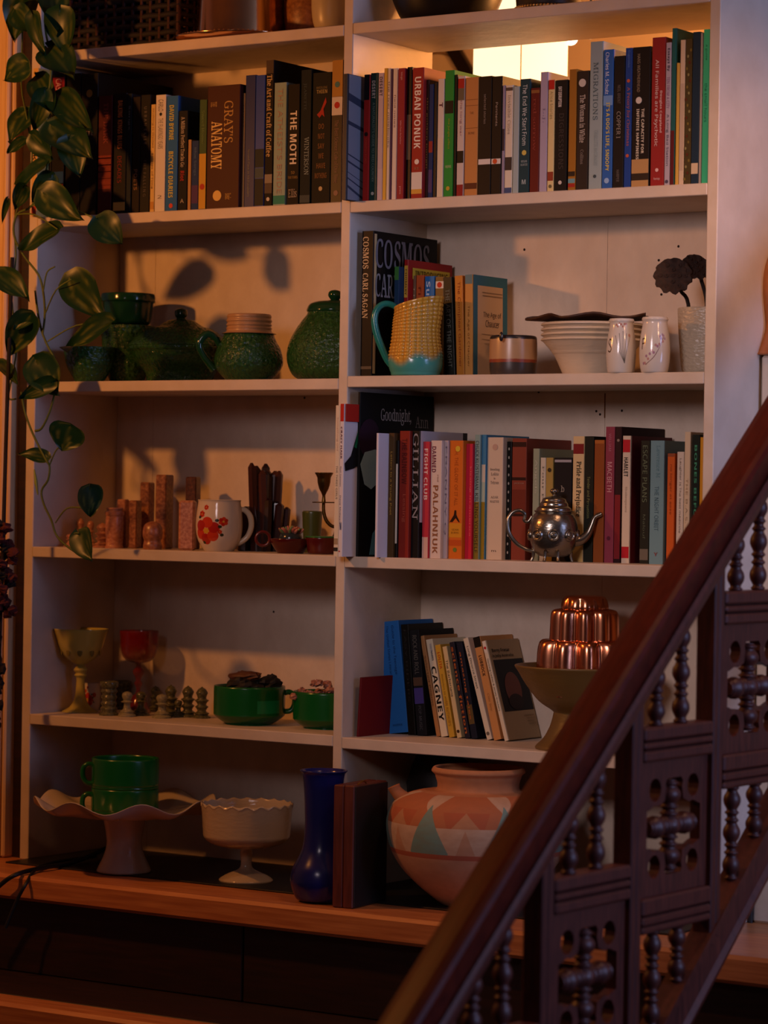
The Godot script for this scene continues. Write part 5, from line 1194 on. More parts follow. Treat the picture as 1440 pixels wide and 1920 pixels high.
	block("stone_block", Vector3(0.0205, 0.1332, 0.03), brown_stone, "dark brown stone block behind the cracked pink one", Vector3(0.2443, 1.1162, -0.1641), 0.35, 0.002)
	single("stone_owl", lathe([[0, 0], [0.0165, 0], [0.0165, 0], [0.0174, 0.0079], [0.0155, 0.0156], [0.0184, 0.0253], [0.0174, 0.0388], [0.0116, 0.0475], [0, 0.0514]], 24), stone, "small domed stone carving in front of the tall blocks", "carving", Vector3(0.2372, 1.1162, -0.055))
	single("chess_piece", lathe([[0, 0], [0.0125, 0], [0.0125, 0], [0.0125, 0.0018], [0.009, 0.0037], [0.01, 0.0052], [0.0062, 0.0073], [0.0047, 0.011], [0.0052, 0.0141], [0.009, 0.0152], [0.0052, 0.0165], [0.0062, 0.0183], [0.0075, 0.0215], [0.0056, 0.0246], [0, 0.0262]], 18), rose_stone, "squat rosy stone pawn at the far left end of the shelf", "chess piece", Vector3(-0.0106, 1.1162, -0.075), "rosy stone chess set")
	single("chess_piece", lathe([[0, 0], [0.0101, 0], [0.0101, 0], [0.0101, 0.0032], [0.0072, 0.0064], [0.0081, 0.0091], [0.005, 0.0128], [0.0038, 0.0192], [0.0042, 0.0247], [0.0072, 0.0265], [0.0042, 0.0288], [0.005, 0.032], [0.006, 0.0375], [0.0045, 0.043], [0, 0.0457]], 18), rose_stone, "rosy stone pawn standing second from the left, half behind the vine", "chess piece", Vector3(-0.039, 1.1162, -0.125), "rosy stone chess set")
	single("chess_piece", lathe([[0, 0], [0.0113, 0], [0.0113, 0], [0.0113, 0.0033], [0.0081, 0.0066], [0.009, 0.0094], [0.0056, 0.0132], [0.0043, 0.0198], [0.0047, 0.0254], [0.0081, 0.0273], [0.0047, 0.0297], [0.0056, 0.033], [0.0068, 0.0386], [0.0051, 0.0443], [0, 0.0471]], 18), rose_stone, "rosy stone pawn behind the vine, left of the taller bishop", "chess piece", Vector3(-0.0154, 1.1162, -0.125), "rosy stone chess set")
	single("chess_piece", lathe([[0, 0], [0.0113, 0], [0.0113, 0], [0.0113, 0.0027], [0.0079, 0.0055], [0.0096, 0.0082], [0.0056, 0.012], [0.0068, 0.0164], [0.0085, 0.0196], [0.0056, 0.0229], [0.007, 0.0273], [0.009, 0.0306], [0.0056, 0.0338], [0.0065, 0.0393], [0.0074, 0.0437], [0.0045, 0.0502], [0.0023, 0.0518], [0, 0.0546]], 18), rose_stone, "taller rosy stone bishop in the back row of the set", "chess piece", Vector3(0.0093, 1.1162, -0.125), "rosy stone chess set")
	single("chess_piece", lathe([[0, 0], [0.0112, 0], [0.0112, 0], [0.0112, 0.0034], [0.0081, 0.0069], [0.009, 0.0098], [0.0056, 0.0137], [0.0043, 0.0206], [0.0047, 0.0265], [0.0081, 0.0284], [0.0047, 0.0309], [0.0056, 0.0343], [0.0067, 0.0402], [0.0051, 0.046], [0, 0.049]], 18), rose_stone, "rosy stone pawn right of the taller bishop", "chess piece", Vector3(0.0339, 1.1162, -0.125), "rosy stone chess set")
	single("chess_piece", lathe([[0, 0], [0.0124, 0], [0.0124, 0], [0.0124, 0.0017], [0.0089, 0.0033], [0.0099, 0.0048], [0.0062, 0.0067], [0.0047, 0.01], [0.0052, 0.0129], [0.0089, 0.0139], [0.0052, 0.0151], [0.0062, 0.0167], [0.0074, 0.0196], [0.0056, 0.0225], [0, 0.0239]], 18), rose_stone, "front row rosy stone pawn beside the hanging leaf", "chess piece", Vector3(0.0269, 1.1162, -0.075), "rosy stone chess set")
	single("chess_piece", lathe([[0, 0], [0.0172, 0], [0.0172, 0], [0.0172, 0.0024], [0.0121, 0.0047], [0.0146, 0.0071], [0.0086, 0.0104], [0.0103, 0.0141], [0.0129, 0.017], [0.0086, 0.0198], [0.0107, 0.0236], [0.0138, 0.0264], [0.0086, 0.0292], [0.01, 0.0339], [0.0114, 0.0377], [0.0069, 0.0434], [0.0034, 0.0448], [0, 0.0471]], 18), rose_stone, "carved pinkish stone knight right of the lowest hanging leaf", "chess piece", Vector3(0.1036, 1.1162, -0.075), "rosy stone chess set")
	single("chess_piece", lathe([[0, 0], [0.0172, 0], [0.0172, 0], [0.0172, 0.003], [0.0154, 0.0059], [0.0158, 0.0223], [0.0165, 0.0445], [0.0158, 0.0579], [0.0172, 0.0608], [0.0172, 0.0668], [0.0137, 0.0682], [0.0146, 0.0742], [0, 0.0742]], 18), rose_stone, "brown-rose stone rook, round and tallest of the set", "chess piece", Vector3(0.1355, 1.1162, -0.07), "rosy stone chess set")
	var mug := thing("mug", "white round mug painted with red flowers and yellow hearts", "mug", Vector3(0.3733, 1.1162, -0.075))
	part("body", lathe([[0, 0], [0.0258, 0], [0.0258, 0], [0.0297, 0.005], [0.0383, 0.0204], [0.0421, 0.0414], [0.0412, 0.0654], [0.0383, 0.0874], [0.0392, 0.0912], [0.0377, 0.0922], [0.0362, 0.0912], [0.0353, 0.0874], [0.0382, 0.0654], [0.0391, 0.0414], [0.0353, 0.0204], [0.0267, 0.005], [0, 0.004]]), M("#ffffff", 0.12, 0.0, {"tex": flower_print(0.2423)}), mug)
	part("handle", tube([Vector3(0.0263, 0.0726, -0.0199), Vector3(0.0354, 0.0747, -0.0268), Vector3(0.0439, 0.0634, -0.0333), Vector3(0.0457, 0.0442, -0.0346), Vector3(0.0406, 0.0269, -0.0307), Vector3(0.0316, 0.0171, -0.0239), Vector3(0.0255, 0.0141, -0.0193)], [0.0045, 0.0055, 0.005, 0.005], 10), M("#cfc0a4", 0.15), mug)
	var cryst := thing("crystal_cluster", "dark red-brown cluster of upright crystals with two peaks", "mineral", Vector3(0.4111, 1.1162, -0.155))
	part("crystal", crystal(0.0086, 0.0879), M("#2c1512", 0.25), cryst, Vector3(0.0307, 0, 0.0019), Vector3(0.0237, 0.6483, -0.0794))
	part("crystal", crystal(0.0075, 0.0811), M("#3d1d18", 0.25), cryst, Vector3(0.0313, 0, -0.0198), Vector3(0.0335, 0.5931, -0.081))
	part("crystal", crystal(0.0081, 0.0967), M("#241213", 0.25), cryst, Vector3(0.0238, 0, 0.0193), Vector3(-0.0589, 1.1597, -0.0617))
	part("crystal", crystal(0.0095, 0.0811), M("#4a2a22", 0.25), cryst, Vector3(-0.0299, 0, 0.0183), Vector3(0.0344, 2.5989, 0.0775))
	part("crystal", crystal(0.0064, 0.0962), M("#2c1512", 0.25), cryst, Vector3(-0.0215, 0, -0.017), Vector3(0.028, 1.2253, 0.0556))
	part("crystal", crystal(0.0062, 0.1073), M("#3d1d18", 0.25), cryst, Vector3(0.0018, 0, 0.0175), Vector3(-0.041, 1.6356, -0.0047))
	part("crystal", crystal(0.0083, 0.106), M("#241213", 0.25), cryst, Vector3(0.0016, 0, 0.0055), Vector3(-0.0124, 1.8717, -0.0041))
	part("crystal", crystal(0.0077, 0.1463), M("#4a2a22", 0.25), cryst, Vector3(0.0176, 0, -0.0128), Vector3(0.0224, 0.761, -0.0455))
	part("crystal", crystal(0.0072, 0.1151), M("#2c1512", 0.25), cryst, Vector3(0.0036, 0, 0.005), Vector3(0.0165, 0.5743, -0.0093))
	part("crystal", crystal(0.0075, 0.1198), M("#3d1d18", 0.25), cryst, Vector3(-0.0001, 0, -0.0127), Vector3(0.0396, 1.2503, 0.0004))
	part("crystal", crystal(0.008, 0.0916), M("#241213", 0.25), cryst, Vector3(0.0266, 0, -0.0038), Vector3(0.0415, 2.583, -0.0688))
	part("crystal", crystal(0.0067, 0.1182), M("#4a2a22", 0.25), cryst, Vector3(0.0063, 0, -0.0166), Vector3(0.0279, 2.684, -0.0163))
	part("crystal", crystal(0.0079, 0.1023), M("#2c1512", 0.25), cryst, Vector3(0.001, 0, 0.0041), Vector3(-0.0445, 1.8437, -0.0025))
	part("crystal", crystal(0.0062, 0.1389), M("#3d1d18", 0.25), cryst, Vector3(-0.009, 0, 0.0107), Vector3(0.0221, 1.544, 0.0232))
	part("crystal", crystal(0.0089, 0.1117), M("#241213", 0.25), cryst, Vector3(0.0047, 0, 0.0137), Vector3(0.0012, 2.7802, -0.0122))
	part("crystal", crystal(0.0091, 0.146), M("#4a2a22", 0.25), cryst, Vector3(0.011, 0, -0.0141), Vector3(-0.018, 0.5671, -0.0284))
	part("crystal", crystal(0.0075, 0.1196), M("#2c1512", 0.25), cryst, Vector3(-0.0018, 0, -0.0043), Vector3(-0.0287, 1.2374, 0.0047))
	part("crystal", crystal(0.0082, 0.1598), M("#3d1d18", 0.25), cryst, Vector3(-0.0053, 0, 0.0161), Vector3(-0.05, 2.199, 0.0138))
	part("crystal", crystal(0.006, 0.1456), M("#241213", 0.25), cryst, Vector3(0.0117, 0, 0.013), Vector3(0.0134, 0.372, -0.0304))
	part("crystal", crystal(0.0094, 0.147), M("#4a2a22", 0.25), cryst, Vector3(0.017, 0, 0.0118), Vector3(-0.0391, 2.8278, -0.0441))
	part("crystal", crystal(0.0096, 0.1547), M("#2c1512", 0.25), cryst, Vector3(-0.0023, 0, 0.0105), Vector3(0.0568, 0.1203, 0.0059))
	part("crystal", crystal(0.0083, 0.0811), M("#3d1d18", 0.25), cryst, Vector3(-0.0318, 0, 0.0017), Vector3(0.0042, 1.9997, 0.0823))
	part("crystal", crystal(0.0086, 0.1591), M("#241213", 0.25), cryst, Vector3(-0.0039, 0, -0.0091), Vector3(-0.0592, 0.298, 0.01))
	part("crystal", crystal(0.0088, 0.147), M("#4a2a22", 0.25), cryst, Vector3(0.0086, 0, -0.0085), Vector3(-0.0175, 2.7774, -0.0224))
	part("crystal", crystal(0.0074, 0.1419), M("#2c1512", 0.25), cryst, Vector3(0.0145, 0, 0.0021), Vector3(0.0315, 2.9724, -0.0375))
	part("crystal", crystal(0.009, 0.0811), M("#3d1d18", 0.25), cryst, Vector3(-0.028, 0, -0.0146), Vector3(-0.0493, 2.4883, 0.0725))
	var rd := thing("ring_dish", "low dark red dish with a ring handle, right of the mug", "dish", Vector3(0.5425, 1.1162, -0.06))
	part("bowl", lathe([[0, 0], [0.0225, 0], [0.0225, 0], [0.0263, 0.0052], [0.0338, 0.0165], [0.0366, 0.0249], [0.0351, 0.026], [0.0336, 0.0249], [0.0308, 0.0165], [0.0233, 0.0052], [0, 0.0042]]), M("#4a110c", 0.2), rd)
	part("ring_handle", tube([Vector3(-0.0298, 0.0253, 0.0214), Vector3(-0.031, 0.0192, 0.0223), Vector3(-0.0346, 0.0147, 0.0249), Vector3(-0.0395, 0.0129, 0.0284), Vector3(-0.0445, 0.0145, 0.032), Vector3(-0.0481, 0.0189, 0.0346), Vector3(-0.0496, 0.0249, 0.0357), Vector3(-0.0483, 0.031, 0.0348), Vector3(-0.0447, 0.0356, 0.0322), Vector3(-0.0398, 0.0373, 0.0287), Vector3(-0.0349, 0.0358, 0.0251), Vector3(-0.0312, 0.0314, 0.0224), Vector3(-0.0298, 0.0253, 0.0214)], 0.0028, 8, 3), M("#5a1a14", 0.18), rd)
	var su := thing("succulent_pot", "small blue-black pot of pink-tipped succulents in the red dish", "plant", Vector3(0.5425, 1.1222, -0.06))
	part("pot", lathe([[0, 0], [0.0122, 0], [0.0122, 0], [0.0197, 0.0113], [0.0206, 0.0225], [0.0169, 0.03]], 24), M("#222c30", 0.2), su)
	su_leaves(su, 0.0188, 0.0319)
	var gs := thing("saucer_dish", "dark red dish with a green glazed rim under the candlestick", "dish", Vector3(0.5985, 1.1162, -0.075))
	part("bowl", lathe([[0, 0], [0.0206, 0], [0.0206, 0], [0.0243, 0.0027], [0.0271, 0.0195], [0.028, 0.0279], [0.0265, 0.029], [0.025, 0.0279], [0.0241, 0.0195], [0, 0.0185]]), M("#4d1210", 0.2), gs)
	part("green_rim", lathe([[0.0252, 0.0269], [0.029, 0.0294], [0.029, 0.0314], [0.0252, 0.0309]]), M("#2d6a30", 0.2), gs)
	single("cup", lathe([[0, 0], [0.0144, 0], [0.0144, 0], [0.0153, 0.0153], [0.0172, 0.0489], [0.0182, 0.0709], [0.0172, 0.0738], [0.0157, 0.0748], [0.0142, 0.0738], [0.0152, 0.0709], [0.0142, 0.0489], [0.0123, 0.0153], [0, 0.0143]]), M("#3f4a1c", 0.3), "plain olive green cup behind the brass candlestick", "cup", Vector3(0.5102, 1.1162, -0.17))
	var cs := thing("candlestick", "brass candlestick with a tulip cup and a curled arm", "candlestick", Vector3(0.5794, 1.1162, -0.115))
	var brass := M("#5e4a22", 0.28, 0.9)
	part("cup", lathe([[0, 0], [0.0038, 0], [0.0038, 0], [0.0028, 0.0113], [0.0047, 0.017], [0.0085, 0.0245], [0.0113, 0.0349], [0.0123, 0.0443], [0.016, 0.0509], [0.016, 0.0528], [0.016, 0.0528], [0.0113, 0.0508], [0.0085, 0.0388], [0, 0.0368]], 24), brass, cs, Vector3(-0.004, 0.0905, 0.0028))
	part("drip_ring", lathe([[0, -0.001], [0.0198, -0.001], [0.0207, 0], [0.0198, 0.001], [0, 0.001]], 28, {"k": 1}), brass, cs, Vector3(-0.004, 0.0905, 0.0028))
	part("arm", tube([Vector3(-0.004, 0.0905, 0.0028), Vector3(-0.0038, 0.0754, 0.0026), Vector3(-0.0005, 0.0604, 0.0003), Vector3(0.0066, 0.0502, -0.0046), Vector3(0.0144, 0.0466, -0.0101), Vector3(0.0175, 0.0429, -0.0123)], [0.003, 0.0035, 0.0025], 8), brass, cs)
	part("foot", lathe([[0, -0.012], [0.014, -0.012], [0.014, -0.009], [0.006, -0.004], [0.003, 0.006], [0, 0.007]], 24), brass, cs, Vector3(0.0145, 0.0362, -0.0102))
	var yg := thing("goblet", "yellow-green glass goblet with thumbprint bowl at the left end", "goblet", Vector3(0.0327, 0.8076, -0.1037), "thumbprint goblets")
	part("glass", lathe([[0, 0], [0.0329, 0], [0.0329, 0], [0.0329, 0.002], [0.0199, 0.0097], [0.011, 0.0247], [0.0085, 0.0446], [0.008, 0.0625], [0.012, 0.0685], [0.009, 0.0725], [0.013, 0.0785], [0.009, 0.0845], [0.007, 0.0885], [0.0139, 0.0914], [0.0299, 0.1024], [0.0399, 0.1193], [0.0458, 0.1373], [0.0518, 0.1532], [0.0498, 0.154], [0.0428, 0.1353], [0.0359, 0.1183], [0.0259, 0.1034], [0.01, 0.0944], [0, 0.0934]], 40), M("#c2b65c", 0.12, 0.0, {"back": "#5a5418"}), yg)
	part("thumbprint", blob(Vector3(0.0050, 0.0085, 0.0012), 0.02, 0.1, 2, 6, 10), M("#7a7030", 0.12), yg, Vector3(0.0357, 0.1134, 0.011), Vector3(0, 1.2708, 0))
	part("thumbprint", blob(Vector3(0.0050, 0.0085, 0.0012), 0.02, 0.1, 2, 6, 10), M("#7a7030", 0.12), yg, Vector3(0.0224, 0.1134, 0.0299), Vector3(0, 0.6425, 0))
	part("thumbprint", blob(Vector3(0.0050, 0.0085, 0.0012), 0.02, 0.1, 2, 6, 10), M("#7a7030", 0.12), yg, Vector3(0.0005, 0.1134, 0.0374), Vector3(0, 0.0142, 0))
	part("thumbprint", blob(Vector3(0.0050, 0.0085, 0.0012), 0.02, 0.1, 2, 6, 10), M("#7a7030", 0.12), yg, Vector3(-0.0215, 0.1134, 0.0305), Vector3(0, -0.6142, 0))
	part("thumbprint", blob(Vector3(0.0050, 0.0085, 0.0012), 0.02, 0.1, 2, 6, 10), M("#7a7030", 0.12), yg, Vector3(-0.0354, 0.1134, 0.012), Vector3(0, -1.2425, 0))
	part("thumbprint", blob(Vector3(0.0050, 0.0085, 0.0012), 0.02, 0.1, 2, 6, 10), M("#7a7030", 0.12), yg, Vector3(-0.0357, 0.1134, -0.011), Vector3(0, -1.8708, 0))
	part("thumbprint", blob(Vector3(0.0050, 0.0085, 0.0012), 0.02, 0.1, 2, 6, 10), M("#7a7030", 0.12), yg, Vector3(-0.0224, 0.1134, -0.0299), Vector3(0, -2.4991, 0))
	part("thumbprint", blob(Vector3(0.0050, 0.0085, 0.0012), 0.02, 0.1, 2, 6, 10), M("#7a7030", 0.12), yg, Vector3(-0.0005, 0.1134, -0.0374), Vector3(0, -3.1274, 0))
	part("thumbprint", blob(Vector3(0.0050, 0.0085, 0.0012), 0.02, 0.1, 2, 6, 10), M("#7a7030", 0.12), yg, Vector3(0.0215, 0.1134, -0.0305), Vector3(0, -3.7558, 0))
	part("thumbprint", blob(Vector3(0.0050, 0.0085, 0.0012), 0.02, 0.1, 2, 6, 10), M("#7a7030", 0.12), yg, Vector3(0.0354, 0.1134, -0.012), Vector3(0, -4.3841, 0))
	var ruby := M("#6a0f06", 0.06)
	ruby.transparency = BaseMaterial3D.TRANSPARENCY_ALPHA
	ruby.albedo_color = Color(0.52, 0.06, 0.02, 0.5)
	single("goblet", lathe([[0, 0], [0.0239, 0], [0.0239, 0], [0.0239, 0.002], [0.012, 0.0303], [0.005, 0.0363], [0.004, 0.0463], [0.008, 0.0552], [0.005, 0.0602], [0.006, 0.0662], [0.011, 0.0772], [0.005, 0.0861], [0.006, 0.0921], [0.0219, 0.0971], [0.0309, 0.1071], [0.0349, 0.123], [0.0359, 0.1389], [0.0369, 0.1519], [0.0357, 0.1524], [0.0345, 0.1389], [0.0333, 0.123], [0.0289, 0.1091], [0.0199, 0.1001], [0, 0.0981]], 40), ruby, "clear ruby red glass goblet with a knobbed stem", "goblet", Vector3(0.1218, 0.8076, -0.165), "thumbprint goblets")
	var sm := thing("cup", "small white flowered cup behind the yellow-green goblet", "cup", Vector3(0.0221, 0.8076, -0.15))
	part("body", lathe([[0, 0], [0.0131, 0], [0.0131, 0], [0.0161, 0.0099], [0.0171, 0.027], [0.0161, 0.042], [0.0141, 0.0511], [0.0128, 0.0519], [0.0116, 0.0511], [0.0136, 0.042], [0.0146, 0.027], [0.0136, 0.0099], [0, 0.0089]], 30), M("#ffffff", 0.14, 0.0, {"tex": flower_print(0.2197)}), sm)
	part("handle", tube([Vector3(0.0107, 0.0381, -0.0088), Vector3(0.0169, 0.0362, -0.0139), Vector3(0.0185, 0.0262, -0.0153), Vector3(0.0155, 0.0171, -0.0128), Vector3(0.0109, 0.015, -0.009)], 0.0022, 8), M("#cfc0a4", 0.15), sm)
	var onyx := M("#ffffff", 0.16, 0.0, {"tex": noise_tex(0.02, 51, "#2a2c18", "#8a8660"), "tri": Vector3(14, 14, 14)})
	var pale_onyx := M("#ffffff", 0.16, 0.0, {"tex": noise_tex(0.02, 52, "#6a6a50", "#b0a888"), "tri": Vector3(14, 14, 14)})
	single("chess_piece", lathe([[0, 0], [0.0179, 0], [0.0179, 0], [0.0179, 0.0039], [0.0143, 0.0065], [0.0161, 0.013], [0.0129, 0.0169], [0.0154, 0.0221], [0.0129, 0.0273], [0.0154, 0.0338], [0.0129, 0.0391], [0.0161, 0.0443], [0.0134, 0.0495], [0.017, 0.0534], [0.017, 0.0618], [0.0125, 0.0625], [0.0125, 0.0586], [0, 0.0586]], 18), onyx, "green onyx rook of stacked rings, leftmost of the green set", "chess piece", Vector3(0.1242, 0.8076, -0.0764), "green onyx chess set")
	single("chess_piece", lathe([[0, 0], [0.017, 0], [0.017, 0], [0.017, 0.0034], [0.0136, 0.0056], [0.0153, 0.0112], [0.0123, 0.0146], [0.0146, 0.019], [0.0123, 0.0235], [0.0146, 0.0291], [0.0123, 0.0336], [0.0153, 0.0381], [0.0128, 0.0426], [0.0162, 0.0459], [0.0162, 0.0532], [0.0119, 0.0538], [0.0119, 0.0504], [0, 0.0504]], 18), onyx, "green onyx rook of stacked rings in front of the ruby goblet stem", "chess piece", Vector3(0.04, 0.8076, -0.2191), "green onyx chess set")
	single("chess_piece", lathe([[0, 0], [0.0165, 0], [0.0165, 0], [0.0165, 0.0032], [0.0118, 0.0065], [0.0132, 0.0093], [0.0082, 0.013], [0.0063, 0.0194], [0.0069, 0.025], [0.0118, 0.0269], [0.0069, 0.0292], [0.0082, 0.0324], [0.0099, 0.038], [0.0074, 0.0435], [0, 0.0463]], 18), pale_onyx, "pale green onyx pawn in the front, below the ruby goblet", "chess piece", Vector3(0.1643, 0.8076, -0.0798), "green onyx chess set")
	single("chess_piece", lathe([[0, 0], [0.0165, 0], [0.0165, 0], [0.0165, 0.0031], [0.0119, 0.0062], [0.0132, 0.0089], [0.0083, 0.0125], [0.0063, 0.0187], [0.007, 0.0241], [0.0119, 0.0259], [0.007, 0.0281], [0.0083, 0.0312], [0.0099, 0.0366], [0.0074, 0.0419], [0, 0.0446]], 18), onyx, "dark green onyx pawn right of the pale pawn", "chess piece", Vector3(0.1658, 0.8076, -0.1186), "green onyx chess set")
	single("chess_piece", lathe([[0, 0], [0.0141, 0], [0.0141, 0], [0.0141, 0.0024], [0.0099, 0.0049], [0.012, 0.0073], [0.007, 0.0107], [0.0084, 0.0146], [0.0106, 0.0175], [0.007, 0.0204], [0.0087, 0.0243], [0.0113, 0.0273], [0.007, 0.0302], [0.0082, 0.035], [0.0093, 0.0389], [0.0056, 0.0448], [0.0028, 0.0462], [0, 0.0487]], 18), onyx, "olive onyx bishop left of the pale knight", "chess piece", Vector3(0.1188, 0.8076, -0.2205), "green onyx chess set")
	single("chess_piece", lathe([[0, 0], [0.0177, 0], [0.0177, 0], [0.0177, 0.0031], [0.0128, 0.0062], [0.0142, 0.0088], [0.0089, 0.0123], [0.0067, 0.0185], [0.0075, 0.0238], [0.0128, 0.0256], [0.0075, 0.0278], [0.0089, 0.0309], [0.0106, 0.0361], [0.008, 0.0414], [0, 0.0441]], 18), pale_onyx, "milky green onyx knight standing foremost", "chess piece", Vector3(0.2323, 0.8076, -0.0961), "green onyx chess set")
	single("chess_piece", lathe([[0, 0], [0.0165, 0], [0.0165, 0], [0.0165, 0.003], [0.0116, 0.0059], [0.014, 0.0089], [0.0083, 0.013], [0.0099, 0.0178], [0.0124, 0.0213], [0.0083, 0.0249], [0.0102, 0.0296], [0.0132, 0.0332], [0.0083, 0.0367], [0.0096, 0.0426], [0.0109, 0.0474], [0.0066, 0.0545], [0.0033, 0.0563], [0, 0.0592]], 18), onyx, "dark green onyx bishop with a notched head", "chess piece", Vector3(0.2204, 0.8076, -0.138), "green onyx chess set")
	single("chess_piece", lathe([[0, 0], [0.0124, 0], [0.0124, 0], [0.0124, 0.0022], [0.0089, 0.0045], [0.0099, 0.0064], [0.0062, 0.0089], [0.0047, 0.0134], [0.0052, 0.0172], [0.0089, 0.0185], [0.0052, 0.02], [0.0062, 0.0223], [0.0074, 0.0261], [0.0056, 0.0299], [0, 0.0318]], 18), onyx, "tiny green onyx pawn between the two tall bishops", "chess piece", Vector3(0.2395, 0.8076, -0.1359), "green onyx chess set")
	single("chess_piece", lathe([[0, 0], [0.0165, 0], [0.0165, 0], [0.0165, 0.0029], [0.0115, 0.0058], [0.014, 0.0087], [0.0082, 0.0128], [0.0099, 0.0175], [0.0124, 0.0209], [0.0082, 0.0244], [0.0102, 0.0291], [0.0132, 0.0326], [0.0082, 0.0361], [0.0096, 0.0419], [0.0109, 0.0465], [0.0066, 0.0535], [0.0033, 0.0553], [0, 0.0582]], 18), onyx, "banded green onyx queen second from the green cup", "chess piece", Vector3(0.2504, 0.8076, -0.1506), "green onyx chess set")
	single("chess_piece", lathe([[0, 0], [0.0164, 0], [0.0164, 0], [0.0164, 0.0029], [0.0115, 0.0058], [0.014, 0.0087], [0.0082, 0.0127], [0.0099, 0.0174], [0.0123, 0.0209], [0.0082, 0.0243], [0.0102, 0.029], [0.0131, 0.0325], [0.0082, 0.0359], [0.0095, 0.0417], [0.0108, 0.0464], [0.0066, 0.0533], [0.0033, 0.0551], [0, 0.0579]], 18), onyx, "banded green onyx king next to the green cup", "chess piece", Vector3(0.2841, 0.8076, -0.1485), "green onyx chess set")
	var jade := M("#0c5a20", 0.22, 0.0, {"back": "#031c08"})
	var soup1 := thing("soup_cup", "green glass soup cup filled with dark rocks, showing a paler label patch", "cup", Vector3(0.4294, 0.8076, -0.0986), "green glass soup cups")
	part("bowl", lathe([[0, 0], [0.0439, 0], [0.0439, 0], [0.0439, 0.0019], [0.0535, 0.0081], [0.0631, 0.0162], [0.064, 0.0191], [0.064, 0.0191], [0.064, 0.0653], [0.0623, 0.0665], [0.0605, 0.0653], [0.0605, 0.0191], [0.0596, 0.0162], [0.05, 0.0081], [0, 0.0071]], 48), jade, soup1)
	part("handle", tube([Vector3(0.0484, 0.0553, -0.0358), Vector3(0.0568, 0.0583, -0.042), Vector3(0.0638, 0.0517, -0.0472), Vector3(0.0648, 0.0364, -0.0479), Vector3(0.0588, 0.0248, -0.0435), Vector3(0.0465, 0.0237, -0.0344)], 0.0058, 10, 5, 0.8), jade, soup1)
	part("label_patch", arc_patch(0.0644, -0.7139, 0.0461, 0.0224, 0.0453), M("#137a40", 0.3), soup1)
	single("rock", blob(Vector3(0.03, 0.016, 0.03), 0.5, 0.12, 455, 12, 16, true), M("#17120f", 0.7), "flat charcoal rock at the left of the rock-filled green cup", "rock", Vector3(0.4192, 0.8786, -0.0911), "rocks in the green cup")
	single("rock", blob(Vector3(0.022, 0.017, 0.026), 0.5, 0.12, 505, 12, 16, true), M("#14110f", 0.7), "knobbly black rock by the handle of the rock-filled cup", "rock", Vector3(0.4576, 0.8782, -0.1194), "rocks in the green cup")
	single("rock", blob(Vector3(0.026, 0.012, 0.03), 0.5, 0.12, 480, 12, 16, true), M("#1b1511", 0.7), "black rock in the middle of the rock-filled green cup", "rock", Vector3(0.4385, 0.8751, -0.1053), "rocks in the green cup")
	single("rock", blob(Vector3(0.032, 0.01, 0.02), 0.5, 0.12, 459, 12, 16, true), M("#54301f", 0.6), "reddish brown slab of rock on top of the black ones", "rock", Vector3(0.4221, 0.893, -0.0932), "rocks in the green cup")
	var soup2 := thing("soup_cup", "green glass soup cup of pink shells, half hidden by the divider", "cup", Vector3(0.5826, 0.8076, -0.1258), "green glass soup cups")
	part("bowl", lathe([[0, 0], [0.0434, 0], [0.0434, 0], [0.0434, 0.0019], [0.0529, 0.0076], [0.0614, 0.0151], [0.0623, 0.0179], [0.0623, 0.0179], [0.0623, 0.0617], [0.0606, 0.0629], [0.0588, 0.0617], [0.0588, 0.0179], [0.0579, 0.0151], [0.0494, 0.0076], [0, 0.0066]], 48), jade, soup2)
	part("handle", tube([Vector3(0.0514, 0.0519, -0.0359), Vector3(0.0599, 0.0549, -0.0419), Vector3(0.0669, 0.0484, -0.0468), Vector3(0.0679, 0.0333, -0.0475), Vector3(0.0618, 0.0219, -0.0432), Vector3(0.0495, 0.0207, -0.0346)], 0.0058, 10, 5, 0.8), jade, soup2)
	single("shell", blob(Vector3(0.0091, 0.006, 0.007), 0.6, 0.16, 60, 8, 10, true), M("#a5705c", 0.4), "small pinkish shell in the heap filling the half-hidden green cup", "shell", Vector3(0.6077, 0.8752, -0.1152), "shells in the green cup")
	single("shell", blob(Vector3(0.0086, 0.006, 0.007), 0.6, 0.16, 61, 8, 10, true), M("#a5705c", 0.4), "small pinkish shell in the heap filling the half-hidden green cup", "shell", Vector3(0.5592, 0.8686, -0.1388), "shells in the green cup")
	single("shell", blob(Vector3(0.0092, 0.006, 0.007), 0.6, 0.16, 62, 8, 10, true), M("#a5705c", 0.4), "small pinkish shell in the heap filling the half-hidden green cup", "shell", Vector3(0.581, 0.8819, -0.126), "shells in the green cup")
	single("shell", blob(Vector3(0.0087, 0.006, 0.007), 0.6, 0.16, 63, 8, 10, true), M("#a5705c", 0.4), "small pinkish shell in the heap filling the half-hidden green cup", "shell", Vector3(0.5992, 0.8718, -0.1247), "shells in the green cup")
	single("shell", blob(Vector3(0.0079, 0.006, 0.007), 0.6, 0.16, 64, 8, 10, true), M("#a5705c", 0.4), "small pinkish shell in the heap filling the half-hidden green cup", "shell", Vector3(0.5635, 0.8674, -0.084), "shells in the green cup")
	single("shell", blob(Vector3(0.0083, 0.006, 0.007), 0.6, 0.16, 65, 8, 10, true), M("#a5705c", 0.4), "small pinkish shell in the heap filling the half-hidden green cup", "shell", Vector3(0.5466, 0.8643, -0.0717), "shells in the green cup")
	single("shell", blob(Vector3(0.0106, 0.006, 0.007), 0.6, 0.16, 66, 8, 10, true), M("#a5705c", 0.4), "small pinkish shell in the heap filling the half-hidden green cup", "shell", Vector3(0.547, 0.8679, -0.1174), "shells in the green cup")
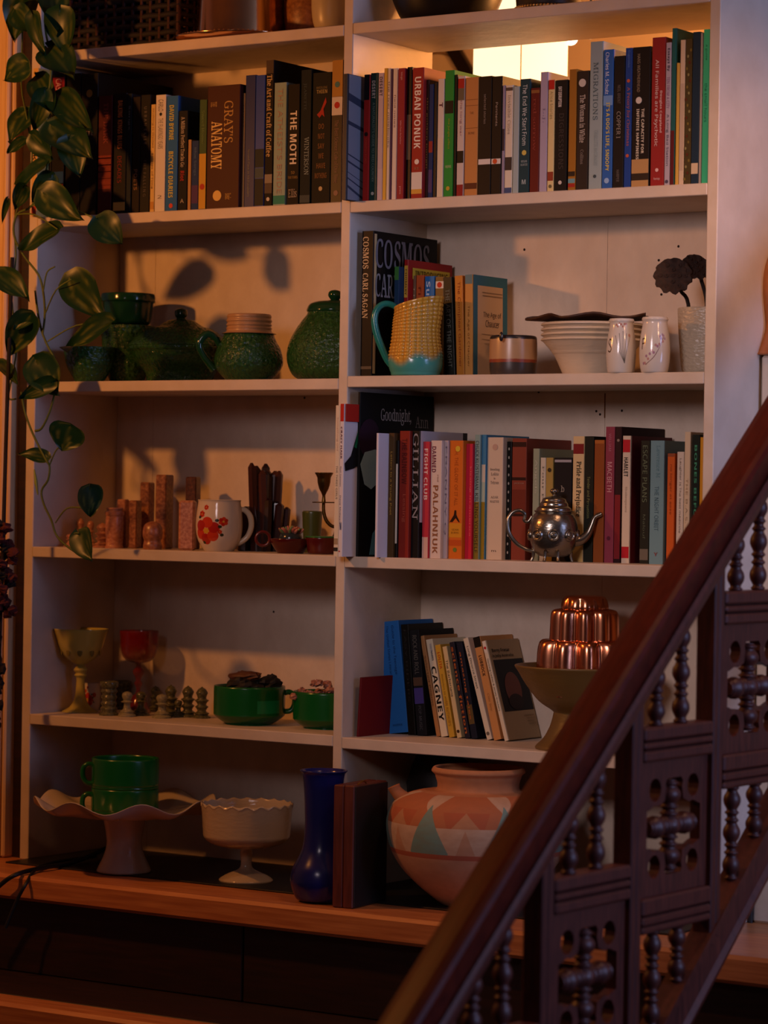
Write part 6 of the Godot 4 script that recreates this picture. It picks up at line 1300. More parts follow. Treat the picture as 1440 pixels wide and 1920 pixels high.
	single("shell", blob(Vector3(0.0084, 0.006, 0.007), 0.6, 0.16, 67, 8, 10, true), M("#a5705c", 0.4), "small pinkish shell in the heap filling the half-hidden green cup", "shell", Vector3(0.5678, 0.8634, -0.0864), "shells in the green cup")
	single("shell", blob(Vector3(0.0083, 0.006, 0.007), 0.6, 0.16, 68, 8, 10, true), M("#a5705c", 0.4), "small pinkish shell in the heap filling the half-hidden green cup", "shell", Vector3(0.5702, 0.8868, -0.1013), "shells in the green cup")
	single("shell", blob(Vector3(0.0096, 0.006, 0.007), 0.6, 0.16, 69, 8, 10, true), M("#a5705c", 0.4), "small pinkish shell in the heap filling the half-hidden green cup", "shell", Vector3(0.5741, 0.8851, -0.1337), "shells in the green cup")
	single("shell", blob(Vector3(0.0071, 0.006, 0.007), 0.6, 0.16, 70, 8, 10, true), M("#a5705c", 0.4), "small pinkish shell in the heap filling the half-hidden green cup", "shell", Vector3(0.5467, 0.8732, -0.0945), "shells in the green cup")
	single("shell", blob(Vector3(0.0093, 0.006, 0.007), 0.6, 0.16, 71, 8, 10, true), M("#a5705c", 0.4), "small pinkish shell in the heap filling the half-hidden green cup", "shell", Vector3(0.5758, 0.8876, -0.1037), "shells in the green cup")
	single("shell", blob(Vector3(0.0095, 0.006, 0.007), 0.6, 0.16, 72, 8, 10, true), M("#a5705c", 0.4), "small pinkish shell in the heap filling the half-hidden green cup", "shell", Vector3(0.5446, 0.8651, -0.1024), "shells in the green cup")
	single("shell", blob(Vector3(0.0074, 0.006, 0.007), 0.6, 0.16, 73, 8, 10, true), M("#a5705c", 0.4), "small pinkish shell in the heap filling the half-hidden green cup", "shell", Vector3(0.5579, 0.8699, -0.1294), "shells in the green cup")
	single("shell", blob(Vector3(0.0085, 0.006, 0.007), 0.6, 0.16, 74, 8, 10, true), M("#a5705c", 0.4), "small pinkish shell in the heap filling the half-hidden green cup", "shell", Vector3(0.5969, 0.876, -0.1094), "shells in the green cup")
	single("shell", blob(Vector3(0.0089, 0.006, 0.007), 0.6, 0.16, 75, 8, 10, true), M("#a5705c", 0.4), "small pinkish shell in the heap filling the half-hidden green cup", "shell", Vector3(0.5866, 0.8814, -0.1188), "shells in the green cup")
	var milk := M("#bcae9a", 0.16, 0.0, {"bump": noise_tex(0.02, 61, "", "", 3.0), "amount": 0.2})
	var ck := thing("cake_stand", "cream cake stand with a wavy ruffled plate on a waisted foot", "cake stand", Vector3(0.2525, 0.541, 0.0318))
	part("foot", lathe([[0, 0], [0.0477, 0], [0.0477, 0], [0.0486, 0.0029], [0.0439, 0.0132], [0.0353, 0.0323], [0.0315, 0.0514], [0.0334, 0.0705], [0.0372, 0.0895], [0.0401, 0.0991], [0.0401, 0.0991], [0, 0.0991]], 40), milk, ck)
	part("plate", lathe([[0, 0.0972], [0.04, 0.0972], [0.09, 0.1002], [0.12, 0.1072], [0.1442, 0.1142], [0.1603, 0.1242], [0.1623, 0.1272], [0.1573, 0.1262], [0.1422, 0.1182], [0.12, 0.1112], [0.09, 0.1042], [0.04, 0.1012], [0, 0.1012]], 96, {"k": 3, "wave": [8, 0.0095, 0.10, 0.1603], "phase": 0.6}), milk, ck)
	var soup3 := thing("soup_cup", "lower green glass soup cup of the stack on the cake stand", "cup", Vector3(0.2525, 0.6427, 0.0318), "green glass soup cups")
	part("bowl", lathe([[0, 0], [0.0496, 0], [0.0496, 0], [0.0496, 0.0019], [0.0591, 0.0048], [0.0591, 0.0095], [0.0601, 0.0124], [0.0601, 0.0124], [0.0601, 0.0453], [0.0583, 0.0466], [0.0566, 0.0453], [0.0566, 0.0124], [0.0556, 0.0095], [0, 0.0085]], 48), jade, soup3)
	part("handle", tube([Vector3(-0.0433, 0.034, 0.0349), Vector3(-0.0514, 0.0367, 0.0415), Vector3(-0.058, 0.03, 0.0468), Vector3(-0.0585, 0.0148, 0.0472), Vector3(-0.0525, 0.0034, 0.0423), Vector3(-0.0407, 0.0025, 0.0328)], 0.0058, 10, 5, 0.8), jade, soup3)
	var soup4 := thing("soup_cup", "upper green glass soup cup of the stack on the cake stand", "cup", Vector3(0.2525, 0.6865, 0.0318), "green glass soup cups")
	part("bowl", lathe([[0, 0], [0.0496, 0], [0.0496, 0], [0.0496, 0.0019], [0.0591, 0.0048], [0.0591, 0.0095], [0.0601, 0.0124], [0.0601, 0.0124], [0.0601, 0.0548], [0.0583, 0.056], [0.0566, 0.0548], [0.0566, 0.0124], [0.0556, 0.0095], [0, 0.0085]], 48), jade, soup4)
	part("handle", tube([Vector3(-0.0434, 0.0434, 0.035), Vector3(-0.0515, 0.0462, 0.0416), Vector3(-0.0581, 0.0395, 0.0468), Vector3(-0.0587, 0.0242, 0.0473), Vector3(-0.0526, 0.0128, 0.0424), Vector3(-0.0408, 0.012, 0.0329)], 0.0058, 10, 5, 0.8), jade, soup4)
	single("compote", lathe([[0, 0], [0.0468, 0], [0.0468, 0], [0.0468, 0.0037], [0.0355, 0.011], [0.0187, 0.0184], [0.0112, 0.0241], [0.0094, 0.0343], [0.0112, 0.0484], [0.0103, 0.054], [0.0131, 0.0577], [0.0374, 0.0596], [0.0617, 0.0661], [0.0748, 0.0764], [0.0767, 0.0876], [0.0786, 0.1138], [0.0804, 0.1307], [0.0814, 0.1344], [0.0784, 0.1354], [0.0748, 0.1138], [0.0711, 0.0802], [0.0561, 0.0699], [0, 0.0652]], 96, {"wave": [20, 0.0028, 0.0781, 0.0809]}), M("#b8a88e", 0.18, 0.0, {"bump": noise_tex(0.035, 62, "", "", 6.0), "amount": 0.18}), "milk glass compote with a scalloped rim on a slim foot", "compote", Vector3(0.4955, 0.541, -0.0071))
	single("vase", lathe([[0, 0], [0.0394, 0], [0.0394, 0], [0.0447, 0.0044], [0.0519, 0.0223], [0.0537, 0.0349], [0.0501, 0.0527], [0.0394, 0.0733], [0.0331, 0.0912], [0.0304, 0.1225], [0.0313, 0.1583], [0.0331, 0.1896], [0.0358, 0.2101], [0.0402, 0.2164], [0.0382, 0.2178], [0.0362, 0.2164], [0.0318, 0.2101], [0.0291, 0.1896], [0.0273, 0.1583], [0.0264, 0.1225], [0.0291, 0.0912], [0.0354, 0.0733], [0.0461, 0.0527], [0.0497, 0.0349], [0.0479, 0.0223], [0, 0.0213]], 44), M("#161a5a", 0.22), "tall cobalt blue vase with a bulbous foot", "vase", Vector3(0.7354, 0.541, 0.1029))
	var wb := thing("wooden_box", "red-brown wooden box standing on end in front of the divider", "box", Vector3(0.7889, 0.538, 0.15), "", 0.12)
	part("board", box(Vector3(0.0189, 0.2028, 0.12), 0.002), wood("#4a2014", "#6a3020", Vector3(9, 1, 9), 0.45), wb, Vector3(0.0097, 0.1017, -0.06))
	part("board", box(Vector3(0.0189, 0.2028, 0.12), 0.002), wood("#4a2014", "#6a3020", Vector3(9, 1, 9), 0.45), wb, Vector3(0.0292, 0.1017, -0.06))
	part("dark_side_panel", box(Vector3(0.002, 0.1988, 0.11599999999999999), 0.0005), M("#150e0b", 0.6), wb, Vector3(0.0398, 0.1014, -0.06))  # near-black, darker than the red-brown front boards
	part("clasp", tube([Vector3(0.0348, 0.2038, -0.02), Vector3(0.0367, 0.2088, -0.035), Vector3(0.0348, 0.2038, -0.05)], 0.0015, 6), M("#a8843c", 0.3, 0.9), wb)
	var cj := thing("clay_jar", "big terracotta jar painted with teal peaks and cream zigzags", "jar", Vector3(0.9641, 0.541, -0.0206))
	part("body", lathe([[0, 0], [0.0552, 0], [0.0552, 0], [0.0623, 0.0031], [0.0961, 0.0298], [0.1263, 0.0601], [0.1459, 0.0939], [0.153, 0.1312], [0.1477, 0.1579], [0.1335, 0.1757], [0.1068, 0.1864], [0.0765, 0.19], [0.0694, 0.1935], [0.0685, 0.2024], [0.0712, 0.2113], [0.073, 0.2167], [0.0783, 0.222], [0.0765, 0.2273], [0.0735, 0.2294], [0.0705, 0.2273], [0.0723, 0.222], [0.067, 0.2167], [0.0652, 0.2113], [0.0625, 0.2024], [0.0634, 0.1935], [0.0705, 0.19], [0.1008, 0.1864], [0.1275, 0.1757], [0.1417, 0.1579], [0.147, 0.1312], [0.1399, 0.0939], [0.1203, 0.0601], [0.0901, 0.0298], [0, 0.0288]], 64), M("#ffffff", 0.8, 0.0, {"tex": clay_print(0.2528, 0.1798, 0.5753)}), cj)
	part("lug", tube([Vector3(-0.1198, 0.1945, 0.0749), Vector3(-0.1167, 0.1874, 0.0729), Vector3(-0.109, 0.1778, 0.0681), Vector3(-0.0998, 0.17, 0.0624)], [0.011, 0.010, 0.012, 0.014], 12), M("#a8683c", 0.8), cj)
	part("lug", tube([Vector3(0.1139, 0.1998, -0.0712), Vector3(0.111, 0.1926, -0.0694), Vector3(0.1036, 0.1827, -0.0647), Vector3(0.0947, 0.1745, -0.0592)], [0.011, 0.010, 0.012, 0.014], 12), M("#a8683c", 0.8), cj)
	single("black_bag", blob(Vector3(0.07, 0.13, 0.05), 0.25, 0.09, 5, 16, 20), M("#0c0b0b", 0.5), "black leather bag slumped behind the box and the clay jar", "bag", Vector3(0.8, 0.668, -0.165))
	single("pedestal_bowl", lathe([[0, 0], [0.0742, 0], [0.0742, 0], [0.0742, 0.0053], [0.0618, 0.0176], [0.0512, 0.0379], [0.0459, 0.0574], [0.0477, 0.0635], [0.0707, 0.0794], [0.0919, 0.106], [0.1043, 0.1263], [0.1113, 0.1369], [0.1063, 0.1379], [0.0972, 0.1245], [0.0795, 0.1033], [0.053, 0.0892], [0, 0.0856]], 56), M("#6a5026", 0.4, 0.0, {"bump": noise_tex(0.03, 71, "", "", 3.0), "amount": 0.3}), "olive-brown pedestal bowl holding the copper mould", "bowl", Vector3(1.1212, 0.8052, -0.0861))
	var cm := thing("copper_mould", "shiny copper jelly mould in three fluted tiers", "mould", Vector3(1.1252, 0.8952, -0.0861))
	var copper := M("#e2926a", 0.22, 1.0)
	part("tier", lathe([[0.0742, 0], [0.0734, 0.0368], [0.0719, 0.0737], [0.0668, 0.0894], [0.053, 0.0921]], 120, {"lobes": [10, 0.12, -1.0, 1.0]}), copper, cm)
	part("tier", lathe([[0.053, 0.0885], [0.0525, 0.1104], [0.0514, 0.1323], [0.0477, 0.1406], [0.0371, 0.1433]], 120, {"lobes": [9, 0.13, -1.0, 1.0]}), copper, cm)
	part("crown", lathe([[0.0371, 0.1389], [0.0389, 0.1459], [0.0353, 0.1601], [0.03, 0.1645], [0.0212, 0.1636], [0, 0.1601]], 96, {"lobes": [10, 0.05, -1.0, 0.1618]}), copper, cm)
	var tp := thing("teapot", "dented silver teapot with a scrolled handle and swan spout", "teapot", Vector3(1.0856, 1.1154, -0.048))
	var pewter := M("#8a8478", 0.26, 0.95, {"bump": noise_tex(0.03, 81, "", "", 3.0), "amount": 0.35})
	part("body", lathe([[0, 0.0082], [0.0211, 0.009], [0.0317, 0.017], [0.0379, 0.0311], [0.0405, 0.0487], [0.0388, 0.0645], [0.0335, 0.0769], [0.03, 0.0804], [0.0317, 0.0822], [0.03, 0.0848], [0, 0.0848]], 44), pewter, tp)
	part("lid", lathe([[0.0291, 0.0839], [0.0282, 0.0883], [0.0238, 0.0919], [0.0229, 0.0963], [0.0203, 0.0998], [0.0185, 0.1042], [0.0106, 0.1077], [0.0044, 0.1086], [0.0035, 0.1112], [0.007, 0.1157], [0.0053, 0.1201], [0, 0.1218]], 36), pewter, tp)
	part("rosette", lathe([[0, 0.004], [0.003, 0.004], [0.0045, 0.002], [0.007, 0.002], [0.0085, 0.0035], [0.010, 0.001], [0.011, -0.002]], 18), pewter, tp, Vector3(0.036, 0.0443, -0.0154), Vector3(1.5708, 0, 0).rotated(Vector3.UP, 0) + Vector3(0, 1.9745, 0))
	part("rosette", lathe([[0, 0.004], [0.003, 0.004], [0.0045, 0.002], [0.007, 0.002], [0.0085, 0.0035], [0.010, 0.001], [0.011, -0.002]], 18), pewter, tp, Vector3(0.0372, 0.0443, 0.0122), Vector3(1.5708, 0, 0).rotated(Vector3.UP, 0) + Vector3(0, 1.2545, 0))
	part("rosette", lathe([[0, 0.004], [0.003, 0.004], [0.0045, 0.002], [0.007, 0.002], [0.0085, 0.0035], [0.010, 0.001], [0.011, -0.002]], 18), pewter, tp, Vector3(0.0199, 0.0443, 0.0337), Vector3(1.5708, 0, 0).rotated(Vector3.UP, 0) + Vector3(0, 0.5345, 0))
	part("rosette", lathe([[0, 0.004], [0.003, 0.004], [0.0045, 0.002], [0.007, 0.002], [0.0085, 0.0035], [0.010, 0.001], [0.011, -0.002]], 18), pewter, tp, Vector3(-0.0072, 0.0443, 0.0384), Vector3(1.5708, 0, 0).rotated(Vector3.UP, 0) + Vector3(0, -0.1855, 0))
	part("rosette", lathe([[0, 0.004], [0.003, 0.004], [0.0045, 0.002], [0.007, 0.002], [0.0085, 0.0035], [0.010, 0.001], [0.011, -0.002]], 18), pewter, tp, Vector3(-0.0308, 0.0443, 0.0241), Vector3(1.5708, 0, 0).rotated(Vector3.UP, 0) + Vector3(0, -0.9055, 0))
	part("handle", tube([Vector3(-0.0314, 0.0745, 0.0186), Vector3(-0.0366, 0.0656, 0.0217), Vector3(-0.0419, 0.0673, 0.0248), Vector3(-0.0413, 0.0779, 0.0245), Vector3(-0.049, 0.0839, 0.029), Vector3(-0.0595, 0.0793, 0.0352), Vector3(-0.0654, 0.0651, 0.0387), Vector3(-0.0629, 0.0457, 0.0372), Vector3(-0.0513, 0.0283, 0.0303), Vector3(-0.036, 0.0189, 0.0213), Vector3(-0.0238, 0.0165, 0.0141)], [0.0022, 0.0032, 0.0034, 0.0036, 0.003], 8), pewter, tp)
	part("spout", tube([Vector3(0.0289, 0.0352, -0.0171), Vector3(0.0395, 0.0371, -0.0234), Vector3(0.0492, 0.0479, -0.0291), Vector3(0.0543, 0.0621, -0.0321), Vector3(0.0586, 0.0745, -0.0347), Vector3(0.0676, 0.0799, -0.04)], [0.011, 0.009, 0.0065, 0.005, 0.004, 0.0045], 10), pewter, tp)
	part("leg", tube([Vector3(-0.0283, 0.017, 0.0167), Vector3(-0.0288, 0.0073, 0.0171), Vector3(-0.0311, 0.0012, 0.0184)], [0.0035, 0.0025, 0.003], 7), pewter, tp)
	part("leg", tube([Vector3(0.0037, 0.017, 0.0327), Vector3(0.0037, 0.0073, 0.0333), Vector3(0.004, 0.0012, 0.036)], [0.0035, 0.0025, 0.003], 7), pewter, tp)
	part("leg", tube([Vector3(0.0239, 0.017, 0.0254), Vector3(0.0243, 0.0073, 0.0259), Vector3(0.0263, 0.0012, 0.0279)], [0.0035, 0.0025, 0.003], 7), pewter, tp)
	part("leg", tube([Vector3(0.0247, 0.017, -0.0146), Vector3(0.0252, 0.0073, -0.0149), Vector3(0.0272, 0.0012, -0.0161)], [0.0035, 0.0025, 0.003], 7), pewter, tp)
	var bk_ := thing("basket", "dark woven square basket on the top shelf behind the vine", "basket", Vector3(0.165, 2.026, -0.125))
	basket(bk_)
	var dome := thing("cake_dome", "silver cake dome on a plate with a beaded edge", "cake dome", Vector3(0.3875, 2.026, -0.098))
	var silver := M("#e2b384", 0.14, 1.0)  # silver tinted orange, warm reflections put into the colour
	part("plate", lathe([[0, 0], [0.0767, 0], [0.1074, 0.003], [0.116, 0.006], [0.116, 0.009], [0, 0.009]], 64, {"k": 2}), silver, dome)
	beads(dome, 0.116, 0.0085, 0.0026, 84, silver)
	part("dome", lathe([[0.0824, 0.009], [0.0824, 0.012], [0.0805, 0.05], [0.0767, 0.1], [0.0633, 0.135], [0.0383, 0.155], [0, 0.162]], 64), silver, dome)
	single("wooden_jar", lathe([[0, 0], [0.036, 0], [0.036, 0], [0.046, 0.02], [0.05, 0.06], [0.044, 0.1], [0.034, 0.12], [0, 0.12]], 36), wood("#6a3a1a", "#b07a44", Vector3(8, 8, 8), 0.4), "round brown wooden jar right of the silver dome", "jar", Vector3(0.5054, 2.026, -0.15))
	single("cream_jug", lathe([[0, 0], [0.024, 0], [0.024, 0], [0.033, 0.02], [0.036, 0.06], [0.03, 0.11], [0.026, 0.13], [0.028, 0.14]], 30), M("#b8a98a", 0.35), "cream coloured vase tucked beside the divider on the top shelf", "vase", Vector3(0.6059, 2.026, -0.07))
	single("black_bowl", lathe([[0, 0], [0.0606, 0], [0.0643, 0.001], [0.0772, 0.012], [0.0873, 0.03], [0.0992, 0.06], [0.1029, 0.075], [0.1001, 0.075], [0.0827, 0.03], [0.0606, 0.008], [0, 0.006]], 48), M("#0d0c0c", 0.35), "large black bowl on the top shelf of the right bay", "bowl", Vector3(0.8129, 2.0276, -0.12))
	var gp := thing("gilt_tin", "dark round tin with a beaded gilt base on the top shelf", "tin", Vector3(1.0457, 2.0276, -0.07))
	part("tin", lathe([[0, 0], [0.0515, 0], [0.055, 0.004], [0.0533, 0.01], [0.0515, 0.07], [0, 0.07]], 48, {"k": 2}), M("#241a12", 0.4), gp)
	beads(gp, 0.055, 0.005, 0.0028, 60, M("#c9a86a", 0.25, 0.9))
	var lm := thing("glowing_drum", "glowing cream drum seen through the open back", "lamp", Vector3(0.7001, 1.72, -0.55))  # glowing drum standing for the bright patch beyond the open back
	part("drum_shell", lathe([[0.088, 0.12], [0.088, 0.46], [0.086, 0.46], [0.086, 0.12], [0.088, 0.12]], 40, {"k": 1}), M("#ffe2b0", 0.8, 0.0, {"glow": 1.6}), lm)
	part("seam", box(Vector3(0.0016, 0.34, 0.0016)), M("#c89a5c", 0.8), lm, Vector3(0.0467, 0.29, 0.0746))
	part("stand", lathe([[0, -1.72], [0.07, -1.72], [0.07, -1.70], [0.012, -1.68], [0.009, 0.14], [0, 0.14]], 20, {"k": 1}), brass, lm)
	var bulb1070 := thing("light_bulb", "larger bare white bulb glowing behind the shelf", "bulb", Vector3(0.7783, 2.0796, -0.6), "bulbs behind the open back")
	part("bulb", blob(Vector3.ONE * 0.0139, 0.0, 0.1, 1, 12, 18), M("#fff0d0", 0.5, 0.0, {"glow": 4.0}), bulb1070)
	part("cap", lathe([[0, 0], [0.009, 0], [0.009, 0.02], [0, 0.021]], 14, {"k": 1}), brass, bulb1070, Vector3(0, 0.0125, 0))
	part("cord", tube([Vector3(0, 0.0325, 0), Vector3(0, 0.3, 0), Vector3(0, 0.6884, 0)], 0.0025, 6), M("#1a1512", 0.7), bulb1070)
	var bulb1107 := thing("light_bulb", "smaller bare white bulb glowing behind the shelf", "bulb", Vector3(0.8207, 2.0804, -0.6), "bulbs behind the open back")
	part("bulb", blob(Vector3.ONE * 0.0059, 0.0, 0.1, 1, 12, 18), M("#fff0d0", 0.5, 0.0, {"glow": 4.0}), bulb1107)
	part("cap", lathe([[0, 0], [0.009, 0], [0.009, 0.02], [0, 0.021]], 14, {"k": 1}), brass, bulb1107, Vector3(0, 0.0053, 0))
	part("cord", tube([Vector3(0, 0.0253, 0), Vector3(0, 0.3, 0), Vector3(0, 0.6876, 0)], 0.0025, 6), M("#1a1512", 0.7), bulb1107)
	var fr := thing("leaning_frame", "tilted dark frame round a cream picture on the far wall behind the open back", "frame", Vector3(0.3679, 1.8642, -1.138))
	fr.rotation.z = 0.60
	fr.rotation.y = 0.0
	part("frame_bar", box(Vector3(0.03, 0.46, 0.016), 0.002), M("#1a100b", 0.4), fr, Vector3(0.015, 0.23, 0))
	part("frame_bar", box(Vector3(0.03, 0.46, 0.016), 0.002), M("#1a100b", 0.4), fr, Vector3(-0.345, 0.23, 0))
	part("frame_bar", box(Vector3(0.33, 0.03, 0.016), 0.002), M("#1a100b", 0.4), fr, Vector3(-0.165, 0.015, 0))
	part("frame_bar", box(Vector3(0.33, 0.03, 0.016), 0.002), M("#1a100b", 0.4), fr, Vector3(-0.165, 0.445, 0))
	part("picture", box(Vector3(0.33, 0.40, 0.004)), M("#e0c8a0", 0.7), fr, Vector3(-0.165, 0.23, 0))
	part("ring_print", lathe([[0.085, 0], [0.09, 0], [0.09, 0.001], [0.085, 0.001]], 40, {"k": 1}), M("#8a6a48", 0.7), fr, Vector3(-0.075, 0.315, 0.0022), Vector3(1.5708, 0, 0))
	single("newel_finial", lathe([[0, 0], [0.0556, 0], [0.0556, 0.0069], [0.0504, 0.0174], [0.0408, 0.0365], [0.0382, 0.0521], [0.0417, 0.0738], [0.0469, 0.0999], [0.0469, 0.1259], [0.0399, 0.152], [0.0261, 0.172], [0, 0.1824]], 36), wood("#8a4a1a", "#b56a2c", Vector3(6, 3, 6), 0.35, 0.3), "orange-brown turned wooden finial on the white half wall at the right edge", "finial", Vector3(1.4332, 1.4575, -0.2))
	single("cable", tube([Vector3(0, 0, 0), Vector3(0.001, 0.06, 0), Vector3(0, 0.14, 0.001)], 0.004, 8), M("#14110f", 0.6), "dark upright strip against the white wall below the railing", "cable", Vector3(1.4092, 0.538, -0.146))  # dark upright strip in the corner of bookcase side and half wall
	var rl := thing("stair_railing", "dark carved stair railing with a broad polished handrail sloping across the bookcase", "railing")
	part("handrail", sloped(PackedVector2Array([Vector2(1.618, -0.014), Vector2(1.62, -0.004), Vector2(1.634, 0.005), Vector2(1.654, 0.013), Vector2(1.666, 0.0165), Vector2(1.674, 0.0165), Vector2(1.68, 0.013), Vector2(1.683, 0.006), Vector2(1.682, -0.004), Vector2(1.672, -0.014), Vector2(1.668, -0.05), Vector2(1.632, -0.05), Vector2(1.632, -0.018)]), Vector3(0, -0.15, 2.2), Vector3(0, 1.7596, -0.24)), rail_wood, rl)
	part("rail_moulding", sloped(PackedVector2Array([Vector2(1.636, -0.0505), Vector2(1.672, -0.0505), Vector2(1.676, -0.056), Vector2(1.676, -0.062), Vector2(1.672, -0.068), Vector2(1.668, -0.084), Vector2(1.636, -0.084)]), Vector3(0, -0.15, 2.2), Vector3(0, 1.7596, -0.24)), fret_wood, rl)
	part("stringer", sloped(PackedVector2Array([Vector2(1.632, -0.575), Vector2(1.668, -0.575), Vector2(1.668, -0.585), Vector2(1.664, -0.59), Vector2(1.664, -0.632), Vector2(1.67, -0.64), Vector2(1.668, -0.65), Vector2(1.632, -0.65)]), Vector3(0, -0.15, 2.2), Vector3(0, 1.7596, -0.24)), fret_wood, rl)
	part("stile", box(Vector3(0.030, 0.516, 0.0135), 0.002), fret_wood, rl, Vector3(1.65, -0.3834, 2.0625))
	part("stile", box(Vector3(0.030, 0.516, 0.0135), 0.002), fret_wood, rl, Vector3(1.65, -0.3951, 2.0775))
	part("cross_rail", box(Vector3(0.034, 0.018, 0.1945), 0.003), fret_wood, rl, Vector3(1.65, -0.1681, 1.9558))
	part("cross_rail", box(Vector3(0.034, 0.0095, 0.1945), 0.003), fret_wood, rl, Vector3(1.65, -0.1836, 1.9558))
	part("cross_rail", box(Vector3(0.034, 0.015, 0.1945), 0.003), fret_wood, rl, Vector3(1.65, -0.1976, 1.9558))
	part("fret_panel", fret_mesh(0.1905, 0.182), fret_wood, rl, Vector3(1.65, -0.2971, 1.9558), Vector3(0, 1.5708, 0))
	part("spindle", spindle(0.125, 1.3), fret_wood, rl, Vector3(1.65, -0.3596, 1.9558))
	part("spindle", spindle(0.125, 1.3), fret_wood, rl, Vector3(1.65, -0.2971, 2.0183), Vector3(-1.5708, 0, 0))
	part("cross_rail", box(Vector3(0.034, 0.023, 0.1945), 0.003), fret_wood, rl, Vector3(1.65, -0.4001, 1.9558))
	part("cross_rail", box(Vector3(0.034, 0.012, 0.1945), 0.003), fret_wood, rl, Vector3(1.65, -0.4191, 1.9558))
	part("cross_rail", box(Vector3(0.034, 0.01, 0.1945), 0.003), fret_wood, rl, Vector3(1.65, -0.4311, 1.9558))
	part("spindle", spindle(0.0903), fret_wood, rl, Vector3(1.65, -0.1621, 1.9967))
	part("spindle", spindle(0.1387), fret_wood, rl, Vector3(1.65, -0.5718, 1.9967))
	part("spindle", spindle(0.1451), fret_wood, rl, Vector3(1.65, -0.1621, 1.9266))
	part("spindle", spindle(0.0839), fret_wood, rl, Vector3(1.65, -0.517, 1.9266))
	part("stile", box(Vector3(0.030, 0.516, 0.0135), 0.002), fret_wood, rl, Vector3(1.65, -0.2046, 1.834))
	part("stile", box(Vector3(0.030, 0.516, 0.0135), 0.002), fret_wood, rl, Vector3(1.65, -0.2163, 1.849))
	part("cross_rail", box(Vector3(0.034, 0.018, 0.1945), 0.003), fret_wood, rl, Vector3(1.65, 0.0107, 1.7272))
	part("cross_rail", box(Vector3(0.034, 0.0095, 0.1945), 0.003), fret_wood, rl, Vector3(1.65, -0.0048, 1.7272))
	part("cross_rail", box(Vector3(0.034, 0.015, 0.1945), 0.003), fret_wood, rl, Vector3(1.65, -0.0188, 1.7272))
	part("fret_panel", fret_mesh(0.1905, 0.182), fret_wood, rl, Vector3(1.65, -0.1183, 1.7272), Vector3(0, 1.5708, 0))
	part("spindle", spindle(0.125, 1.3), fret_wood, rl, Vector3(1.65, -0.1808, 1.7272))
	part("spindle", spindle(0.125, 1.3), fret_wood, rl, Vector3(1.65, -0.1183, 1.7897), Vector3(-1.5708, 0, 0))
	part("cross_rail", box(Vector3(0.034, 0.023, 0.1945), 0.003), fret_wood, rl, Vector3(1.65, -0.2213, 1.7272))
	part("cross_rail", box(Vector3(0.034, 0.012, 0.1945), 0.003), fret_wood, rl, Vector3(1.65, -0.2403, 1.7272))
	part("cross_rail", box(Vector3(0.034, 0.01, 0.1945), 0.003), fret_wood, rl, Vector3(1.65, -0.2523, 1.7272))
	part("spindle", spindle(0.0903), fret_wood, rl, Vector3(1.65, 0.0167, 1.7682))
	part("spindle", spindle(0.1387), fret_wood, rl, Vector3(1.65, -0.393, 1.7682))
	part("spindle", spindle(0.1451), fret_wood, rl, Vector3(1.65, 0.0167, 1.6981))
	part("spindle", spindle(0.0839), fret_wood, rl, Vector3(1.65, -0.3382, 1.6981))
	part("stile", box(Vector3(0.030, 0.516, 0.0135), 0.002), fret_wood, rl, Vector3(1.65, -0.0257, 1.6055))
	part("stile", box(Vector3(0.030, 0.516, 0.0135), 0.002), fret_wood, rl, Vector3(1.65, -0.0375, 1.6205))
	part("cross_rail", box(Vector3(0.034, 0.018, 0.1945), 0.003), fret_wood, rl, Vector3(1.65, 0.1895, 1.4988))
	part("cross_rail", box(Vector3(0.034, 0.0095, 0.1945), 0.003), fret_wood, rl, Vector3(1.65, 0.174, 1.4988))
	part("cross_rail", box(Vector3(0.034, 0.015, 0.1945), 0.003), fret_wood, rl, Vector3(1.65, 0.16, 1.4988))
	part("fret_panel", fret_mesh(0.1905, 0.182), fret_wood, rl, Vector3(1.65, 0.0605, 1.4988), Vector3(0, 1.5708, 0))
	part("spindle", spindle(0.125, 1.3), fret_wood, rl, Vector3(1.65, -0.002, 1.4988))
	part("spindle", spindle(0.125, 1.3), fret_wood, rl, Vector3(1.65, 0.0605, 1.5613), Vector3(-1.5708, 0, 0))
	part("cross_rail", box(Vector3(0.034, 0.023, 0.1945), 0.003), fret_wood, rl, Vector3(1.65, -0.0425, 1.4988))
	part("cross_rail", box(Vector3(0.034, 0.012, 0.1945), 0.003), fret_wood, rl, Vector3(1.65, -0.0615, 1.4988))
	part("cross_rail", box(Vector3(0.034, 0.01, 0.1945), 0.003), fret_wood, rl, Vector3(1.65, -0.0735, 1.4988))
	part("spindle", spindle(0.0903), fret_wood, rl, Vector3(1.65, 0.1955, 1.5397))
	part("spindle", spindle(0.1387), fret_wood, rl, Vector3(1.65, -0.2142, 1.5397))
	part("spindle", spindle(0.1451), fret_wood, rl, Vector3(1.65, 0.1955, 1.4696))
	part("spindle", spindle(0.0839), fret_wood, rl, Vector3(1.65, -0.1594, 1.4696))
	part("stile", box(Vector3(0.030, 0.516, 0.0135), 0.002), fret_wood, rl, Vector3(1.65, 0.1531, 1.377))
	part("stile", box(Vector3(0.030, 0.516, 0.0135), 0.002), fret_wood, rl, Vector3(1.65, 0.1414, 1.392))
	part("cross_rail", box(Vector3(0.034, 0.018, 0.1945), 0.003), fret_wood, rl, Vector3(1.65, 0.3684, 1.2703))
	part("cross_rail", box(Vector3(0.034, 0.0095, 0.1945), 0.003), fret_wood, rl, Vector3(1.65, 0.3529, 1.2703))
	part("cross_rail", box(Vector3(0.034, 0.015, 0.1945), 0.003), fret_wood, rl, Vector3(1.65, 0.3389, 1.2703))
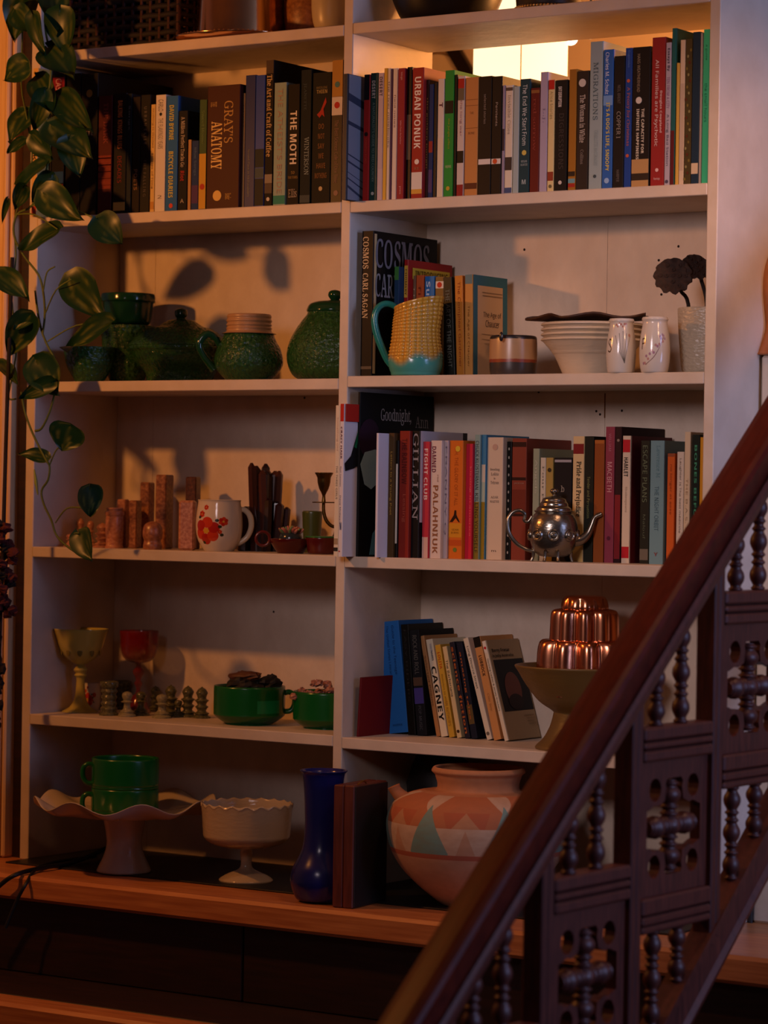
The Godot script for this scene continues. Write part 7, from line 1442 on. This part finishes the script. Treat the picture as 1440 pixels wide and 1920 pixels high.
	part("fret_panel", fret_mesh(0.1905, 0.182), fret_wood, rl, Vector3(1.65, 0.2394, 1.2703), Vector3(0, 1.5708, 0))
	part("spindle", spindle(0.125, 1.3), fret_wood, rl, Vector3(1.65, 0.1769, 1.2703))
	part("spindle", spindle(0.125, 1.3), fret_wood, rl, Vector3(1.65, 0.2394, 1.3328), Vector3(-1.5708, 0, 0))
	part("cross_rail", box(Vector3(0.034, 0.023, 0.1945), 0.003), fret_wood, rl, Vector3(1.65, 0.1364, 1.2703))
	part("cross_rail", box(Vector3(0.034, 0.012, 0.1945), 0.003), fret_wood, rl, Vector3(1.65, 0.1174, 1.2703))
	part("cross_rail", box(Vector3(0.034, 0.01, 0.1945), 0.003), fret_wood, rl, Vector3(1.65, 0.1054, 1.2703))
	part("spindle", spindle(0.0903), fret_wood, rl, Vector3(1.65, 0.3744, 1.3112))
	part("spindle", spindle(0.1387), fret_wood, rl, Vector3(1.65, -0.0354, 1.3112))
	part("spindle", spindle(0.1451), fret_wood, rl, Vector3(1.65, 0.3744, 1.2411))
	part("spindle", spindle(0.0839), fret_wood, rl, Vector3(1.65, 0.0194, 1.2411))
	part("stile", box(Vector3(0.030, 0.516, 0.0135), 0.002), fret_wood, rl, Vector3(1.65, 0.3319, 1.1485))
	part("stile", box(Vector3(0.030, 0.516, 0.0135), 0.002), fret_wood, rl, Vector3(1.65, 0.3202, 1.1635))
	part("cross_rail", box(Vector3(0.034, 0.018, 0.1945), 0.003), fret_wood, rl, Vector3(1.65, 0.5472, 1.0417))
	part("cross_rail", box(Vector3(0.034, 0.0095, 0.1945), 0.003), fret_wood, rl, Vector3(1.65, 0.5317, 1.0417))
	part("cross_rail", box(Vector3(0.034, 0.015, 0.1945), 0.003), fret_wood, rl, Vector3(1.65, 0.5177, 1.0417))
	part("fret_panel", fret_mesh(0.1905, 0.182), fret_wood, rl, Vector3(1.65, 0.4182, 1.0417), Vector3(0, 1.5708, 0))
	part("spindle", spindle(0.125, 1.3), fret_wood, rl, Vector3(1.65, 0.3557, 1.0417))
	part("spindle", spindle(0.125, 1.3), fret_wood, rl, Vector3(1.65, 0.4182, 1.1042), Vector3(-1.5708, 0, 0))
	part("cross_rail", box(Vector3(0.034, 0.023, 0.1945), 0.003), fret_wood, rl, Vector3(1.65, 0.3152, 1.0417))
	part("cross_rail", box(Vector3(0.034, 0.012, 0.1945), 0.003), fret_wood, rl, Vector3(1.65, 0.2962, 1.0417))
	part("cross_rail", box(Vector3(0.034, 0.01, 0.1945), 0.003), fret_wood, rl, Vector3(1.65, 0.2842, 1.0417))
	part("spindle", spindle(0.0903), fret_wood, rl, Vector3(1.65, 0.5532, 1.0827))
	part("spindle", spindle(0.1387), fret_wood, rl, Vector3(1.65, 0.1435, 1.0827))
	part("spindle", spindle(0.1451), fret_wood, rl, Vector3(1.65, 0.5532, 1.0126))
	part("spindle", spindle(0.0839), fret_wood, rl, Vector3(1.65, 0.1983, 1.0126))
	part("stile", box(Vector3(0.030, 0.516, 0.0135), 0.002), fret_wood, rl, Vector3(1.65, 0.5107, 0.92))
	part("stile", box(Vector3(0.030, 0.516, 0.0135), 0.002), fret_wood, rl, Vector3(1.65, 0.499, 0.935))
	part("cross_rail", box(Vector3(0.034, 0.018, 0.1945), 0.003), fret_wood, rl, Vector3(1.65, 0.726, 0.8133))
	part("cross_rail", box(Vector3(0.034, 0.0095, 0.1945), 0.003), fret_wood, rl, Vector3(1.65, 0.7105, 0.8133))
	part("cross_rail", box(Vector3(0.034, 0.015, 0.1945), 0.003), fret_wood, rl, Vector3(1.65, 0.6965, 0.8133))
	part("fret_panel", fret_mesh(0.1905, 0.182), fret_wood, rl, Vector3(1.65, 0.597, 0.8133), Vector3(0, 1.5708, 0))
	part("spindle", spindle(0.125, 1.3), fret_wood, rl, Vector3(1.65, 0.5345, 0.8133))
	part("spindle", spindle(0.125, 1.3), fret_wood, rl, Vector3(1.65, 0.597, 0.8758), Vector3(-1.5708, 0, 0))
	part("cross_rail", box(Vector3(0.034, 0.023, 0.1945), 0.003), fret_wood, rl, Vector3(1.65, 0.494, 0.8133))
	part("cross_rail", box(Vector3(0.034, 0.012, 0.1945), 0.003), fret_wood, rl, Vector3(1.65, 0.475, 0.8133))
	part("cross_rail", box(Vector3(0.034, 0.01, 0.1945), 0.003), fret_wood, rl, Vector3(1.65, 0.463, 0.8133))
	part("spindle", spindle(0.0903), fret_wood, rl, Vector3(1.65, 0.732, 0.8541))
	part("spindle", spindle(0.1387), fret_wood, rl, Vector3(1.65, 0.3223, 0.8541))
	part("spindle", spindle(0.1451), fret_wood, rl, Vector3(1.65, 0.732, 0.7841))
	part("spindle", spindle(0.0839), fret_wood, rl, Vector3(1.65, 0.3771, 0.7841))
	part("stile", box(Vector3(0.030, 0.516, 0.0135), 0.002), fret_wood, rl, Vector3(1.65, 0.6896, 0.6915))
	part("stile", box(Vector3(0.030, 0.516, 0.0135), 0.002), fret_wood, rl, Vector3(1.65, 0.6778, 0.7065))
	part("cross_rail", box(Vector3(0.034, 0.018, 0.1945), 0.003), fret_wood, rl, Vector3(1.65, 0.9048, 0.5847))
	part("cross_rail", box(Vector3(0.034, 0.0095, 0.1945), 0.003), fret_wood, rl, Vector3(1.65, 0.8893, 0.5847))
	part("cross_rail", box(Vector3(0.034, 0.015, 0.1945), 0.003), fret_wood, rl, Vector3(1.65, 0.8753, 0.5847))
	part("fret_panel", fret_mesh(0.1905, 0.182), fret_wood, rl, Vector3(1.65, 0.7758, 0.5847), Vector3(0, 1.5708, 0))
	part("spindle", spindle(0.125, 1.3), fret_wood, rl, Vector3(1.65, 0.7133, 0.5847))
	part("spindle", spindle(0.125, 1.3), fret_wood, rl, Vector3(1.65, 0.7758, 0.6472), Vector3(-1.5708, 0, 0))
	part("cross_rail", box(Vector3(0.034, 0.023, 0.1945), 0.003), fret_wood, rl, Vector3(1.65, 0.6728, 0.5847))
	part("cross_rail", box(Vector3(0.034, 0.012, 0.1945), 0.003), fret_wood, rl, Vector3(1.65, 0.6538, 0.5847))
	part("cross_rail", box(Vector3(0.034, 0.01, 0.1945), 0.003), fret_wood, rl, Vector3(1.65, 0.6418, 0.5847))
	part("spindle", spindle(0.0903), fret_wood, rl, Vector3(1.65, 0.9108, 0.6256))
	part("spindle", spindle(0.1387), fret_wood, rl, Vector3(1.65, 0.5011, 0.6256))
	part("spindle", spindle(0.1451), fret_wood, rl, Vector3(1.65, 0.9108, 0.5556))
	part("spindle", spindle(0.0839), fret_wood, rl, Vector3(1.65, 0.5559, 0.5556))
	part("stile", box(Vector3(0.030, 0.516, 0.0135), 0.002), fret_wood, rl, Vector3(1.65, 0.8684, 0.463))
	part("stile", box(Vector3(0.030, 0.516, 0.0135), 0.002), fret_wood, rl, Vector3(1.65, 0.8567, 0.478))
	part("cross_rail", box(Vector3(0.034, 0.018, 0.1945), 0.003), fret_wood, rl, Vector3(1.65, 1.0836, 0.3562))
	part("cross_rail", box(Vector3(0.034, 0.0095, 0.1945), 0.003), fret_wood, rl, Vector3(1.65, 1.0681, 0.3562))
	part("cross_rail", box(Vector3(0.034, 0.015, 0.1945), 0.003), fret_wood, rl, Vector3(1.65, 1.0541, 0.3562))
	part("fret_panel", fret_mesh(0.1905, 0.182), fret_wood, rl, Vector3(1.65, 0.9546, 0.3562), Vector3(0, 1.5708, 0))
	part("spindle", spindle(0.125, 1.3), fret_wood, rl, Vector3(1.65, 0.8921, 0.3562))
	part("spindle", spindle(0.125, 1.3), fret_wood, rl, Vector3(1.65, 0.9546, 0.4187), Vector3(-1.5708, 0, 0))
	part("cross_rail", box(Vector3(0.034, 0.023, 0.1945), 0.003), fret_wood, rl, Vector3(1.65, 0.8516, 0.3562))
	part("cross_rail", box(Vector3(0.034, 0.012, 0.1945), 0.003), fret_wood, rl, Vector3(1.65, 0.8326, 0.3562))
	part("cross_rail", box(Vector3(0.034, 0.01, 0.1945), 0.003), fret_wood, rl, Vector3(1.65, 0.8206, 0.3562))
	part("spindle", spindle(0.0903), fret_wood, rl, Vector3(1.65, 1.0896, 0.3971))
	part("spindle", spindle(0.1387), fret_wood, rl, Vector3(1.65, 0.6799, 0.3971))
	part("spindle", spindle(0.1451), fret_wood, rl, Vector3(1.65, 1.0896, 0.3271))
	part("spindle", spindle(0.0839), fret_wood, rl, Vector3(1.65, 0.7347, 0.3271))
	part("stile", box(Vector3(0.030, 0.516, 0.0135), 0.002), fret_wood, rl, Vector3(1.65, 1.0472, 0.2345))
	part("stile", box(Vector3(0.030, 0.516, 0.0135), 0.002), fret_wood, rl, Vector3(1.65, 1.0355, 0.2495))
	part("cross_rail", box(Vector3(0.034, 0.018, 0.1945), 0.003), fret_wood, rl, Vector3(1.65, 1.2625, 0.1277))
	part("cross_rail", box(Vector3(0.034, 0.0095, 0.1945), 0.003), fret_wood, rl, Vector3(1.65, 1.247, 0.1277))
	part("cross_rail", box(Vector3(0.034, 0.015, 0.1945), 0.003), fret_wood, rl, Vector3(1.65, 1.233, 0.1277))
	part("fret_panel", fret_mesh(0.1905, 0.182), fret_wood, rl, Vector3(1.65, 1.1335, 0.1277), Vector3(0, 1.5708, 0))
	part("spindle", spindle(0.125, 1.3), fret_wood, rl, Vector3(1.65, 1.071, 0.1277))
	part("spindle", spindle(0.125, 1.3), fret_wood, rl, Vector3(1.65, 1.1335, 0.1902), Vector3(-1.5708, 0, 0))
	part("cross_rail", box(Vector3(0.034, 0.023, 0.1945), 0.003), fret_wood, rl, Vector3(1.65, 1.0305, 0.1277))
	part("cross_rail", box(Vector3(0.034, 0.012, 0.1945), 0.003), fret_wood, rl, Vector3(1.65, 1.0115, 0.1277))
	part("cross_rail", box(Vector3(0.034, 0.01, 0.1945), 0.003), fret_wood, rl, Vector3(1.65, 0.9995, 0.1277))
	part("spindle", spindle(0.0903), fret_wood, rl, Vector3(1.65, 1.2685, 0.1686))
	part("spindle", spindle(0.1387), fret_wood, rl, Vector3(1.65, 0.8588, 0.1686))
	part("spindle", spindle(0.1451), fret_wood, rl, Vector3(1.65, 1.2685, 0.0986))
	part("spindle", spindle(0.0839), fret_wood, rl, Vector3(1.65, 0.9135, 0.0986))
	single("honey_pot", lathe([[0, 0], [0.0351, 0], [0.0351, 0], [0.039, -0.001], [0.041, 0.0087], [0.0371, 0.0126], [0.041, 0.0204], [0.0361, 0.0243], [0.039, 0.0321], [0.0332, 0.036], [0.0351, 0.0438], [0.0273, 0.0516], [0.0254, 0.0614]], 30), M("#a8501a", 0.3), "ribbed orange pot glimpsed between the railing spindles", "pot", Vector3(1.22, 0.541, -0.06))
	var vine := thing("trailing_vine", "trailing vine with heart-shaped variegated leaves hanging down the left upright", "plant")
	part("stem", tube([Vector3(0.0907, 2.1613, 0.085), Vector3(0.0826, 2.0659, 0.085), Vector3(0.0992, 1.9878, 0.085), Vector3(0.0932, 1.9114, 0.085), Vector3(0.0996, 1.8439, 0.085), Vector3(0.0882, 1.7868, 0.085), Vector3(0.059, 1.7352, 0.085), Vector3(0.0238, 1.7202, 0.085), Vector3(0.0169, 1.6837, 0.085), Vector3(0.0418, 1.6442, 0.085), Vector3(0.0767, 1.6093, 0.085), Vector3(0.0887, 1.5773, 0.085), Vector3(0.0933, 1.5368, 0.085), Vector3(0.0889, 1.5032, 0.085)], 0.0022, 6, 4), M("#4a5a1c", 0.6), vine)
	part("stem", tube([Vector3(0.0697, 1.5806, 0.085), Vector3(0.0754, 1.5468, 0.085), Vector3(0.0863, 1.5081, 0.085), Vector3(0.102, 1.479, 0.085), Vector3(0.1174, 1.4576, 0.085), Vector3(0.1254, 1.4307, 0.085), Vector3(0.1187, 1.3924, 0.085), Vector3(0.1069, 1.3589, 0.085), Vector3(0.0899, 1.332, 0.085), Vector3(0.0748, 1.3272, 0.085)], 0.0022, 6, 4), M("#4a5a1c", 0.6), vine)
	part("stem", tube([Vector3(0.0405, 1.3978, 0.085), Vector3(0.0488, 1.3639, 0.085), Vector3(0.0647, 1.3301, 0.085), Vector3(0.0829, 1.3012, 0.085), Vector3(0.101, 1.2754, 0.085), Vector3(0.1101, 1.2629, 0.085), Vector3(0.1068, 1.2389, 0.085), Vector3(0.0921, 1.2195, 0.085), Vector3(0.0976, 1.1956, 0.085), Vector3(0.1158, 1.1671, 0.085), Vector3(0.1262, 1.1433, 0.085), Vector3(0.1415, 1.1283, 0.085), Vector3(0.1641, 1.1154, 0.085), Vector3(0.1841, 1.1063, 0.085)], 0.0022, 6, 4), M("#4a5a1c", 0.6), vine)
	part("stem", tube([Vector3(0.0249, 2.167, 0.085), Vector3(0.0298, 2.0506, 0.085), Vector3(0.0292, 1.954, 0.085), Vector3(0.0458, 1.8854, 0.085), Vector3(0.0573, 1.8172, 0.085), Vector3(0.0333, 1.7508, 0.085), Vector3(0.0165, 1.7031, 0.085), Vector3(0.0227, 1.6448, 0.085), Vector3(0.0141, 1.5675, 0.085), Vector3(0.0284, 1.4898, 0.085), Vector3(0.0194, 1.4318, 0.085), Vector3(0.0101, 1.3883, 0.085), Vector3(0.028, 1.3853, 0.085)], 0.0017, 6, 4), M("#4a5a1c", 0.6), vine)
	leaf(vine, 0, Vector3(0.0425, 2.127, 0.097), Vector3(0.0365, 2.0303, 0.117), 0.0578, 0.0)
	leaf(vine, 1, Vector3(0.0806, 2.0713, 0.115), Vector3(0.1046, 1.9988, 0.115), 0.0345, 0.5)
	leaf(vine, 2, Vector3(0.0879, 2.1333, 0.081), Vector3(0.1352, 2.0391, 0.111), 0.0558, -0.45)
	leaf(vine, 1, Vector3(0.1343, 2.0781, 0.105), Vector3(0.1373, 2.003, 0.095), 0.0572, 0.25)
	leaf(vine, 2, Vector3(0.1039, 2.0128, 0.097), Vector3(0.1765, 1.9594, 0.117), 0.0632, -0.2)
	leaf(vine, 0, Vector3(0.0672, 1.988, 0.115), Vector3(0.0095, 1.9612, 0.115), 0.046, 0.0)
	leaf(vine, 0, Vector3(0.042, 1.9054, 0.081), Vector3(0.0209, 1.8501, 0.111), 0.0483, 0.5)
	leaf(vine, 1, Vector3(0.0998, 1.9354, 0.105), Vector3(0.07, 1.8655, 0.095), 0.0364, -0.45)
	leaf(vine, 2, Vector3(0.0493, 1.853, 0.097), Vector3(0.0241, 1.8291, 0.117), 0.0231, 0.25)
	leaf(vine, 0, Vector3(0.1296, 1.8714, 0.115), Vector3(0.2193, 1.8172, 0.115), 0.0667, -0.2)
	leaf(vine, 1, Vector3(0.112, 1.93, 0.081), Vector3(0.2126, 1.8633, 0.111), 0.0537, 0.0)
	leaf(vine, 2, Vector3(0.1099, 1.8048, 0.105), Vector3(0.0237, 1.7744, 0.095), 0.0421, 0.5)
	leaf(vine, 1, Vector3(0.0485, 1.7683, 0.097), Vector3(0.0465, 1.7261, 0.117), 0.0289, -0.45)
	leaf(vine, 0, Vector3(0.1121, 1.7522, 0.115), Vector3(0.1971, 1.703, 0.115), 0.0573, 0.25)
	leaf(vine, 1, Vector3(-0.0033, 1.7469, 0.081), Vector3(0.0111, 1.7049, 0.111), 0.0117, -0.2)
	leaf(vine, 1, Vector3(0.2304, 1.7006, 0.105), Vector3(0.2764, 1.6583, 0.095), 0.0548, 0.0)
	leaf(vine, 2, Vector3(0.1304, 1.6881, 0.097), Vector3(0.053, 1.6548, 0.117), 0.0478, 0.5)
	leaf(vine, 1, Vector3(-0.0013, 1.6123, 0.115), Vector3(0.0807, 1.5678, 0.115), 0.0483, -0.45)
	leaf(vine, 0, Vector3(0.1511, 1.5989, 0.081), Vector3(0.2509, 1.5299, 0.111), 0.0631, 0.25)
	leaf(vine, 3, Vector3(0.0753, 1.534, 0.105), Vector3(0.0122, 1.4624, 0.095), 0.0518, -0.2)
	leaf(vine, 1, Vector3(0.0734, 1.5365, 0.097), Vector3(0.0458, 1.5089, 0.117), 0.025, 0.0)
	leaf(vine, 3, Vector3(0.269, 1.5162, 0.115), Vector3(0.1549, 1.4747, 0.115), 0.0413, 0.5)
	leaf(vine, 0, Vector3(-0.0178, 1.4518, 0.081), Vector3(0.0525, 1.4188, 0.111), 0.0311, -0.45)
	leaf(vine, 3, Vector3(0.092, 1.4532, 0.105), Vector3(0.1347, 1.3901, 0.095), 0.0613, 0.25)
	leaf(vine, 1, Vector3(0.1235, 1.4149, 0.097), Vector3(0.061, 1.3839, 0.117), 0.0306, -0.2)
	leaf(vine, 3, Vector3(0.1812, 1.334, 0.115), Vector3(0.1611, 1.2903, 0.115), 0.0626, 0.0)
	leaf(vine, 0, Vector3(0.1001, 1.2793, 0.081), Vector3(0.0539, 1.288, 0.111), 0.0269, 0.5)
	leaf(vine, 3, Vector3(0.2204, 1.2265, 0.105), Vector3(0.2156, 1.1735, 0.095), 0.0454, -0.45)
	leaf(vine, 1, Vector3(0.1909, 1.1446, 0.097), Vector3(0.2329, 1.0983, 0.117), 0.0437, 0.25)
	leaf(vine, 1, Vector3(0.1673, 1.8445, 0.115), Vector3(0.1956, 1.7787, 0.115), 0.0474, -0.2)
	leaf(vine, 2, Vector3(0.0636, 1.9619, 0.081), Vector3(0.1232, 1.897, 0.111), 0.0463, 0.0)
	leaf(vine, 2, Vector3(0.0738, 1.8575, 0.105), Vector3(0.1112, 1.8134, 0.095), 0.0384, 0.5)
	leaf(vine, 1, Vector3(0.1135, 1.7844, 0.097), Vector3(0.0866, 1.7359, 0.117), 0.0383, -0.45)
	leaf(vine, 2, Vector3(0.04, 2.0841, 0.115), Vector3(0.0786, 2.0428, 0.115), 0.0423, 0.25)
	part("stalk", tube([Vector3(0.0933, 1.5368, 0.085), Vector3(0.1301, 1.5789, 0.0985), Vector3(0.167, 1.5971, 0.1)], 0.0014, 5, 4), M("#5a6a24", 0.6), vine)
	part("stalk", tube([Vector3(0.1254, 1.4307, 0.085), Vector3(0.1066, 1.4541, 0.0985), Vector3(0.0877, 1.4535, 0.1)], 0.0014, 5, 4), M("#5a6a24", 0.6), vine)
	part("stalk", tube([Vector3(0.1101, 1.2629, 0.085), Vector3(0.1132, 1.283, 0.0985), Vector3(0.1163, 1.279, 0.1)], 0.0014, 5, 4), M("#5a6a24", 0.6), vine)
	part("stalk", tube([Vector3(0.11, 1.2658, 0.085), Vector3(0.1396, 1.2955, 0.0985), Vector3(0.1693, 1.3012, 0.1)], 0.0014, 5, 4), M("#5a6a24", 0.6), vine)
	part("stalk", tube([Vector3(0.1259, 1.1624, 0.085), Vector3(0.1635, 1.1884, 0.0985), Vector3(0.2011, 1.1903, 0.1)], 0.0014, 5, 4), M("#5a6a24", 0.6), vine)
	part("stalk", tube([Vector3(0.1641, 1.1154, 0.085), Vector3(0.1788, 1.142, 0.0985), Vector3(0.1934, 1.1446, 0.1)], 0.0014, 5, 4), M("#5a6a24", 0.6), vine)
	part("stalk", tube([Vector3(0.0882, 1.7868, 0.085), Vector3(0.0937, 1.7825, 0.0985), Vector3(0.0992, 1.7542, 0.1)], 0.0014, 5, 4), M("#5a6a24", 0.6), vine)
	part("stalk", tube([Vector3(0.0238, 1.7202, 0.085), Vector3(0.0784, 1.716, 0.0985), Vector3(0.133, 1.6877, 0.1)], 0.0014, 5, 4), M("#5a6a24", 0.6), vine)
	part("stalk", tube([Vector3(0.059, 1.7352, 0.085), Vector3(0.1427, 1.7302, 0.0985), Vector3(0.2263, 1.7012, 0.1)], 0.0014, 5, 4), M("#5a6a24", 0.6), vine)
	part("stalk", tube([Vector3(0.0996, 1.8439, 0.085), Vector3(0.1082, 1.8708, 0.0985), Vector3(0.1168, 1.8738, 0.1)], 0.0014, 5, 4), M("#5a6a24", 0.6), vine)
	part("stalk", tube([Vector3(0.0887, 1.5773, 0.085), Vector3(0.1084, 1.6112, 0.0985), Vector3(0.1281, 1.6211, 0.1)], 0.0014, 5, 4), M("#5a6a24", 0.6), vine)
	part("stalk", tube([Vector3(0.1018, 1.4886, 0.085), Vector3(0.1792, 1.5149, 0.0985), Vector3(0.2567, 1.5173, 0.1)], 0.0014, 5, 4), M("#5a6a24", 0.6), vine)
	part("leaf", tube([Vector3(0.0737, 1.2579, 0.085), Vector3(0.0786, 1.2348, 0.085), Vector3(0.0835, 1.2117, 0.085)], [0.001, 0.0035, 0.001], 8), M("#7a8a2c", 0.4), vine)
	var dry := thing("dried_bouquet", "dark hanging bunch of dried red flowers at the left edge", "dried flowers", Vector3(0.0483, 1.1418, 0.12))
	dried(dry)
	single("cable", tube([Vector3(0.0681, 0.4801, 0.21), Vector3(0.1085, 0.5204, 0.2), Vector3(0.1366, 0.5407, 0.19), Vector3(0.1321, 0.545, 0.12), Vector3(0.1286, 0.5467, 0.02), Vector3(0.1211, 0.5623, -0.08)], 0.0042, 8, 6), M("#0c0b0b", 0.5), "thick black cable looping over the ledge at the far left", "cable")
	single("cable", tube([Vector3(0.1312, 0.4482, 0.21), Vector3(0.1463, 0.4936, 0.2), Vector3(0.1616, 0.5287, 0.19), Vector3(0.126, 0.545, 0.12), Vector3(0.0911, 0.545, 0.02), Vector3(0.096, 0.5455, -0.08)], 0.0032, 8, 6), M("#0c0b0b", 0.5), "thin black cable hanging off the ledge beside the thick one", "cable")
